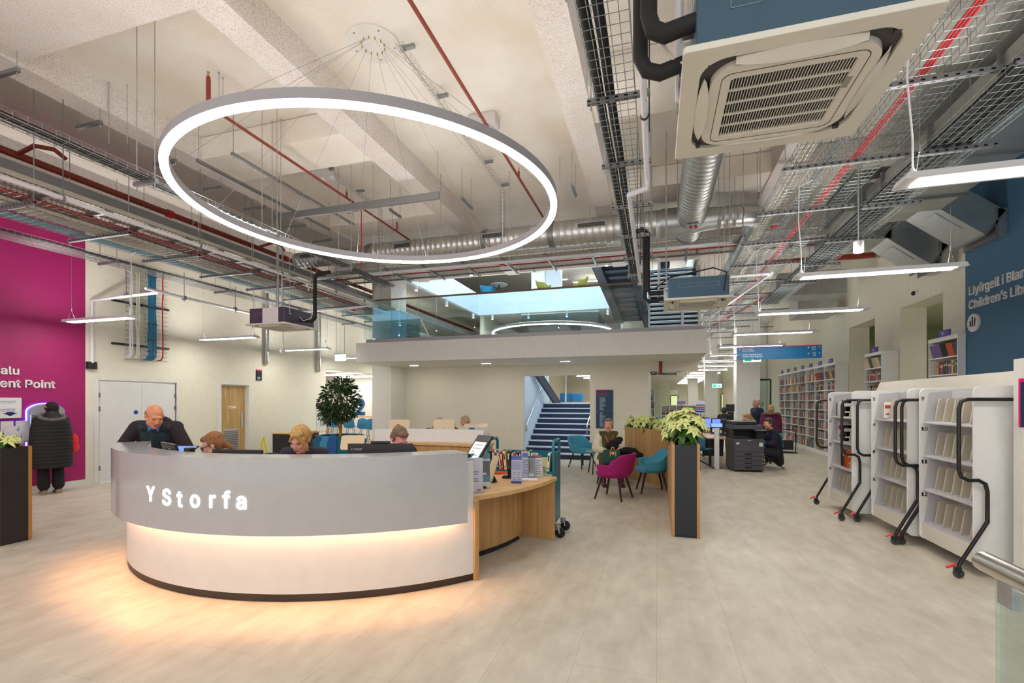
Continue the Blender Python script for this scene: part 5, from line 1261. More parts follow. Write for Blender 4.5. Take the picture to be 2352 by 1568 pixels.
# black cabinet, wet floor sign
p = at(660,1060,X=LW+.5); 
t = thing('low_cabinet','low black cabinet with oak top against the left wall','cabinet',(-9.75,11.3,0))
MB().box((-.4,-.55,0),(.4,.35,.76)).build('carcass',BLACKM,t); MB().box((-.42,-.57,.76),(.42,.37,.79)).build('top',OAKX,t)
MB().box((.401,-.35,.05),(.41,-.30,.74)).build('white_strip',WLAM,t); 
for k in range(3): MB().box((.401,-.25+.19*k,.05),(.408,-.08+.19*k,.74)).build('door',BLACK,t)
p = at(605,1040,Y=9.6)
t = WFS = thing('wet_floor_sign','yellow folding wet floor sign behind the seated staff','sign',(p.x,p.y,0),a(-40))
YEL = hexm('E8D61A',.4)
for s_ in (-1,1):
    mb = MB(); M = Matrix.Rotation(a(s_*11),4,'X')
    mb.box((-.12,-.01,0),(-.095,.01,.80),Matrix.Translation((0,-s_*.0,0)) @ Matrix.Translation((0,s_*.15,0)) @ M).box((.095,-.01,0),(.12,.01,.80),Matrix.Translation((0,s_*.15,0)) @ M).box((-.12,-.01,.75),(.12,.01,.81),Matrix.Translation((0,s_*.15,0)) @ M)
    mb.build('panel',YEL,t)
# ================================================================== PLANTERS
def poinsettia(label,x,y,z,s,seed,group=None,wild=1.0,tall=1.0):
    rr = random.Random(seed); t = thing('poinsettia',label,'plant',(x,y,z),0,group); g=MB(); b_=MB(); st_=MB(); ye=MB()
    heads = int(8*wild)
    for h in range(heads):
        an = rr.random()*2*PI; rad = .17*s*math.sqrt(rr.random()); hz = s*tall*(.24+.16*rr.random()-.45*rad); c_ = Vector((rad*math.cos(an),rad*math.sin(an),hz))
        st_.tube([(0,0,0),(c_.x*.5,c_.y*.5,hz*.5),c_],.005*s,5)
        tilt = Vector((c_.x*2.2,c_.y*2.2,s*.5)).normalized(); u = tilt.orthogonal().normalized(); v = tilt.cross(u)
        for ringi,(nb,L,up) in enumerate(((7,.105,-.2),(6,.07,.25))):
            for k in range(nb):
                aa = 2*PI*k/nb+rr.random()*.5; dr = (u*math.cos(aa)+v*math.sin(aa)+tilt*up).normalized(); sd = dr.cross(tilt).normalized(); l = L*s*(.8+.4*rr.random()); wd = l*.27
                b_.add([c_,c_+dr*l*.35+sd*wd-tilt*.005,c_+dr*l-tilt*l*.25,c_+dr*l*.35-sd*wd-tilt*.005,c_+dr*l*.45+tilt*l*.06],[(0,1,4),(1,2,4),(2,3,4),(3,0,4)])
        for k in range(4): ye.ball(c_+u*rr.gauss(0,.008*s)+v*rr.gauss(0,.008*s)+tilt*.012*s,.006*s,n=6,m=4)
        for k in range(7):
            aa = rr.random()*2*PI; q = c_-tilt*(.04+.12*rr.random())*s; dr = (u*math.cos(aa)+v*math.sin(aa)-tilt*.35).normalized(); sd = dr.cross(tilt).normalized(); l = .13*s*(.7+.5*rr.random()); wd=l*.3
            g.add([q,q+dr*l*.4+sd*wd,q+dr*l-Vector((0,0,l*.3)),q+dr*l*.4-sd*wd,q+dr*l*.45-tilt*.01],[(0,1,4),(1,2,4),(2,3,4),(3,0,4)])
    g.build('leaves',mat('poinsettia_green',srgb('3F6B25'),.5,noise=.3,scale=12),t); b_.build('bracts',mat('poinsettia_cream',srgb('E4EC9C'),.55,noise=.08,scale=10),t); st_.build('stems',hexm('6A7A38'),t); ye.build('flower_buds',hexm('C8A020'),t)
    return t
t = thing('planter','tall narrow planter with navy end panel and oak sides, nearest the walkway','planter',(.35,7.9,0))
MB().box((.215,6.17,.02),(.465,6.19,1.12)).build('end_panel',NAVY,t,world=True)
MB().box((.18,6.17,.0),(.213,9.6,1.135)).build('side_panel',OAKZ,t,world=True); MB().box((.467,6.17,.0),(.50,9.6,1.135)).build('side_panel',OAKZ,t,world=True)
MB().box((.213,6.19,0),(.467,9.6,.98)).build('soil_box',BLACKM,t,world=True)
for i in range(9):
    s_ = 1.2 if i < 2 else 1.1
    poinsettia('cream poinsettia in the narrow oak planter, %s from its navy end' % ORD[i],.33+.03*(-1)**i,6.42+.36*i,.98,s_,20+i,'poinsettias in the narrow oak planter',2.3 if i<2 else 1.6,1.3 if i<2 else 1.1)
t = thing('planter','slanting oak planter behind the turquoise chair','planter',(-.2,10.2,0))
q0 = Vector((-.66,10.72,0)); q1 = Vector((.19,9.64,0)); dd = (q1-q0).normalized(); nn_ = Vector((-dd.y,dd.x,0))
def slab(o0,o1,z0,z1): 
    p_=[q0+nn_*o0,q1+nn_*o0,q1+nn_*o1,q0+nn_*o1]; return MB().add([v+Vector((0,0,z0)) for v in p_]+[v+Vector((0,0,z1)) for v in p_],[(0,3,2,1),(4,5,6,7),(0,1,5,4),(1,2,6,5),(2,3,7,6),(3,0,4,7)])
slab(-.001,.03,0,1.10).build('front_panel',OAKZ,t,world=True); slab(.30,.33,0,1.10).build('rear_panel',OAKZ,t,world=True); slab(.031,.299,0,.95).build('soil_box',BLACKM,t,world=True)
for i in range(5):
    c_ = q0.lerp(q1,(i+.3)/5)+nn_*.16; poinsettia('cream poinsettia in the slanting oak planter, %s from its left end' % ORD[i],c_.x,c_.y,.95,1.05,40+i,'poinsettias in the slanting oak planter',1.5,1.0)
t = thing('planter','black planter with oak edges at the left edge of the photo','planter',(-8,3.65,0))
MB().box((-7.19,3.545,0),(-7.17,3.80,1.115)).build('end_panel',mat('black_end',(.018,.014,.014),.45),t,world=True)
MB().box((-9.8,3.515,0),(-7.17,3.543,1.12)).build('side_panel',hexm('B07A40'),t,world=True); MB().box((-9.8,3.80,0),(-7.17,3.835,1.12)).build('side_panel',hexm('B07A40'),t,world=True)
MB().box((-9.8,3.545,0),(-7.19,3.80,.97)).build('soil_box',BLACKM,t,world=True)
for i in range(5): poinsettia('cream poinsettia in the black planter at left, %s from its near end' % ORD[i],-7.38-.34*i,3.67,.97,.95,60+i,'poinsettias in the black planter')
# payment kiosk, poster, leaflets
y0,y1 = at(60,930,X=LW).y, at(141,930,X=LW).y; ym=(y0+y1)/2; yw_=(y1-y0)/2
t = thing('payment_kiosk','arched silver payment kiosk with glowing blue edge on the magenta wall','kiosk',(LW,ym,.85))
def archpoly(w,h): return [(-w,0),(w,0)]+[(w*math.cos(b_),h-w*.55+w*.55*math.sin(b_)) for b_ in [PI*k/16 for k in range(17)]]
MXk = Matrix(((0,0,1,0),(1,0,0,0),(0,1,0,0),(0,0,0,1)))
MB().prism(archpoly(yw_,.76),.01,.10,MXk).build('cabinet',hexm('9C9CA8',.35),t)
MB().prism(archpoly(yw_+.012,.772),.0,.02,MXk).build('blue_glow_edge',mat('blue_led',(.02,.02,.1),.5,emit=9,ecol=(.10,.10,1)),t)
MB().box((.1,-yw_+.03,.05),(.11,yw_-.03,.56)).build('screen_frame',DSTEEL,t); MB().box((.11,-yw_+.06,.14),(.113,yw_-.06,.53)).build('screen',mat('kiosk_screen',(.8,.85,.95),.4,emit=.9,ecol=(.75,.85,1)),t)
MB().box((.1,-.05,.60),(.12,.05,.70)).build('camera_box',LIGHTW,t,bevel=.01)
mb=MB()
for k in range(24): mb.ball((.105,-yw_+.01,.05+k*.022),.004,n=6,m=4)
mb.build('blue_led_dots',mat('blue_led2',(.3,.5,1),.5,emit=4),t)
ya,yb = at(-6,960,X=LW).y, at(48,960,X=LW).y; zt,zb = at(24,913,X=LW).z, at(24,960,X=LW).z
t = thing('notice_board','white wall notice with blue lines and an arrow beside the payment kiosk','notice',(LW,ya,zb))
MB().box((0,0,0),(.02,yb-ya,zt-zb)).build('panel',WLAM,t)
W_ = yb-ya
text('lettering',"Rhowch sieciau PWYNT\nTALU yn y blwch isod.",.033,hexm('2A6AC0'),t,basis((.0205,.03,zt-zb-.07),(0,1,0)),.0005,.01,line=.9,world=False,narrow=.85)
text('lettering',"Post PAYMENT POINT\ncheques in box below.",.033,hexm('2A6AC0'),t,basis((.0205,.03,zt-zb-.21),(0,1,0)),.0005,.01,line=.9,world=False,narrow=.85)
mb=MB().prism([(W_/2-.1,.09),(W_/2-.05,.09),(W_/2-.05,.11),(W_/2+.05,.11),(W_/2+.05,.09),(W_/2+.1,.09),(W_/2,.035)],.0,.003,Matrix.Translation((.02,0,0)) @ MXk); mb.build('arrow',hexm('1A2060'),t)
for i in range(3):
    for j in range(2):
        pz = zb-.10-.09*i
        single(MB().box((LW+.02+.035*i,ya+.03+.2*j+.03*i,pz-.15),(LW+.03+.035*i,ya+.20+.2*j+.03*i,pz+.05)),'leaflet_stack',hexm('DAD8DE'),'stack of white leaflets in the wall rack, %s row, %s' % (('top','middle','front')[i],('left','right')[j]),'leaflet')
single(MB().box((LW,ya,zb-.42),(LW+.13,ya+.46,zb-.40)).box((LW,ya,zb-.42),(LW+.01,ya+.46,zb-.02)),'leaflet_rack',ACRYL,'clear wall rack of white leaflets under the notice','rack')

# ================================================================== BOOK TROLLEY AT THE DESK
t = thing('book_trolley','teal metal book trolley beside the oak end of the desk','trolley',(-1.62,5.9,0))
def endframe(x):
    mb = MB(); mb.box((x-.012,5.70,.16),(x+.012,6.10,1.02)); mb.tube([(x,5.715,1.0),(x,5.715,1.12),(x,5.76,1.17),(x,6.04,1.17),(x,6.085,1.12),(x,6.085,1.0)],.018,10); return mb.build('end_frame',TEAL,t,True,True)
endframe(-1.20); endframe(-2.04)
for z in (.80,.42): 
    MB().box((-2.03,5.70,z-.03),(-1.21,6.10,z)).build('shelf',TEAL,t,world=True)
MB().box((-2.03,5.895,.80),(-1.21,5.905,1.03)).build('divider',TEAL,t,world=True)
for x in (-1.17,-2.04):
    for y in (5.72,6.08):
        MB().lathe([(.055,-.015),(.062,-.01),(.062,.01),(.055,.015)],20,Matrix.Rotation(PI/2,4,'X'),(x+.05,y,.062)).build('wheel',RUBBER,t,True,True)
        MB().box((x-.01,y-.025,.10),(x+.05,y+.025,.165)).tube([(x+.02,y-.022,.16),(x+.05,y-.022,.06)],.01,6).build('castor_fork',STEEL,t,True,True)
def book(x,y,z,th,dp,ht,rot,col,label,group,lean=0,spine='-Y',thingname='book'):
    """upright book, spine facing -Y (or -X)"""
    mb = MB(); mb.mi=0
    mb.box((-th/2,0,0),(-th/2+.003,dp,ht)).box((th/2-.003,0,0),(th/2,dp,ht))
    n=5; pts=[(-th/2+th*k/n, -.004*math.sin(PI*k/n)) for k in range(n+1)]
    mb.prism([(x_,y_) for x_,y_ in pts]+[(th/2,.003),(-th/2,.003)],0,ht)
    mb.mi=1; mb.box((-th/2+.003,.003,.004),(th/2-.003,dp-.004,ht-.004))
    mb.mi=2; mb.box((-th*.28,-.0055,ht*.55),(th*.28,-.003,ht*.88)).box((-th*.22,-.0055,ht*.12),(th*.22,-.003,ht*.2))
    o = mb.build(thingname,[hexm(col,.4),hexm('E8E2D0',.8),hexm('F0ECE0' if sum(srgb(col))<1.6 else '303038',.5)])
    o.location=(x,y,z); o.rotation_euler=Euler((0,lean,rot)); return tag(o,label,'book',group)
bk = [('B8203A','red hardback',.028,.24),('E8E4E4','white hardback',.024,.24),('2A3C50','dark patterned',.030,.24),('E6DCC8','cream',.016,.245),('C01E38','crimson',.026,.22),('E8DFA8','pale yellow',.030,.23),('22242A','black',.036,.23),('C8BFA8','beige',.022,.21),('E04A20','orange',.020,.20),('3A2A58','dark violet',.03,.22),('7A1A5A','purple',.022,.23),('8CB040','green',.018,.225),('9E1A48','wine red',.03,.235),('E05A20','bright orange',.024,.24),('2E8A3C','grass green',.026,.245),('F0EEE8','off-white',.018,.21)]
x = -1.99
for i,(c_,nm,th,ht) in enumerate(bk):
    ln = [0,0,0,-.06,-.10,-.12,-.04,0,0,0,.03,.02,0,-.08,0,0][i]
    book(x+th/2+max(0,ln)*.1,5.715,.80,th,.15,ht,0,c_,'%s book on the teal trolley top shelf, %s from the left' % (nm,ORD[i]),'books on the teal trolley',ln); x += th+.006+abs(ln)*.08
book(-1.27,5.715,.80,.03,.15,.22,0,'E8E6E2','white thick book at the right end of the teal trolley','books on the teal trolley',.08)
book(-1.235,5.93,.80,.022,.15,.21,0,'1E5A78','dark blue book behind the right end of the trolley','books on the teal trolley',.05)
# ================================================================== MOBILE SHELVES
GREYS = mat('shelf_lavender_grey',(.56,.55,.58),.45); BEND = mat('bookend_cream',(.56,.52,.42),.4); FRM = mat('frame_black',(.01,.01,.011),.28)
LIP = mat('shelf_base_cream',(.74,.71,.64),.45)
# frame outline measured on the nearest unit, turned into (x, z) offsets from its panel edge
fy = 5.48
fpx = [(2352,917),(2226,917),(2211,922),(2206,938),(2206,1080),(2211,1095),(2227,1104),(2252,1104),(2267,1112),(2272,1130),(2272,1200),(2207,1298),(2203,1322)]
FR = [(at(x_,y_,Y=fy).x-2.85, at(x_,y_,Y=fy).z) for x_,y_ in fpx]
FR[0] = (.40, FR[0][1])
def mobile_shelf(label, X0, Y0, nums, near=True, nearframe_full=True):
    L = .98; t = thing('mobile_shelf',label,'shelf unit',(X0,Y0+L/2,0))
    def panel(y):
        pts = [(0.0,.10),(.0,1.80),(.62,1.80),(.62,.10)]; r_=.06; out=[]
        for (cx_,cz_,a0) in ((r_,.10+r_,180),(.62-r_,.10+r_,270),(.62-r_,1.80-r_,0),(r_,1.80-r_,90)):
            for k in range(7):
                b_=math.radians(a0+90*k/6); out.append((X0+cx_+r_*math.cos(b_),cz_+r_*math.sin(b_)))
        M = Matrix(((1,0,0,0),(0,0,1,0),(0,1,0,0),(0,0,0,1)))
        return MB().prism(out,y,y+.02,M).build('end_panel',WLAM,t,True,True,bevel=.004)
    panel(Y0); panel(Y0+L-.02)
    zs = [.285,.665,1.04,1.415]
    for i,z in enumerate(zs):
        MB().add([(X0+.03,Y0+.02,z-.012),(X0+.30,Y0+.02,z+.03),(X0+.30,Y0+.02,z+.042),(X0+.03,Y0+.02,z),(X0+.03,Y0+L-.02,z-.012),(X0+.30,Y0+L-.02,z+.03),(X0+.30,Y0+L-.02,z+.042),(X0+.03,Y0+L-.02,z)],[(0,1,2,3),(7,6,5,4),(0,4,5,1),(1,5,6,2),(2,6,7,3),(3,7,4,0)]).build('shelf_board',GREYS,t,world=True)
        # steel side cheek seen against the far end panel
        MB().add([(X0+.035,Y0+L-.024,z),(X0+.30,Y0+L-.024,z+.04),(X0+.30,Y0+L-.024,z+.36),(X0+.085,Y0+L-.024,z+.335)],[(0,1,2,3)]).build('side_cheek',GREYS,t,world=True)
        for k in range(6):
            y = Y0+L-.12-.155*k; h=.26; o=[]; r_=.03
            for (cx_,cz_,a0) in ((.02,0,None),(.165,0,None),(.165-r_,h-r_,0),(.035+r_,h-r_,90)):
                if a0 is None: o.append((X0+.08+cx_*1.0,z+.012+cz_)); continue
                for q in range(5):
                    b_=math.radians(a0+90*q/4); o.append((X0+.08+cx_+r_*math.cos(b_)+.02,z+.012+cz_+r_*math.sin(b_)))
            MB().prism(o,y,y+.004+.018,Matrix(((1,0,0,0),(0,0,1,0),(0,1,0,0),(0,0,0,1)))).build('bookend',BEND,t,True,True)
    MB().box((X0+.02,Y0+.02,.12),(X0+.04,Y0+L-.02,.28)).build('base_panel',LIP,t,world=True)
    MB().box((X0+.30,Y0+.02,.12),(X0+.32,Y0+L-.02,1.77)).build('back_panel',GREYS,t,world=True)
    for i,n_ in enumerate(nums):
        z = (1.665,1.325,.955,.585)[i]
        text('shelf_number',n_,.078,BLACK,t,basis((X0+.012,Y0+L-.0205,z),(1,0,0)),.0008,.02,spacing=.9)
    for y in ((Y0-.055),(Y0+L+.055)):
        pts=[]
        F = [(X0+dx,y,z) for dx,z in FR]
        # soften corners
        fr = t.children and MB().tube(F,.0165,12).build('tube_frame',FRM,t,True,True,auto=70)
        cx_,cz_ = F[-1][0],F[-1][2]
        MB().tube([(cx_,y,cz_+.04),(cx_,y,.085)],.022,10).build('castor_stem',FRM,t,True,True)
        MB().lathe([(.036,-.014),(.042,-.010),(.042,.010),(.036,.014)],20,Matrix.Rotation(PI/2,4,'X'),(cx_+.008,y,.042)).build('wheel',mat('castor_grey',(.05,.05,.055),.5),t,True,True)
        MB().box((cx_-.03,y-.018,.05),(cx_+.03,y+.018,.10)).build('castor_fork',BLACK,t,world=True,bevel=.008)
        MB().add([(cx_-.085,y-.016,.085),(cx_-.02,y-.018,.115),(cx_-.02,y+.018,.115),(cx_-.085,y+.016,.085),(cx_-.08,y-.016,.100),(cx_-.02,y-.018,.135),(cx_-.02,y+.018,.135),(cx_-.08,y+.016,.100)],[(0,3,2,1),(4,5,6,7),(0,1,5,4),(1,2,6,5),(2,3,7,6),(3,0,4,7)]).build('red_brake_pedal',hexm('D8201E',.35),t,world=True)
        MB().tube([(X0+.56,y,FR[0][1]),(X0+.56,Y0 if y<Y0 else Y0+L,FR[0][1])],.012,8).build('frame_bracket',FRM,t,True,True)
    return t
mobile_shelf('white mobile shelf unit numbered 9 to 12, nearest of the three',2.85,5.56,['9','10','11','12'])
mobile_shelf('white mobile shelf unit numbered 5 to 8, middle of the three',2.775,6.62,['5','6','7','8'])
mobile_shelf('white mobile shelf unit numbered 1 to 4, farthest of the three',2.60,7.74,['1','2','3','4'])
mobooks = [(7.74+.80,1.43,'2A56A0','blue book on shelf 1 of the farthest mobile unit',.2),(7.74+.76,1.43,'E8E6E0','white book on shelf 1 of the farthest mobile unit',.22),(7.74+.55,1.43,'1C1C1E','black book on shelf 1 of the farthest mobile unit',.24),
 (7.74+.78,1.055,'C8D0E8','pale blue book with orange on shelf 2 of the farthest mobile unit',.28),(7.74+.55,1.055,'22262A','dark book on shelf 2 of the farthest mobile unit',.24),
 (7.74+.60,.68,'33343A','grey book on shelf 3 of the farthest mobile unit',.24),(7.74+.48,.68,'B5502A','rust book on shelf 3 of the farthest mobile unit',.2),(7.74+.40,.68,'E85A24','orange book on shelf 3 of the farthest mobile unit',.25),
 (6.62+.79,1.43,'EFEBE6','white book with red print on shelf 5 of the middle mobile unit',.21)]
for y,z,c_,lab,h in mobooks:
    X0 = 2.60 if y > 7.73 else 2.775
    mb = MB(); mb.mi=0; mb.box((0,0,0),(.15,.004,h)).box((0,.022,0),(.15,.026,h)).box((0,0,0),(.004,.026,h)); mb.mi=1; mb.box((.004,.004,.003),(.147,.022,h-.003)); mb.mi=2; mb.box((.02,-.001,h*.6),(.13,.0,h*.8)).box((.03,-.001,h*.2),(.11,.0,h*.3))
    o = mb.build('book',[hexm(c_,.4),hexm('E8E2D0',.8),hexm('C23A30' if c_ in('EFEBE6','C8D0E8') else 'D8D8D8',.5)]); o.location=(X0+.065,y,z+.004); tag(o,lab,'book','books on the mobile shelves')
# cream screen wall behind the mobile shelves
M = Matrix(((0,0,1,0),(1,0,0,0),(0,1,0,0),(0,0,0,1)))
struct(MB().prism([(5.4,0),(9.55,0),(9.55,1.72),(9.30,1.965),(5.4,1.965)],3.40+.12,3.62,M), 'wall_screen', mat('screen_cream',(.80,.76,.67),.5))
struct(MB().box((3.07,5.30,0),(4.4,5.42,2.03)), 'wall_screen_end', WHITE)
struct(MB().box((3.06,5.285,0),(4.4,5.30,.12)), 'baseboard_right', WHITE)
pa,pb = at(2342,981,Y=5.29),at(2342,869,Y=5.29)
t = thing('information_sign','navy information sign with pink top at the right edge of the photo','sign',(pa.x,5.30,pa.z))
H_ = pb.z-pa.z; MB().box((0,-.02,0),(.42,0,H_-.03)).build('panel',hexm('1B3358'),t); MB().box((0,-.021,H_-.03),(.42,0,H_)).build('pink_edge',PINK,t); MB().box((-.003,-.019,0),(0,0,H_)).build('pink_side',PINK,t)
for i,ch in enumerate(('L','L','g','L')): text('lettering',ch,.088,hexm('D8ECE8'),t,basis((.033,-.0205,H_-.115-.078*i-(.02 if i>1 else 0)),(1,0,0)),.0006,.012,world=False)

# ================================================================== BOOKCASES
SHW = mat('bookcase_white',(.78,.78,.76),.45)
BC = ['A8302C','1F3F78','D8CFBC','141C22','2E6A64','D09A28','5A2044','B0A898','6A4828','1A7A9A','C0521E','14181E','7A1420','3A3E48','38602A','D8C080','42484F','983410','0E4460','6E5A90']
BN = dict(zip(BC,['red','blue','cream','black','teal','yellow','plum','greyish','brown','turquoise','orange','charcoal','crimson','grey','green','buff','slate','rust','petrol-blue','lilac']))
PROTO = {}
def bmesh_for(c_,th,ht,dp=.17):
    k = (c_,th,ht)
    if k not in PROTO:
        mb = MB(); mb.mi=0; mb.box((0,0,0),(dp,.0035,ht)).box((0,th-.0035,0),(dp,th,ht)).box((0,0,0),(.004,th,ht)); mb.mi=1; mb.box((.004,.0035,.003),(dp-.004,th-.0035,ht-.003)); mb.mi=2; mb.box((-.001,th*.3,ht*.62),(0,th*.7,ht*.8))
        o = mb.build('book',[hexm(c_,.5),hexm('DDD6C2',.8),hexm('EFEAD8' if sum(srgb(c_))<.9 else '3A3A40',.5)]); PROTO[k]=o.data; bpy.data.objects.remove(o)
    return PROTO[k]
def put_book(x,y,z,c_,th,ht,label,group,rz=0,lean=0):
    o = bpy.data.objects.new('book',bmesh_for(c_,th,ht)); COL.objects.link(o); o.location=(x,y,z); o.rotation_euler=(lean,0,rz); return tag(o,label,'book',group)
ROWN = ['top','second','third','fourth','fifth','sixth','seventh','bottom']
def bookcase(label,X,Y0,nb,bw,zs,top,depth=.33,name='bookcase'):
    t = thing(name,label,'bookcase',(X,Y0,0)); L = nb*bw
    for k in range(nb+1): MB().box((X,Y0+k*bw-.01,0),(X+depth,Y0+k*bw+.012,top)).build('upright',SHW,t,world=True)
    for z in zs: MB().box((X+.003,Y0,z-.022),(X+depth,Y0+L,z)).build('shelf_board',SHW,t,world=True)
    MB().box((X-.004,Y0-.016,top-.07),(X+depth+.002,Y0+L+.016,top+.003)).build('top_board',SHW,t,world=True)
    MB().box((X+.01,Y0,0),(X+.03,Y0+L,zs[0]-.02)).build('plinth',SHW,t,world=True)
    MB().box((X+depth-.01,Y0,.02),(X+depth,Y0+L,top-.02)).build('back_board',SHW,t,world=True)
    return t
zs8 = [.12,.50,.80,1.10,1.40,1.70,2.0,2.32]
bookcase('tall white wall bookcase of seven bays along the right wall',4.93,15.9,7,.96,zs8,2.79)
rest = MB(); nmade = 0; restm = [hexm(c_,.5) for c_ in BC]
rr = random.Random(11)
def fill(X,Y0,bw,z,room,bayname,rowname,case,individual,group,cover=False,seed=0,maxn=99):
    global nmade
    y = Y0+.03; cnt = {}; i=0
    end = Y0+bw*(.74+.22*rr.random())
    if cover: end = Y0+bw*.93
    while y < end and i < maxn:
        ci = rr.randrange(len(BC)); c_ = BC[ci]; th = rr.choice([.03,.04,.05]); ht = rr.choice([.20,.215,.235]) if room>.27 else .2
        if cover:      # face-out books leaning back
            if individual:
                o = put_book(X+.10,y,z+.003,c_,.03,.24,('%s book facing out, %s shelf, %s of %s' % (BN[c_],rowname,bayname,case)).replace(',  of',' of'),group,rz=-PI/2+.15)
                o.rotation_euler = Euler((.25,0,-PI/2+.12)); o.location=(X+.06,y+.15,z+.003)
            else:
                rest.mi = ci; rest.box((X+.06,y,z),(X+.10,y+.15,z+.24))
            y += .185; i += 1; continue
        if individual:
            put_book(X+.03+.01*rr.random(),y,z,c_,th,ht,('%s book, %s shelf, %s of %s' % (BN[c_],rowname,bayname,case)).replace(',  of',' of'),group)
            nmade += 1
        else:
            rest.mi = ci; rest.box((X+.03,y,z),(X+.19,y+th-.002,z+ht))
        y += th+.002; i += 1
for b_ in range(7):
    for k,z in enumerate(reversed(zs8)):
        ind = (b_ < 2 and k < 5)
        fill(4.93,15.91+.96*b_,.94,z,.3,'%s bay' % ORD[b_],ROWN[k],'the tall wall bookcase',ind,'books in the tall wall bookcase',cover=(k==0))
o = rest.build('remaining_books',restm); tag(o,'the other books filling the farther bays of the tall wall bookcase','books',None,'stuff')
PUR = mat('purple_sign',srgb('4A2A9A'),.5)
for k in range(7):
    t = thing('shelf_sign','small purple subject sign on top of the tall bookcase, %s from its near end' % ORD[k],'sign',(4.97,16.0+.96*k+.3,2.79),0,'purple signs on the tall bookcase')
    MB().box((0,0,0),(.02,.30,.14)).build('panel',PUR,t)
    MB().box((-.002,.08,.05),(0,.2,.065)).box((-.002,.08,.08),(0,.18,.095)).build('small_lines',hexm('C8C0E8'),t)
for (y0_,nm) in ((10.05,'nearest small bookcase on the right wall'),(12.95,'second small bookcase on the right wall')):
    bookcase('narrow white bookcase against the right wall, %s' % ('beside the blue wall' if y0_<11 else 'between the two openings'),4.93,y0_,1,.9,[.12,.46,.80,1.12,1.46,1.80,2.14,2.45][:8],2.81)
    fill(4.93,y0_+.01,.88,2.45-.0,.3,'','top','the %s' % nm,True,'books in the %s' % nm,cover=True)
    fill(4.93,y0_+.01,.88,2.14,.3,'','second','the %s' % nm,True,'books in the %s' % nm)
    fill(4.93,y0_+.01,.88,1.80,.3,'','third','the %s' % nm,True,'books in the %s' % nm)
    t = thing('shelf_sign','purple subject sign on the %s' % nm,'sign',(4.96,y0_+.30,2.81)); MB().box((0,0,0),(.02,.34,.13)).build('panel',PUR,t)
    MB().box((-.02,-.02,-.0),(.04,.36,.006)).box((.0,-.03,0),(.02,-.01,.15)).box((0,.35,0),(.02,.37,.15)).build('holder',ACRYL,t)
    text('lettering','Plygio\nFolder' if 0 else 'Papur\nPaper',.04,SGT,t,basis((-.003,.24,.075),(0,-1,0)),.0006,.01,line=.8,world=False)
# far low bookcases and tall one seen through the rear opening
for (px0,px1,Yf,top,lab,nb,sh) in ((1520,1606,24.0,1.48,'long low white bookcase across the far library hall',5,[.1,.55,1.0]),(1490,1503,25.5,2.3,'tall white bookcase at the left of the far hall opening',1,[.1,.5,.9,1.3,1.7])):
    xa,xb = at(px0,930,Y=Yf).x,at(px1,930,Y=Yf).x; W_=xb-xa; t = thing('bookcase',lab,'bookcase',(xa,Yf,0))
    for k in range(nb+1): MB().box((xa+W_*k/nb-.015,Yf,0),(xa+W_*k/nb+.015,Yf+.3,top)).build('upright',SHW,t,world=True)
    for z in sh+[top-.0]: MB().box((xa,Yf+.002,z-.03),(xb,Yf+.3,z)).build('shelf_board',SHW,t,world=True)
    MB().box((xa,Yf+.28,0),(xb,Yf+.3,top)).build('back_board',SHW,t,world=True)
    for si,z in enumerate(sh[-2:] if nb>1 else sh):
        for k in range(nb):
            x = xa+W_*k/nb+.04; j=0
            while x < xa+W_*(k+.86)/nb:
                c_=rr.choice(BC); th=.05; o = bpy.data.objects.new('book',bmesh_for(c_,.05,.235)); COL.objects.link(o); o.location=(x+.05,Yf+.03,z+.002); o.rotation_euler=(0,0,PI/2)
                tag(o,'%s book in the %s, %s compartment, %s shelf counted upward' % (BN[c_],'long low far bookcase' if nb>1 else 'tall far bookcase',ORD[k],ORD[si]),'book','books in the far library hall'); x += .053
# far hall posters, walls, glass
def panel3(px0,px1,py0,py1,Y,bands,label,name='poster',cat='poster',emit=0):
    a_,b_ = at(px0,py1,Y=Y),at(px1,py0,Y=Y); W_=b_.x-a_.x; H_=b_.z-a_.z; t = thing(name,label,cat,(a_.x,Y,a_.z))
    for i,(z0,z1,c_) in enumerate(bands): MB().box((0,-.004*i,H_*z0),(W_,.02,H_*z1)).build('printed_panel' if i else 'sheet',hexm(c_,.5),t)
    if Y < 24.5: MB().box((W_/2-.02,.0,-a_.z),(W_/2+.02,.018,0)).build('post',DSTEEL,t)
    return t
panel3(1599,1619,920,949,22.5,[(0,1,'D4D8EC'),(.1,.2,'1A2A6A'),(.28,.36,'2A7AC0'),(.40,.48,'C0305A'),(.5,.58,'E89A3A'),(.62,.7,'2A7AC0')],'tall pull-up banner of coloured stripes in the far hall','banner','banner')
panel3(1555,1574,916,928,23.8,[(0,1,'E0E0EC'),(.1,.35,'B02A8A'),(.45,.6,'7A6AC8')],'white and magenta sign standing on the far low bookcase')
panel3(1624,1636,919,931,30,[(0,1,'C22A5A')],'pink poster on the lit far wall')
panel3(1719,1728,916,942,23.9,[(0,1,'E0E6EC'),(.35,.7,'C23A7A'),(.1,.3,'3A8AC8')],'white poster with pink block on the glass box')
YG = mat('daylit_yellow_glass',(.72,.80,.40),.5,emit=.35)
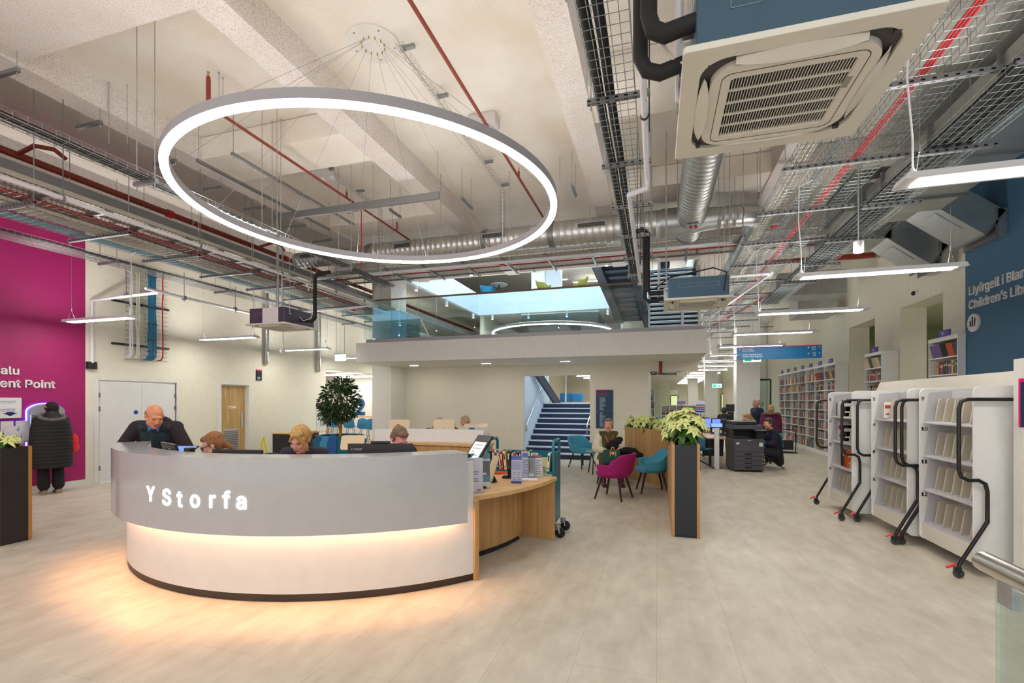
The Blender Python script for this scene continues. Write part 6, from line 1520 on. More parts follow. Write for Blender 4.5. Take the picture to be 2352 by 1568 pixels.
for i,(px0,px1,y0_,y1_,Yw) in enumerate(((1541,1556,909,950,40),(1623,1637,917,950,38),(1657,1668,905,945,43))):
    a_,b_ = at(px0,y1_,Y=Yw),at(px1,y0_,Y=Yw); f_ = struct(MB().box((a_.x,Yw,a_.z),(b_.x,Yw+.05,b_.z)),'window_%d' % (i+1),YG); 
    MB().box((a_.x-.06,Yw-.03,a_.z),(a_.x,Yw+.06,b_.z)).box((b_.x,Yw-.03,a_.z),(b_.x+.06,Yw+.06,b_.z)).box((a_.x,Yw-.03,b_.z),(b_.x,Yw+.06,b_.z+.08)).build('window_frame',BLACKM,f_)
GRW = mat('far_wall_greenish',(.45,.50,.38),.8)
struct(MB().box((-.3,42.5,0),(1.7,42.7,2.6)).box((.2,36,0),(.9,36.2,3.0)), 'wall_far_partition', GRW)
gb = thing('glass_enclosure','glass stair enclosure behind the standing man in the far hall','glass box',(4.0,24.2,0))
xa,xb = at(1720,900,Y=24).x,at(1770,900,Y=24).x
MB().box((xa,24,0),(xb,24.02,2.6)).build('glass_pane',GLASSG,gb,world=True); MB().box((xa,24,0),(xa+.02,26,2.6)).build('glass_pane',GLASSG,gb,world=True)
for x in (xa,xa+.35,xb): MB().box((x-.03,23.98,0),(x+.03,24.04,2.65)).build('post',BLACKM,gb,world=True)
MB().box((xa,23.98,2.6),(xb,24.04,2.68)).build('top_rail',BLACKM,gb,world=True)
MB().tube([(xa+.3,24.5,1.0),(xb,25.5,1.6)],.03,8).build('handrail',DSTEEL,gb,True,True)
t = thing('wall_display','black wall-mounted screen and bag rack beside the big column','display',(2.5,17.9,1.6)); p = at(1684,940,Y=17.9)
MB().box((at(1668,940,Y=17.9).x,17.9,at(1684,945,Y=17.9).z),(at(1687,940,Y=17.9).x,18.0,at(1684,928,Y=17.9).z)).build('screen',BLACK,t,world=True)
MB().box((at(1672,950,Y=17.9).x,17.85,.9),(at(1685,950,Y=17.9).x,18.05,1.3)).build('shelf_body',BLACKM,t,world=True)
# ================================================================== COPIER
DG = mat('copier_dark_grey',(.075,.075,.095),.45); DG2 = mat('copier_black',(.02,.02,.024),.4)
cxm = 2.02
t = thing('photocopier','tall dark grey photocopier standing at the walkway','photocopier',(cxm,12.7,0),a(9))
MB().box((-.33,-.36,.04),(.33,.30,.78)).build('body',DG,t,bevel=.008)
MB().box((-.33,-.36,.80),(-.05,.30,.84)).box((-.33,.05,.78),(.33,.30,1.02)).box((.17,-.36,.78),(.33,.3,1.0)).box((-.33,-.2,.78),(-.29,.3,1.02)).build('output_bay',DG2,t)
MB().box((-.34,-.36,1.0),(.30,.30,1.10)).build('scanner',DG,t,bevel=.01)
MB().box((-.33,-.34,1.10),(.20,.28,1.19)).build('document_feeder',DG2,t,bevel=.025)
MB().box((.0,-.2,1.19),(.2,.1,1.21)).build('feeder_tray',hexm('8A8A90'),t)
MB().box((.08,-.50,.97),(.35,-.34,.985),Matrix.Translation((0,0,0))).build('control_panel',DG2,t); MB().box((.10,-.49,.985),(.34,-.36,.99)).build('screen',hexm('B8B8C8'),t)
for i,(z0,z1) in enumerate(((.06,.15),(.16,.25),(.27,.36),(.37,.46))):
    dr_ = MB().box((-.325,-.372,z0),(.325,-.36,z1)).build('drawer',DG,t,bevel=.003)
    h_ = MB().box((-.10,-.375,z0+.03),(.06,-.371,z1-.025)).build('handle',BLACK,dr_); MB().box((.27,-.375,z0+.04),(.30,-.371,z0+.052)).build('label_tab',hexm('9A9AA0'),dr_)
MB().box((-.325,-.368,.48),(.325,-.36,.64)).build('front_cover',DG,t,bevel=.003)
MB().box((-.29,-.372,.65),(-.22,-.36,.69)).box((.22,-.372,.60),(.30,-.36,.69)).build('white_sticker',WLAM,t)
MB().box((-.03,-.366,.725),(.05,-.36,.74)).build('badge',hexm('D8D8D8'),t); MB().box((-.045,-.367,.725),(-.032,-.36,.74)).build('red_badge_dot',REDC,t)
for x in (-.28,.28):
    for y in (-.3,.25): MB().lathe([(.02,0),(.02,.04)],10,None,(x,y,0)).build('foot',BLACK,t)
# slim white reader post with blue screen
p = at(1646,1076,z=0)
t = thing('reader_post','slim white post carrying a blue-lit screen beside the photocopier','reader',(p.x,p.y,0))
MB().box((-.055,-.04,0),(.055,.04,1.0)).build('post',LIGHTW,t); MB().box((-.16,-.1,0),(.16,.1,.01)).build('base_plate',STEEL,t)
M = Matrix.Translation((0,0,1.06)) @ Matrix.Rotation(a(-35),4,'X'); MB().box((-.14,-.02,-.06),(.14,.015,.06),M).build('case',BLACK,t,bevel=.005); MB().box((-.125,-.022,-.05),(.125,-.0205,.05),M).build('screen',mat('blue_screen2',(.02,.03,.2),.3,emit=1.5,ecol=(.12,.25,1)),t)
# ---- computer desks
t = thing('computer_desk','long pale oak computer desk behind the photocopier','desk',(2.0,14.6,0))
MB().box((1.22,12.95,.71),(1.95,17.2,.745)).build('table_top',OAKX,t,world=True)
for x in (1.3,1.87):
    for y in (13.1,17.0): MB().box((x-.03,y-.03,0),(x+.03,y+.03,.71)).build('leg',BLACKM,t,world=True)
MB().box((1.3,15.2,.05),(1.87,15.24,.7)).build('modesty_panel',BLACKM,t,world=True)
k=0
for (px,Y,lab,c_) in ((1602,16.8,'leftmost',None),(1612,16.4,'second from left',None),(1621,15.9,'third from left',None),(1634,15.3,'fourth from left, screen lit blue','b'),(1651,14.8,'fifth from left, screen lit pale blue','b'),(1664,13.9,'nearest, edge-on beside the copier',None),(1691,14.5,'behind the copier',None)):
    p = at(px,975,Y=Y); t = thing('computer_monitor','black computer monitor on the pale desk, %s' % lab,'monitor',(max(1.28,p.x) if 0 else p.x,Y,.745),a(30 if c_ else 70))
    t.location.x = min(max(p.x,1.32),1.78)
    MB().box((-.24,-.015,.12),(.24,.015,.42)).build('case',DG2,t,bevel=.004)
    if c_: MB().box((-.225,-.017,.135),(.225,-.0155,.405)).build('screen',mat('blue_screen3',(.1,.15,.5),.3,emit=.6,ecol=(.25,.35,.9)),t)
    MB().box((-.03,.0,0),(.03,.03,.2)).box((-.1,-.08,0),(.1,.08,.01)).build('stand',DG2,t)
    p2 = t.location; single(MB().cbox((p2.x-.05,p2.y-.28,.755),(.40,.13,.018),.3),'keyboard',BLACKM,'black keyboard in front of the computer monitor, %s' % lab,'keyboard')
def swivel(label,x,y,rz,m):
    t = thing('swivel_chair',label,'chair',(x,y,0),rz,); n=10; vs=[]
    for i in range(n+1):
        u=-1+2*i/n
        for (yy,z) in ((-.22,.47+.02*u*u),(.12,.45+.03*u*u),(.22-.02*u*u,.55),(.26-.10*u*u,.86-.08*u*u)): vs.append((u*.24,yy,z))
    o=MB().add(vs,[(i*4+j,(i+1)*4+j,(i+1)*4+j+1,i*4+j+1) for i in range(n) for j in range(3)]).build('shell',m,t,True); s_=o.modifiers.new('th','SOLIDIFY'); s_.thickness=.03
    MB().tube([(0,0,.10),(0,0,.45)],.025,10).build('column',BLACK,t,True)
    for k in range(4):
        b_=PI/2*k+.5; MB().tube([(0,0,.22),(.36*math.cos(b_),.36*math.sin(b_),.015)],.02,6,True,.012).build('leg',BLACKM,t,True)
    return t
TC = mat('teal_chair',srgb('17607A'),.7)
swivel('teal swivel chair behind the narrow planter',1.0,12.6,a(150),TC)
swivel('teal swivel chair under the seated man by the photocopier',2.72,13.3,a(16.8-90),TC)
swivel('teal swivel chair at the far side of the computer desk',1.05,15.2,a(120),TC)
swivel('teal swivel chair under the woman with hair clip',2.75,14.6,a(-60),TC)
single(MB().box((-.25,0,0),(.25,.4,.85)) if 0 else MB().cbox((at(1503,960,Y=17).x+.35,17,.55),(.6,.6,1.1)),'booth_seat',mat('teal_booth',srgb('1B6F78'),.8),'teal high-backed booth seen through the rear opening','seat',bevel=.04)
single(MB().cbox((at(1506,985,Y=14.6).x+.38,14.6,.45),(.7,.6,.9)),'armchair',mat('mustard',srgb('C89A1E'),.8),'mustard armchair behind the slanting planter','chair',bevel=.08)
single(MB().box((3.6,17.2,0),(4.3,17.7,.02)).tube([(3.65,17.25,0),(3.65,17.25,.75)],.015,8).tube([(4.25,17.25,0),(4.25,17.25,.75)],.015,8).tube([(3.65,17.25,.75),(4.25,17.25,.75)],.015,8).box((3.7,17.3,.1),(4.2,17.6,.4)),'trolley',BLACKM,'low black trolley parked before the tall bookcase','trolley')
# upper floor chairs
for i,(px,py,c_) in enumerate(((1247,648,'84883A'),(1330,642,'84883A'),(1117,660,'1F7FA8'))):
    p = at(px,py+6,Y=20.7); tub_chair(('yellow-green chair on the upper floor at left of the pair','yellow-green chair on the upper floor at right of the pair','bright blue chair on the upper floor by the balcony corner')[i],p.x,20.9,a((60,-60,40)[i]),hexm(c_,.8)).location.z = 6.3
p = at(1143,655,Y=20.7); t = thing('cafe_table','round table beside the blue chair on the upper floor','table',(p.x,20.9,6.3)); MB().lathe([(.4,.70),(.4,.73)],20).build('table_top',hexm('8A8E90'),t,True); MB().tube([(0,0,0),(0,0,.7)],.04,8).lathe([(.25,0),(.25,.03)],16).build('stand',BLACKM,t)
for k,(x,y) in enumerate(((-6.2,24),(-5.2,23),(1.6,26))): struct(MB().box((x,y,6.3),(x+.7,y+.6,9.4)),'wall_upper_column_%s' % ['left','centre','right'][k], COOL)
# ================================================================== PEOPLE
def skinm(h): return mat('skin_'+h, srgb(h), .5, noise=.08, scale=25)
def hairm(h): return mat('hair_'+h, srgb(h), .55, noise=.45, scale=30, stretch=(3,3,.6), bump=.4, bscale=90)
def clothm(h, b=.2, sc=40): return mat('cloth_'+h, srgb(h), .85, noise=.15, scale=10, bump=b, bscale=sc)
def remesh(o, v, sm=3):
    r_ = o.modifiers.new('remesh','REMESH'); r_.mode='VOXEL'; r_.voxel_size=v; r_.use_smooth_shade=True
    if sm:
        s_ = o.modifiers.new('smooth','SMOOTH'); s_.factor=.5; s_.iterations=sm
    return o
class Head:
    def __init__(s, c, yaw=0, pitch=0, roll=0, k=1.0):
        s.M = Matrix.Translation(c) @ Matrix.Rotation(yaw,4,'Z') @ Matrix.Rotation(pitch,4,'X') @ Matrix.Rotation(roll,4,'Y') @ Matrix.Scale(k,4); s.k=k
    def P(s, p): return s.M @ Vector(p)
    def ball(s, mb, c, r): 
        R_ = s.M.to_3x3(); mb.ball(s.P(c),(1,1,1),M=R_ @ Matrix.Diagonal(Vector(r)),n=16,m=10)
def head_prims(mb, h, male=False):
    b = lambda c,r: h.ball(mb,c,r)
    b((0,.015,.03),(.076,.096,.088)); b((0,-.035,-.02),(.062,.062,.08)); b((0,-.04,-.075),(.048,.048,.042)); b((0,-.066,-.098),(.024,.022,.020))
    b((-.052,-.02,-.06),(.02,.035,.035)); b((.052,-.02,-.06),(.02,.035,.035))
    b((-.036,-.070,-.028),(.024,.022,.024)); b((.036,-.070,-.028),(.024,.022,.024))
    b((0,-.088,.026),(.045,.012,.014))                      # brow
    mb.cap(h.P((0,-.092,.012)),h.P((0,-.112,-.028)),.008*h.k,.012*h.k,8); b((-.012,-.100,-.034),(.009,.010,.007)); b((.012,-.100,-.034),(.009,.010,.007))
    b((0,-.086,-.062),(.024,.014,.014))
    for s_ in (-1,1): b((s_*.078,.012,-.008),(.010,.018,.030))
def hand_prims(mb, w, dirv, up, s=1.0, curl=.5, thumb=1):
    """palm and five separate fingers from wrist point w, along dirv, palm facing -up"""
    d = Vector(dirv).normalized(); u = (Vector(up)-d*Vector(up).dot(d)).normalized(); sd = d.cross(u); w = Vector(w)
    for k in (-1.5,-.5,.5,1.5): mb.cap(w, w+d*.085*s+sd*k*.019*s, .017*s, .011*s, 8)
    for i,(k,L) in enumerate(((-1.5,.062),(-.5,.075),(.5,.080),(1.5,.070))):
        b_ = w+d*.088*s+sd*k*.020*s; q=b_; dd=d.copy()
        for seg,f_ in enumerate((.42,.32,.26)):
            dd = (Matrix.Rotation(curl*(.5+.25*seg),3,sd) @ dd) if False else (dd-u*curl*(.35+.2*seg)).normalized()
            e = q+dd*L*s*f_; mb.cap(q,e,(.0088-.0008*seg)*s,(.0080-.0008*seg)*s,8); q=e
    t0 = w+d*.03*s+sd*.022*s*thumb; t1 = t0+(d*.6+sd*thumb*.8-u*.3*curl).normalized()*.045*s; t2 = t1+(d*.9+sd*thumb*.25-u*.4*curl).normalized()*.032*s
    mb.cap(t0,t1,.012*s,.0105*s,8); mb.cap(t1,t2,.0102*s,.0085*s,8)
def seatJ(lean=0.15):
    return dict(pelvis=(0,.05,.50),waist=(0,.04,.66),chest=(0,.04-lean*.25,.86),neck=(0,.06-lean*.45,1.05),head=(0,.02-lean*.7,1.20),
        shl=(-.17,.05-lean*.38,.99),shr=(.17,.05-lean*.38,.99),ell=(-.23,-.05-lean*.3,.74),elr=(.23,-.05-lean*.3,.74),wrl=(-.15,-.28,.76),wrr=(.15,-.28,.76),
        hpl=(-.10,.03,.52),hpr=(.10,.03,.52),knl=(-.13,-.38,.50),knr=(.13,-.38,.50),anl=(-.12,-.40,.10),anr=(.12,-.40,.10))
def standJ():
    return dict(pelvis=(0,0,.95),waist=(0,0,1.09),chest=(0,-.005,1.28),neck=(0,.02,1.46),head=(0,-.01,1.60),
        shl=(-.17,.01,1.40),shr=(.17,.01,1.40),ell=(-.22,.03,1.13),elr=(.22,.03,1.13),wrl=(-.23,-.06,.90),wrr=(.23,-.06,.90),
        hpl=(-.09,0,.92),hpr=(.09,0,.92),knl=(-.10,-.02,.50),knr=(.10,-.02,.50),anl=(-.10,.02,.09),anr=(.10,.02,.09))
def person(label, loc, rz, J, skin='D9A58A', vox=.009, k=1.0, fat=1.0, hyaw=0, hpitch=0, hroll=0, hk=1.0, trousers='22242C', shoes='2A2622', hands=True, male=False):
    """returns the thing, joints and head frame; the body is one remeshed surface"""
    t = thing('person',label,'person',(loc[0],loc[1],loc[2] if len(loc)>2 else 0),rz)
    j = {n:Vector(v)*k for n,v in J.items()}; h = Head(j['head'],hyaw,hpitch,hroll,hk)
    mb = MB(); f_=fat
    mb.cap(j['pelvis'],j['waist'],.125*f_,.115*f_,16); mb.cap(j['waist'],j['chest'],.115*f_,.125*f_,16)
    mb.cap(j['shl']-Vector((0,0,.02)),j['shr']-Vector((0,0,.02)),.045*f_,.045*f_,12); mb.cap(j['chest'],j['neck']-Vector((0,0,.06)),.10*f_,.055,14)
    for s_ in 'lr': mb.cap(j['neck']-Vector((0,0,.045)),j['sh'+s_],.040,.042*f_,12); mb.cap(j['neck']-Vector((0,0,.03)),j['head']+(j['head']-j['neck'])*-.15,.052,.05,12)
    mb.cap(j['chest']+Vector((-.05,0,0)),j['chest']+Vector((.05,0,0)),.105*f_,.105*f_,14)
    for s_ in 'lr':
        mb.cap(j['sh'+s_],j['el'+s_],.048*f_,.038*f_); mb.cap(j['el'+s_],j['wr'+s_],.036*f_,.025)
        mb.cap(j['hp'+s_],j['kn'+s_],.085*f_,.055*f_); mb.cap(j['kn'+s_],j['an'+s_],.052*f_,.036)
        fd = Vector((0,-1,0)); mb.cap(j['an'+s_]-Vector((0,0,.04)),j['an'+s_]+fd*.13-Vector((0,0,.055)),.035,.028)
        if hands:
            dv = (j['wr'+s_]-j['el'+s_]).normalized(); hand_prims(mb,j['wr'+s_],dv,(0,-.3,1),1.0,.45,1 if s_=='l' else -1)
    head_prims(mb,h,male)
    o = mb.build('body',skinm(skin),t,True); remesh(o,vox,2)
    if trousers:
        m2 = MB(); m2.cap(j['pelvis'],j['waist']-Vector((0,0,.06)),.137*f_,.125*f_,16)
        for s_ in 'lr':
            m2.cap(j['hp'+s_],j['kn'+s_],.099*f_,.070*f_,14); m2.cap(j['kn'+s_],j['an'+s_]+Vector((0,0,.0)),.068*f_,.056,14)
        remesh(m2.build('trousers',clothm(trousers),t,True),max(vox,.012),2)
    if shoes:
        m3 = MB()
        for s_ in 'lr':
            q = j['an'+s_]; m3.cap(q-Vector((0,-.03,.045)),q-Vector((0,.14,.052)),.042,.036); m3.box((q.x-.042,q.y-.175,q.z-.09),(q.x+.042,q.y+.07,q.z-.062))
        remesh(m3.build('shoes',clothm(shoes),t,True),.012,2)
    return t,j,h
def top(t,j,col,th=.018,fat=1.0,vox=.012,name='top',sleeves=True,low=None,open_front=False,long=0,m=None,b=.2,sc=40,arm=1.0):
    mb = MB(); f_=fat
    lo = j['pelvis'] if low is None else low
    mb.cap(lo,j['waist'],.125*f_+th,.118*f_+th,16); mb.cap(j['waist'],j['chest'],.118*f_+th,.128*f_+th,16); mb.cap(j['chest']+Vector((-.05,0,0)),j['chest']+Vector((.05,0,0)),.108*f_+th,.108*f_+th,14)
    mb.cap(j['chest'],j['neck']-Vector((0,0,.065)),.112*f_+th,.055+th,14); mb.cap(j['shl']-Vector((0,0,.02)),j['shr']-Vector((0,0,.02)),.048*f_+th,.048*f_+th,12)
    for s_ in 'lr': mb.cap(j['neck']-Vector((0,0,.035)),j['sh'+s_],.045+th,.046*f_+th,12)
    if sleeves:
        for s_ in 'lr': mb.cap(j['sh'+s_],j['el'+s_],(.050+th)*arm,(.042+th)*arm,14); mb.cap(j['el'+s_],j['wr'+s_],(.040+th)*arm,(.030+th)*arm*.95,14)
    if long: mb.cap(lo,lo-Vector((0,0,long)),.135*f_+th,.15*f_+th,18)
    return remesh(mb.build(name,m or clothm(col,b,sc),t,True),vox,3)
def face(t,h,brow='6A4A38',lip='B0605A',closed=False):
    for s_ in (-1,1):
        mb = MB(); h.ball(mb,(s_*.031,-.0845,.004),(.013,.009,.0065 if not closed else .003)); e = mb.build('eye',hexm('E8E4E0',.3) if not closed else skinm('7A4A3A'),t,True)
        mb = MB(); h.ball(mb,(s_*.031,-.0925,.003),(.0058,.003,.0055 if not closed else .0015)); mb.build('iris',hexm('2A2018',.3),e,True)
        mb = MB(); mb.tube([h.P((s_*.014,-.094,.022)),h.P((s_*.03,-.098,.027)),h.P((s_*.048,-.086,.022))],.0036*h.k,6); mb.build('eyebrow',hairm(brow),t,True)
    mb = MB(); mb.tube([h.P((-.024,-.092,-.064)),h.P((-.010,-.1005,-.0605)),h.P((.010,-.1005,-.0605)),h.P((.024,-.092,-.064))],.0045*h.k,8); mb.tube([h.P((-.018,-.094,-.069)),h.P((0,-.100,-.071)),h.P((.018,-.094,-.069))],.0048*h.k,8); mb.build('lips',skinm(lip),t,True)
def hair(t,h,col,style='short',vox=.007,extra=None):
    mb = MB(); b = lambda c,r: h.ball(mb,c,r)
    if style != 'bald':
        b((0,.028,.052),(.083,.094,.080)); b((0,.055,.0),(.078,.068,.085)); b((0,-.035,.085),(.062,.050,.034))
        for s_ in (-1,1): b((s_*.068,.018,.02),(.018,.048,.045))
    else:
        b((0,.058,.0),(.077,.058,.060))
        for s_ in (-1,1): b((s_*.066,.03,.012),(.0135,.05,.038))
    if extra: extra(mb,b)
    return remesh(mb.build('hair',hairm(col),t,True),vox,1)
AZ = 16.8
def facing(d): return a(AZ+d)

# 1 man leaning over the left end of the desk
J = standJ(); J.update(pelvis=(0,.20,.95),waist=(0,.12,1.08),chest=(0,-.02,1.24),neck=(.02,-.12,1.385),head=(.035,-.20,1.475),shl=(-.20,-.05,1.34),shr=(.20,-.05,1.33),ell=(-.36,-.04,1.09),elr=(.33,-.06,1.08),wrl=(-.30,-.22,.92),wrr=(.22,-.24,.92),hpl=(-.09,.2,.92),hpr=(.09,.2,.92),knl=(-.1,.16,.5),knr=(.1,.16,.5),anl=(-.1,.18,.09),anr=(.1,.18,.09))
P1 = at(352,1000,Y=4.42)
t,j,h = person('balding older man in dark hooded coat leaning over the left end of the desk',(P1.x+.13,4.38,0),facing(18),J,'E0946E',.008,1.0,1.08,hyaw=a(34),hpitch=a(26),hk=1.12,male=True)
top(t,j,'1B3038',.012,1.08,name='jumper',sleeves=False)
# open coat: two front halves and a back, hood lying on the shoulders
mb = MB(); f_=1.08
B_=Vector((0,.05,0)); 
mb.cap(j['pelvis']+B_,j['waist']+B_,.15,.14,16); mb.cap(j['waist']+B_,j['chest']+B_,.145,.135,16); mb.cap(j['shl']+Vector((0,.03,0)),j['shr']+Vector((0,.03,0)),.085,.085,12)
for s_,sx in (('l',-1),('r',1)):
    mb.cap(j['sh'+s_],j['el'+s_],.080,.072,14); mb.cap(j['el'+s_],j['wr'+s_]-(j['wr'+s_]-j['el'+s_])*.1,.070,.055,14)
    mb.cap(j['neck']+Vector((sx*.085,.01,-.06)),j['waist']+Vector((sx*.15,-.06,0)),.040,.060,12); mb.cap(j['waist']+Vector((sx*.15,-.06,0)),j['pelvis']+Vector((sx*.16,-.05,-.1)),.06,.07,12)
    mb.cap(j['sh'+s_],j['waist']+Vector((sx*.13,.0,0)),.08,.08,12)
remesh(mb.build('coat',clothm('2A2028',.3,30),t,True),.010,3)
mb = MB()
for k in range(17):
    b_ = math.radians(-5+190*k/16); q_=max(0,math.sin(b_)); mb.ball(j['neck']+Vector((.135*math.cos(b_),.02+.12*math.sin(b_),-.05+.075*q_)),(.040+.015*q_,.045,.036+.03*q_),n=10,m=7)
remesh(mb.build('hood',clothm('3A2C2E',.4,50),t,True),.009,3)
mb = MB()
for sx in (-1,1): mb.add([j['neck']+Vector((sx*.012,-.075,-.055)),j['neck']+Vector((sx*.062,-.055,-.025)),j['neck']+Vector((sx*.07,-.01,.015)),j['neck']+Vector((sx*.05,-.085,-.09))],[(0,1,2),(0,3,1)])
mb.tube([j['neck']+Vector((-.06,-.02,.0)),j['neck']+Vector((-.05,-.062,-.03)),j['neck']+Vector((0,-.085,-.055)),j['neck']+Vector((.05,-.062,-.03)),j['neck']+Vector((.06,-.02,.0))],.014,8)
mb.build('shirt_collar',clothm('5A7FC0'),t,True)
hair(t,h,'8C7A68','bald'); face(t,h,'A08068','B05A4A',True)
# 2 woman in long quilted coat at the kiosk, seen from behind
KX = at(112,1133,z=0)
J = standJ(); J.update(wrl=(-.16,-.30,1.12),ell=(-.25,-.08,1.12),head=(-.01,-.03,1.53),neck=(0,.01,1.41),shl=(-.17,.01,1.35),shr=(.17,.01,1.35))
t,j,h = person('woman in long black quilted coat and black headscarf at the payment kiosk',(KX.x+.02,KX.y+.02,0),facing(-122),J,'C98A68',.012,.985,1.0,hyaw=a(14),hpitch=a(8),hk=1.02,trousers='15151A',shoes='9A8468')
def quilt(z0,z1,rx,ry,n,cx=0,cy=0,step=1.0):
    prof=[]; N=n*6
    for i in range(N+1):
        u=i/N; z=z0+(z1-z0)*u; w_=math.sin(PI*((u*n)%1.0)); prof.append((1+.022*w_**.6,z,u))
    return prof
prof = quilt(.47,1.40,0,0,15); mb=MB(); vs=[]; nn=40
for s_,z,u in prof:
    rx = (.29-.05*u+.02*math.sin(PI*u)); ry=(.215-.035*u)
    if u>.86: q=(u-.86)/.14; rx*=1-.52*q**1.6; ry*=1-.45*q**1.6
    for k in range(nn):
        b_=2*PI*k/nn; vs.append((rx*s_*math.cos(b_),.02+ry*s_*math.sin(b_),z))
mb.add(vs,[(i*nn+k,i*nn+(k+1)%nn,(i+1)*nn+(k+1)%nn,(i+1)*nn+k) for i in range(len(prof)-1) for k in range(nn)]+[tuple(range(nn-1,-1,-1)),tuple((len(prof)-1)*nn+k for k in range(nn))])
mb2=MB()
for s_ in 'lr': mb2.cap(j['kn'+s_]+Vector((0,0,.05)),j['an'+s_]+Vector((0,0,.06)),.080,.088,14)
remesh(mb2.build('wide_trouser_leg',clothm('15151A'),t,True),.012,2)
QC = mat('quilted_black',(.005,.005,.006),.7)
mb.build('coat',QC,t,True)
for s_ in 'lr':
    mb=MB(); A_,B_,C_=j['sh'+s_],j['el'+s_],j['wr'+s_]
    for (p_,q_,n_,r0,r1) in ((A_,B_,6,.085,.075),(B_,C_,5,.073,.056)):
        for i in range(n_): c_=p_.lerp(q_,(i+.5)/n_); r_=r0+(r1-r0)*i/n_; mb.ball(c_,(r_,r_,r_),n=14,m=8)
    remesh(mb.build('sleeve',QC,t,True),.008,1)
mb=MB()
for k in range(26):
    b_=2*PI*k/26; mb.ball((.165*math.cos(b_),.07+.13*math.sin(b_),1.375-.05*math.sin(b_)),(.038,.038,.034),n=9,m=6)
o=mb.build('fur_trim',mat('fur_grey',(.16,.14,.14),.95,noise=.6,scale=60,bump=.8,bscale=120),t,True); remesh(o,.008,1)
mb=MB(); mb.ball((0,.10,1.36),(.13,.11,.055)); mb.ball((0,.05,1.42),(.09,.08,.07)); remesh(mb.build('hood',QC,t,True),.010,2)
mb=MB(); bb=lambda c,r:h.ball(mb,c,r); bb((0,.025,.03),(.094,.108,.108)); bb((0,.03,-.06),(.085,.09,.08)); bb((0,.0,-.12),(.075,.08,.06)); remesh(mb.build('headscarf',clothm('0C0C0E',.15),t,True),.009,2)
mb=MB(); mb.tube([h.P((.098,-.02,.075)),h.P((.10,.03,.06)),h.P((.096,.07,.02))],.010,8,True,.006); mb.build('scarf_patch',hexm('E0705A'),t,True)
pb_ = Vector((-.33,-.02,.90)); mb=MB(); mb.ball(pb_,(.06,.05,.16),n=14,m=10); mb.ball(pb_+Vector((0,0,-.10)),(.075,.05,.10),n=14,m=8); o=remesh(mb.build('x',mat('red_bag',srgb('E02420'),.4,bump=.5,bscale=30),None,True),.01,2)
o.name='carrier_bag'; o.location=t.location; o.rotation_euler=t.rotation_euler; tag(o,'red carrier bag hanging at the side of the woman at the kiosk','bag')
# 3-5 desk staff
def staff(label,loc,face_dir,ztop,hairc,lean,hp,hy,hr=0,skin='DFA58C',fatv=1.0,hk=1.05,rz2=0):
    J = seatJ(lean); dz = ztop-.135*hk-J['head'][2]
    for n_ in J: J[n_] = (J[n_][0],J[n_][1],J[n_][2]+(dz if n_ not in('knl','knr','anl','anr') else 0)*(1 if n_ not in ('hpl','hpr','pelvis') else 1))
    for n_ in ('shl','shr','neck','chest'): J[n_]=(J[n_][0]*1.08,J[n_][1],J[n_][2]+(.055 if n_!='neck' else .04))
    t,j,h = person(label,(loc[0],loc[1],0),facing(face_dir),J,skin,.0075,1.0,fatv,hyaw=a(hy),hpitch=a(hp),hroll=a(hr),hk=hk)
    top(t,j,'2B2733',.014,fatv,name='polo_shirt',vox=.010); return t,j,h
t,j,h = staff('staff member with long red-brown ponytail and glasses bending left behind the desk',(-4.22,4.08),-72,1.335,'A0703C',.45,24,0,skin='E0A488')
def ex(mb,b): 
    mb.cap(h.P((0,.095,-.02)),h.P((.0,.135,-.09)),.028,.026,10); mb.cap(h.P((0,.135,-.09)),h.P((.0,.15,-.19)),.026,.012,10)
hair(t,h,'96602E','short',extra=ex); face(t,h,'9A7048','C07068',True)
mb=MB()
for s_ in (-1,1):
    mb.tube([h.P((s_*.008,-.108,.006)),h.P((s_*.008,-.106,-.014)),h.P((s_*.05,-.096,-.014)),h.P((s_*.054,-.094,.014)),h.P((s_*.012,-.108,.014)),h.P((s_*.008,-.108,.006))],.0035,6); mb.tube([h.P((s_*.054,-.094,.008)),h.P((s_*.078,-.03,.010)),h.P((s_*.080,.01,.006))],.0038,6)
mb.build('glasses',BLACK,t,True)
t,j,h = staff('blonde staff member with hair tied up, looking down behind the desk',(-3.50,4.18),6,1.42,'C9A468',.35,30,-14,6,skin='E2A68E',fatv=1.08,hk=1.08)
def ex(mb,b):
    b((.05,.075,.02),(.038,.038,.036)); mb.cap(h.P((.07,.08,.03)),h.P((.135,.075,.055)),.022,.008,8); mb.cap(h.P((-.01,-.075,.085)),h.P((-.068,-.062,.01)),.022,.012,8); mb.cap(h.P((.02,-.072,.085)),h.P((.078,-.052,-.03)),.022,.012,8); mb.cap(h.P((.078,-.052,-.03)),h.P((.086,-.04,-.10)),.012,.006,8)
hair(t,h,'C49A54','short',extra=ex); face(t,h,'8A6A48','B4605C',True)
mb=MB(); n0=j['neck']; mb.tube([n0+Vector((-.075,.0,-.03)),n0+Vector((-.06,-.12,-.10)),n0+Vector((-.02,-.17,-.26))],.009,6).tube([n0+Vector((.075,.0,-.03)),n0+Vector((.07,-.12,-.10)),n0+Vector((.0,-.17,-.26))],.009,6); mb.build('lanyard',hexm('1A2A6A'),t,True)
t,j,h = staff('staff member with brown hair bun looking down behind the widest monitor',(-2.86,4.80),30,1.385,'8A6A4A',.4,34,14,0,skin='E0988C',hk=1.02)
def ex(mb,b): b((0,.09,.085),(.036,.034,.036))
hair(t,h,'7A5C40','short',extra=ex); face(t,h,'6A4A38','B0605A',True)
mb=MB(); bb=lambda c,r:h.ball(mb,c,r); bb((0,.085,.072),(.034,.016,.034)); mb.build('hair_band',hexm('2A3440'),t,True)
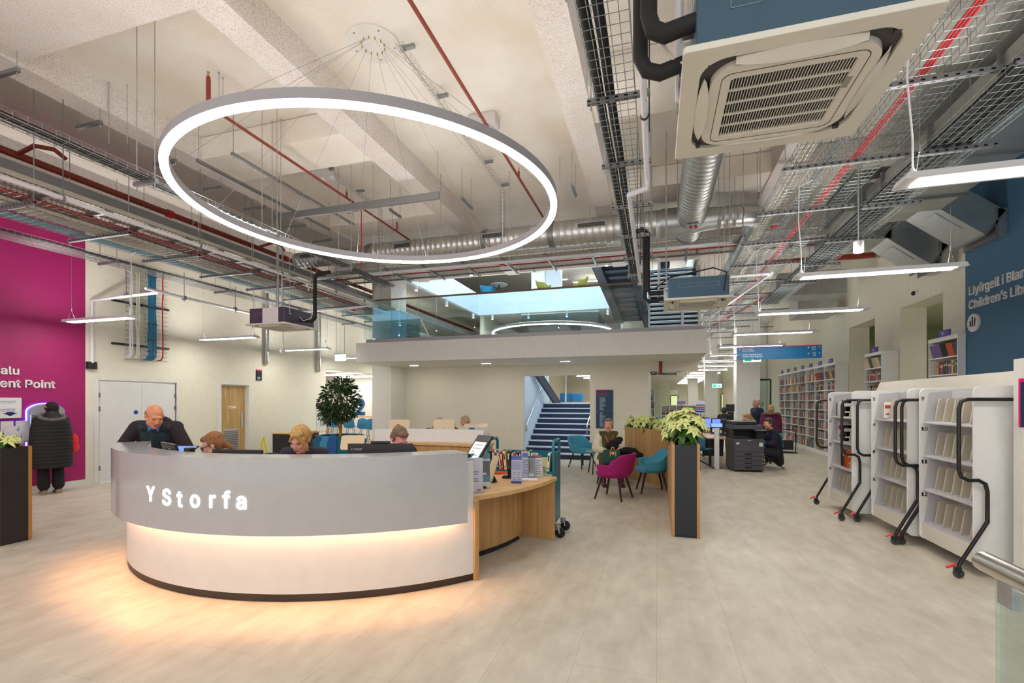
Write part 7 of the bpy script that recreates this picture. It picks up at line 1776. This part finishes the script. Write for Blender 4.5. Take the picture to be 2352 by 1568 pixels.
# 6 seated woman with the green bag
J = seatJ(.0); J.update(pelvis=(0,.05,.52),waist=(0,.05,.66),chest=(0,.04,.84),neck=(0,.04,1.05),head=(0,.01,1.18),shl=(-.185,.05,.965),shr=(.185,.05,.965),ell=(-.26,-.02,.72),elr=(.26,-.02,.72),wrl=(-.10,-.26,.66),wrr=(.10,-.24,.70),knl=(-.17,-.36,.50),knr=(.17,-.36,.50),anl=(-.17,-.36,.09),anr=(.17,-.38,.09),hpl=(-.12,.0,.50),hpr=(.12,0,.50))
WX,WY = -.93,9.86
t,j,h = person('seated woman in cream cardigan and olive dress holding a green backpack',(WX,WY,0),facing(0),J,'E2A690',.008,1.0,1.2,hyaw=a(-18),hpitch=a(0),hk=1.07,trousers=None,shoes='4A1A20')
mb=MB(); mb.cap(j['pelvis'],j['waist'],.20,.19,18); mb.cap(j['waist'],j['chest'],.185,.17,18); mb.cap(j['chest'],j['neck']-Vector((0,0,.10)),.16,.09,14)
mb.cap(j['shl']+Vector((.04,0,0)),j['shr']-Vector((.04,0,0)),.09,.09)
for s_ in 'lr': mb.cap(j['hp'+s_],j['kn'+s_],.14,.105,14); mb.cap(j['kn'+s_],j['kn'+s_].lerp(j['an'+s_],.62),.10,.10,14)
remesh(mb.build('olive_dress',clothm('4A4A26',.2),t,True),.012,3)
mb=MB()
for s_,sx in (('l',-1),('r',1)):
    mb.cap(j['sh'+s_]*.98,j['el'+s_],.085,.088,14); mb.cap(j['el'+s_],j['wr'+s_],.085,.055,14)
    mb.cap(j['neck']+Vector((sx*.09,.0,-.06)),j['waist']+Vector((sx*.17,-.07,-.02)),.040,.075,12); mb.cap(j['neck']+Vector((sx*.05,.03,-.05)),j['sh'+s_],.06,.075,12); mb.cap(j['waist']+Vector((sx*.17,-.05,0)),j['hp'+s_]+Vector((sx*.10,-.04,-.02)),.085,.09,12)
    mb.cap(j['sh'+s_]-Vector((0,0,.04)),j['waist']+Vector((sx*.10,.05,0)),.085,.10,12)
mb.cap(j['shl']+Vector((0,.04,-.02)),j['shr']+Vector((0,.04,-.02)),.078,.078); mb.cap(j['chest']+Vector((0,.08,0)),j['pelvis']+Vector((0,.10,0)),.17,.19,14)
mb.cap(j['knl']+Vector((-.09,.03,-.02)),j['knl']+Vector((-.10,.06,-.25)),.05,.04,10)
remesh(mb.build('cardigan',clothm('E6DCC0',.6,60),t,True),.010,3)
def ex(mb,b): b((0,.10,.0),(.034,.034,.05)); mb.cap(h.P((-.07,-.02,.05)),h.P((-.082,.0,-.06)),.012,.010,8); mb.cap(h.P((.07,-.02,.05)),h.P((.082,.0,-.05)),.012,.010,8)
hair(t,h,'8F7C66','short',extra=ex); face(t,h,'8A7058','A04A48')
n0=j['neck']; mb=MB(); mb.tube([n0+Vector((-.07,.0,-.02)),n0+Vector((-.075,-.10,-.10)),n0+Vector((-.02,-.21,-.24))],.011,6).tube([n0+Vector((.07,.0,-.02)),n0+Vector((.08,-.10,-.10)),n0+Vector((-.01,-.21,-.24))],.011,6).tube([n0+Vector((-.015,-.205,-.24)),n0+Vector((-.03,-.22,-.36))],.011,6); mb.box(tuple(n0+Vector((-.06,-.245,-.42))),tuple(n0+Vector((0,-.235,-.36)))); mb.build('orange_lanyard',hexm('E0502A'),t,True)
for s_ in 'lr':
    mb=MB(); mb.cap(j['an'+s_]+Vector((0,0,.22)),j['an'+s_],.058,.05,12); mb.cap(j['an'+s_]-Vector((0,0,.04)),j['an'+s_]-Vector((0,.13,.05)),.045,.04,12); remesh(mb.build('patterned_boot',mat('boot_pattern',(.10,.03,.03),.4,noise=.9,scale=40),t,True),.01,2)
def world_of(t,v): return t.matrix_basis @ Vector(v)
def loose(mb,name,m,t,label,cat,vox=None,sm=2):
    o = mb.build(name,m,None,True); o.location=t.location; o.rotation_euler=t.rotation_euler
    if vox: remesh(o,vox,sm)
    return tag(o,label,cat)
bag = thing('backpack','dark green backpack with orange straps and round badge on the seated woman\'s lap','bag',tuple(t.location),0); bag.rotation_euler=t.rotation_euler
GB=clothm('1C5048'); mb=MB(); o=MB().box((-.20,-.52,.44),(.13,-.36,.72)).build('bag_body',GB,bag,True,bevel=.045)
MB().box((-.17,-.545,.46),(.10,-.51,.59)).build('front_pocket',GB,bag,bevel=.02)
MB().tube([(-.07,-.50,.62),(-.055,-.49,.70),(-.03,-.46,.77),(0,-.46,.77),(.02,-.49,.70),(.035,-.50,.62)],.010,8).box((-.085,-.525,.60),(-.06,-.515,.70)).box((.015,-.525,.60),(.04,-.515,.70)).build('orange_strap',hexm('D88A2A'),bag,True)
b2=MB().lathe([(.028,0),(.028,.006)],20,Matrix.Rotation(PI/2,4,'X'),(-.025,-.522,.66)).build('round_badge',hexm('E8E0D8'),bag); MB().lathe([(.014,0),(.014,.002)],12,Matrix.Rotation(PI/2,4,'X'),(-.025,-.529,.66)).build('badge_mark',REDC,b2)
mb=MB(); mb.ball((.0,-.36,.79),(.13,.09,.09)); mb.ball((.06,-.35,.86),(.13,.08,.06)); mb.ball((.14,-.33,.91),(.08,.06,.055)); loose(mb,'knit_hat',clothm('0E0D10',.8,70),t,'black woolly hat held in the seated woman\'s arms','hat',.009)
mb=MB(); mb.ball((.34,-.10,.66),(.24,.16,.08)); mb.ball((.50,-.12,.59),(.18,.14,.06)); mb.ball((.20,-.20,.66),(.16,.12,.06)); mb.cap((.30,-.22,.66),(.62,-.18,.56),.05,.03); mb.cap((.22,-.05,.70),(.50,.0,.62),.06,.04); loose(mb,'black_coat',clothm('0B0B0D',.5,20),t,'black coat heaped over the arm of the seated woman\'s chair','coat',.012)
# 7-9 three people behind the rear counter
def small(label,px,pytop,Y,face_dir,hairc,topc,lean=.4,hp=20,hy=0,skin='DDA58A',hs='short',hk=1.0,seated=True,trous='22242C',male=True):
    p = at(px,pytop,Y=Y); J = seatJ(lean) if seated else standJ(); hz = p.z-.115*hk
    dz = hz-J['head'][2]
    if seated:
        for n_ in J:
            if n_[:2] not in('kn','an'): J[n_]=(J[n_][0],J[n_][1],J[n_][2]+dz)
        k_=1
    else: k_ = p.z/(1.60+.115)
    off = Vector(J['head'])*k_; rz=facing(face_dir); o2 = Matrix.Rotation(rz,3,'Z') @ Vector((off.x,off.y,0))
    t,j,h = person(label,(p.x-o2.x,p.y-o2.y,0),rz,J,skin,.012,k_,1.0,hyaw=a(hy),hpitch=a(hp),hk=hk,trousers=trous)
    if topc: top(t,j,topc,.022,1.05,name='jacket',vox=.013)
    if hairc: hair(t,h,hairc,hs,.009)
    face(t,h,hairc or '9A8070','A8605A'); return t,j,h
t,j,h = small('white-haired person in black jacket bending behind the cream-backed terminal',1008,960,10.6,60,'E0D0B4','15161A',.9,35)
t,j,h = small('dark-haired person in red top bending between the two older people',1034,966,10.4,-70,'241A14','B01A2C',.9,40,skin='8A5A40')
mb=MB(); mb.cap(j['elr'],j['wrr'],.062,.05,12); mb.cap(j['shr'].lerp(j['elr'],.5),j['elr'],.07,.064,12); remesh(mb.build('cream_sleeve',clothm('CDBE98'),t,True),.012,2)
t,j,h = small('grey-haired man in bright blue jacket sitting behind the rear counter',1068,956,10.5,-75,'C8B090','1482B8',.5,15,skin='DD9C80')
mb=MB(); mb.cap(j['neck']+Vector((0,.06,-.02)),j['neck']+Vector((0,-.02,-.06)),.07,.06,12); remesh(mb.build('jacket_collar',clothm('1482B8',.5,40),t,True),.01,2)
# 10-14 people in the far hall
t,j,h = small('man with close grey hair in navy jumper walking beyond the photocopier',1737,917,15.6,-80,'B8A890','141C34',.0,8,hy=-10,skin='C88A70',seated=False,trous='1A1C24')
t,j,h = small('person in long purple hooded coat with fur trim, seen from behind',1770,931,14.6,160,'A88A5A','5A1440',.0,5,seated=False,trous='14141A')
mb=MB(); mb.cap(j['pelvis']-Vector((0,0,.15)),j['chest'],.24,.19,16); mb.cap(j['shl'],j['shr'],.10,.10); 
for s_ in 'lr': mb.cap(j['sh'+s_],j['el'+s_],.095,.09,12); mb.cap(j['el'+s_],j['wr'+s_],.088,.07,12)
remesh(mb.build('purple_coat',clothm('5A1440',.4,30),t,True),.014,3)
mb=MB()
for k in range(18):
    b_=2*PI*k/18; mb.ball(j['neck']+Vector((.13*math.cos(b_),.03+.11*math.sin(b_),.0)),(.045,.045,.04),n=8,m=6)
remesh(mb.build('fur_trim',mat('fur_brown',(.16,.09,.05),.95,noise=.6,scale=60,bump=.8,bscale=120),t,True),.012,1)
t,j,h = small('seated woman with long fair hair and a dark clip, looking at a desk screen',1716,950,13.7,-85,'A8844A','2A2A36',.3,20,skin='DDA58A')
mb=MB(); mb.cap(h.P((0,.085,.02)),h.P((0,.14,-.12)),.045,.035,10); mb.cap(h.P((0,.14,-.12)),h.P((.02,.17,-.25)),.035,.018,10); remesh(mb.build('long_hair',hairm('B8934E'),t,True),.011,1)
mb=MB(); h.ball(mb,(0,.085,.075),(.04,.03,.02)); mb.build('hair_clip',BLACK,t,True)
t,j,h = small('young man with dark hair in navy hooded top sitting beside the photocopier',1765,961,12.75,-88,'3A2C22','1A1830',.12,6,skin='D99C7C',hk=1.05)
mb=MB()
for k in range(12):
    b_=math.radians(-10+200*k/11); mb.ball(j['neck']+Vector((.09*math.cos(b_),.02+.09*math.sin(b_),-.05)),(.032,.032,.034),n=8,m=6)
remesh(mb.build('hood',clothm('D8CCA8',.4),t,True),.010,2)
mb=MB(); mb.cap(j['ell'],j['wrl'],.058,.05,12); mb.cap(j['elr'],j['wrr'],.058,.05,12); remesh(mb.build('blue_cuffs',clothm('3A8AA8'),t,True),.012,2)
mb=MB(); mb.cap(j['chest']+Vector((0,.08,0)),j['pelvis']+Vector((0,.16,-.22)),.14,.10,12); remesh(mb.build('hanging_coat',clothm('100E16',.4,20),t,True),.014,3)
t,j,h = small('dark-haired person whose head shows above the flowers in the far hall',1560,943,17.5,10,'1C1614','22242A',.1,10,skin='8A5E46')
t,j,h = small('person in black coat with backpack standing at the far computer desks',1664,937,17.0,150,'1A1614','101116',.1,15,seated=False)
mb=MB(); mb.ball(j['chest']+Vector((0,.18,0)),(.15,.10,.2)); remesh(mb.build('backpack',clothm('0E1016'),t,True),.014,2)
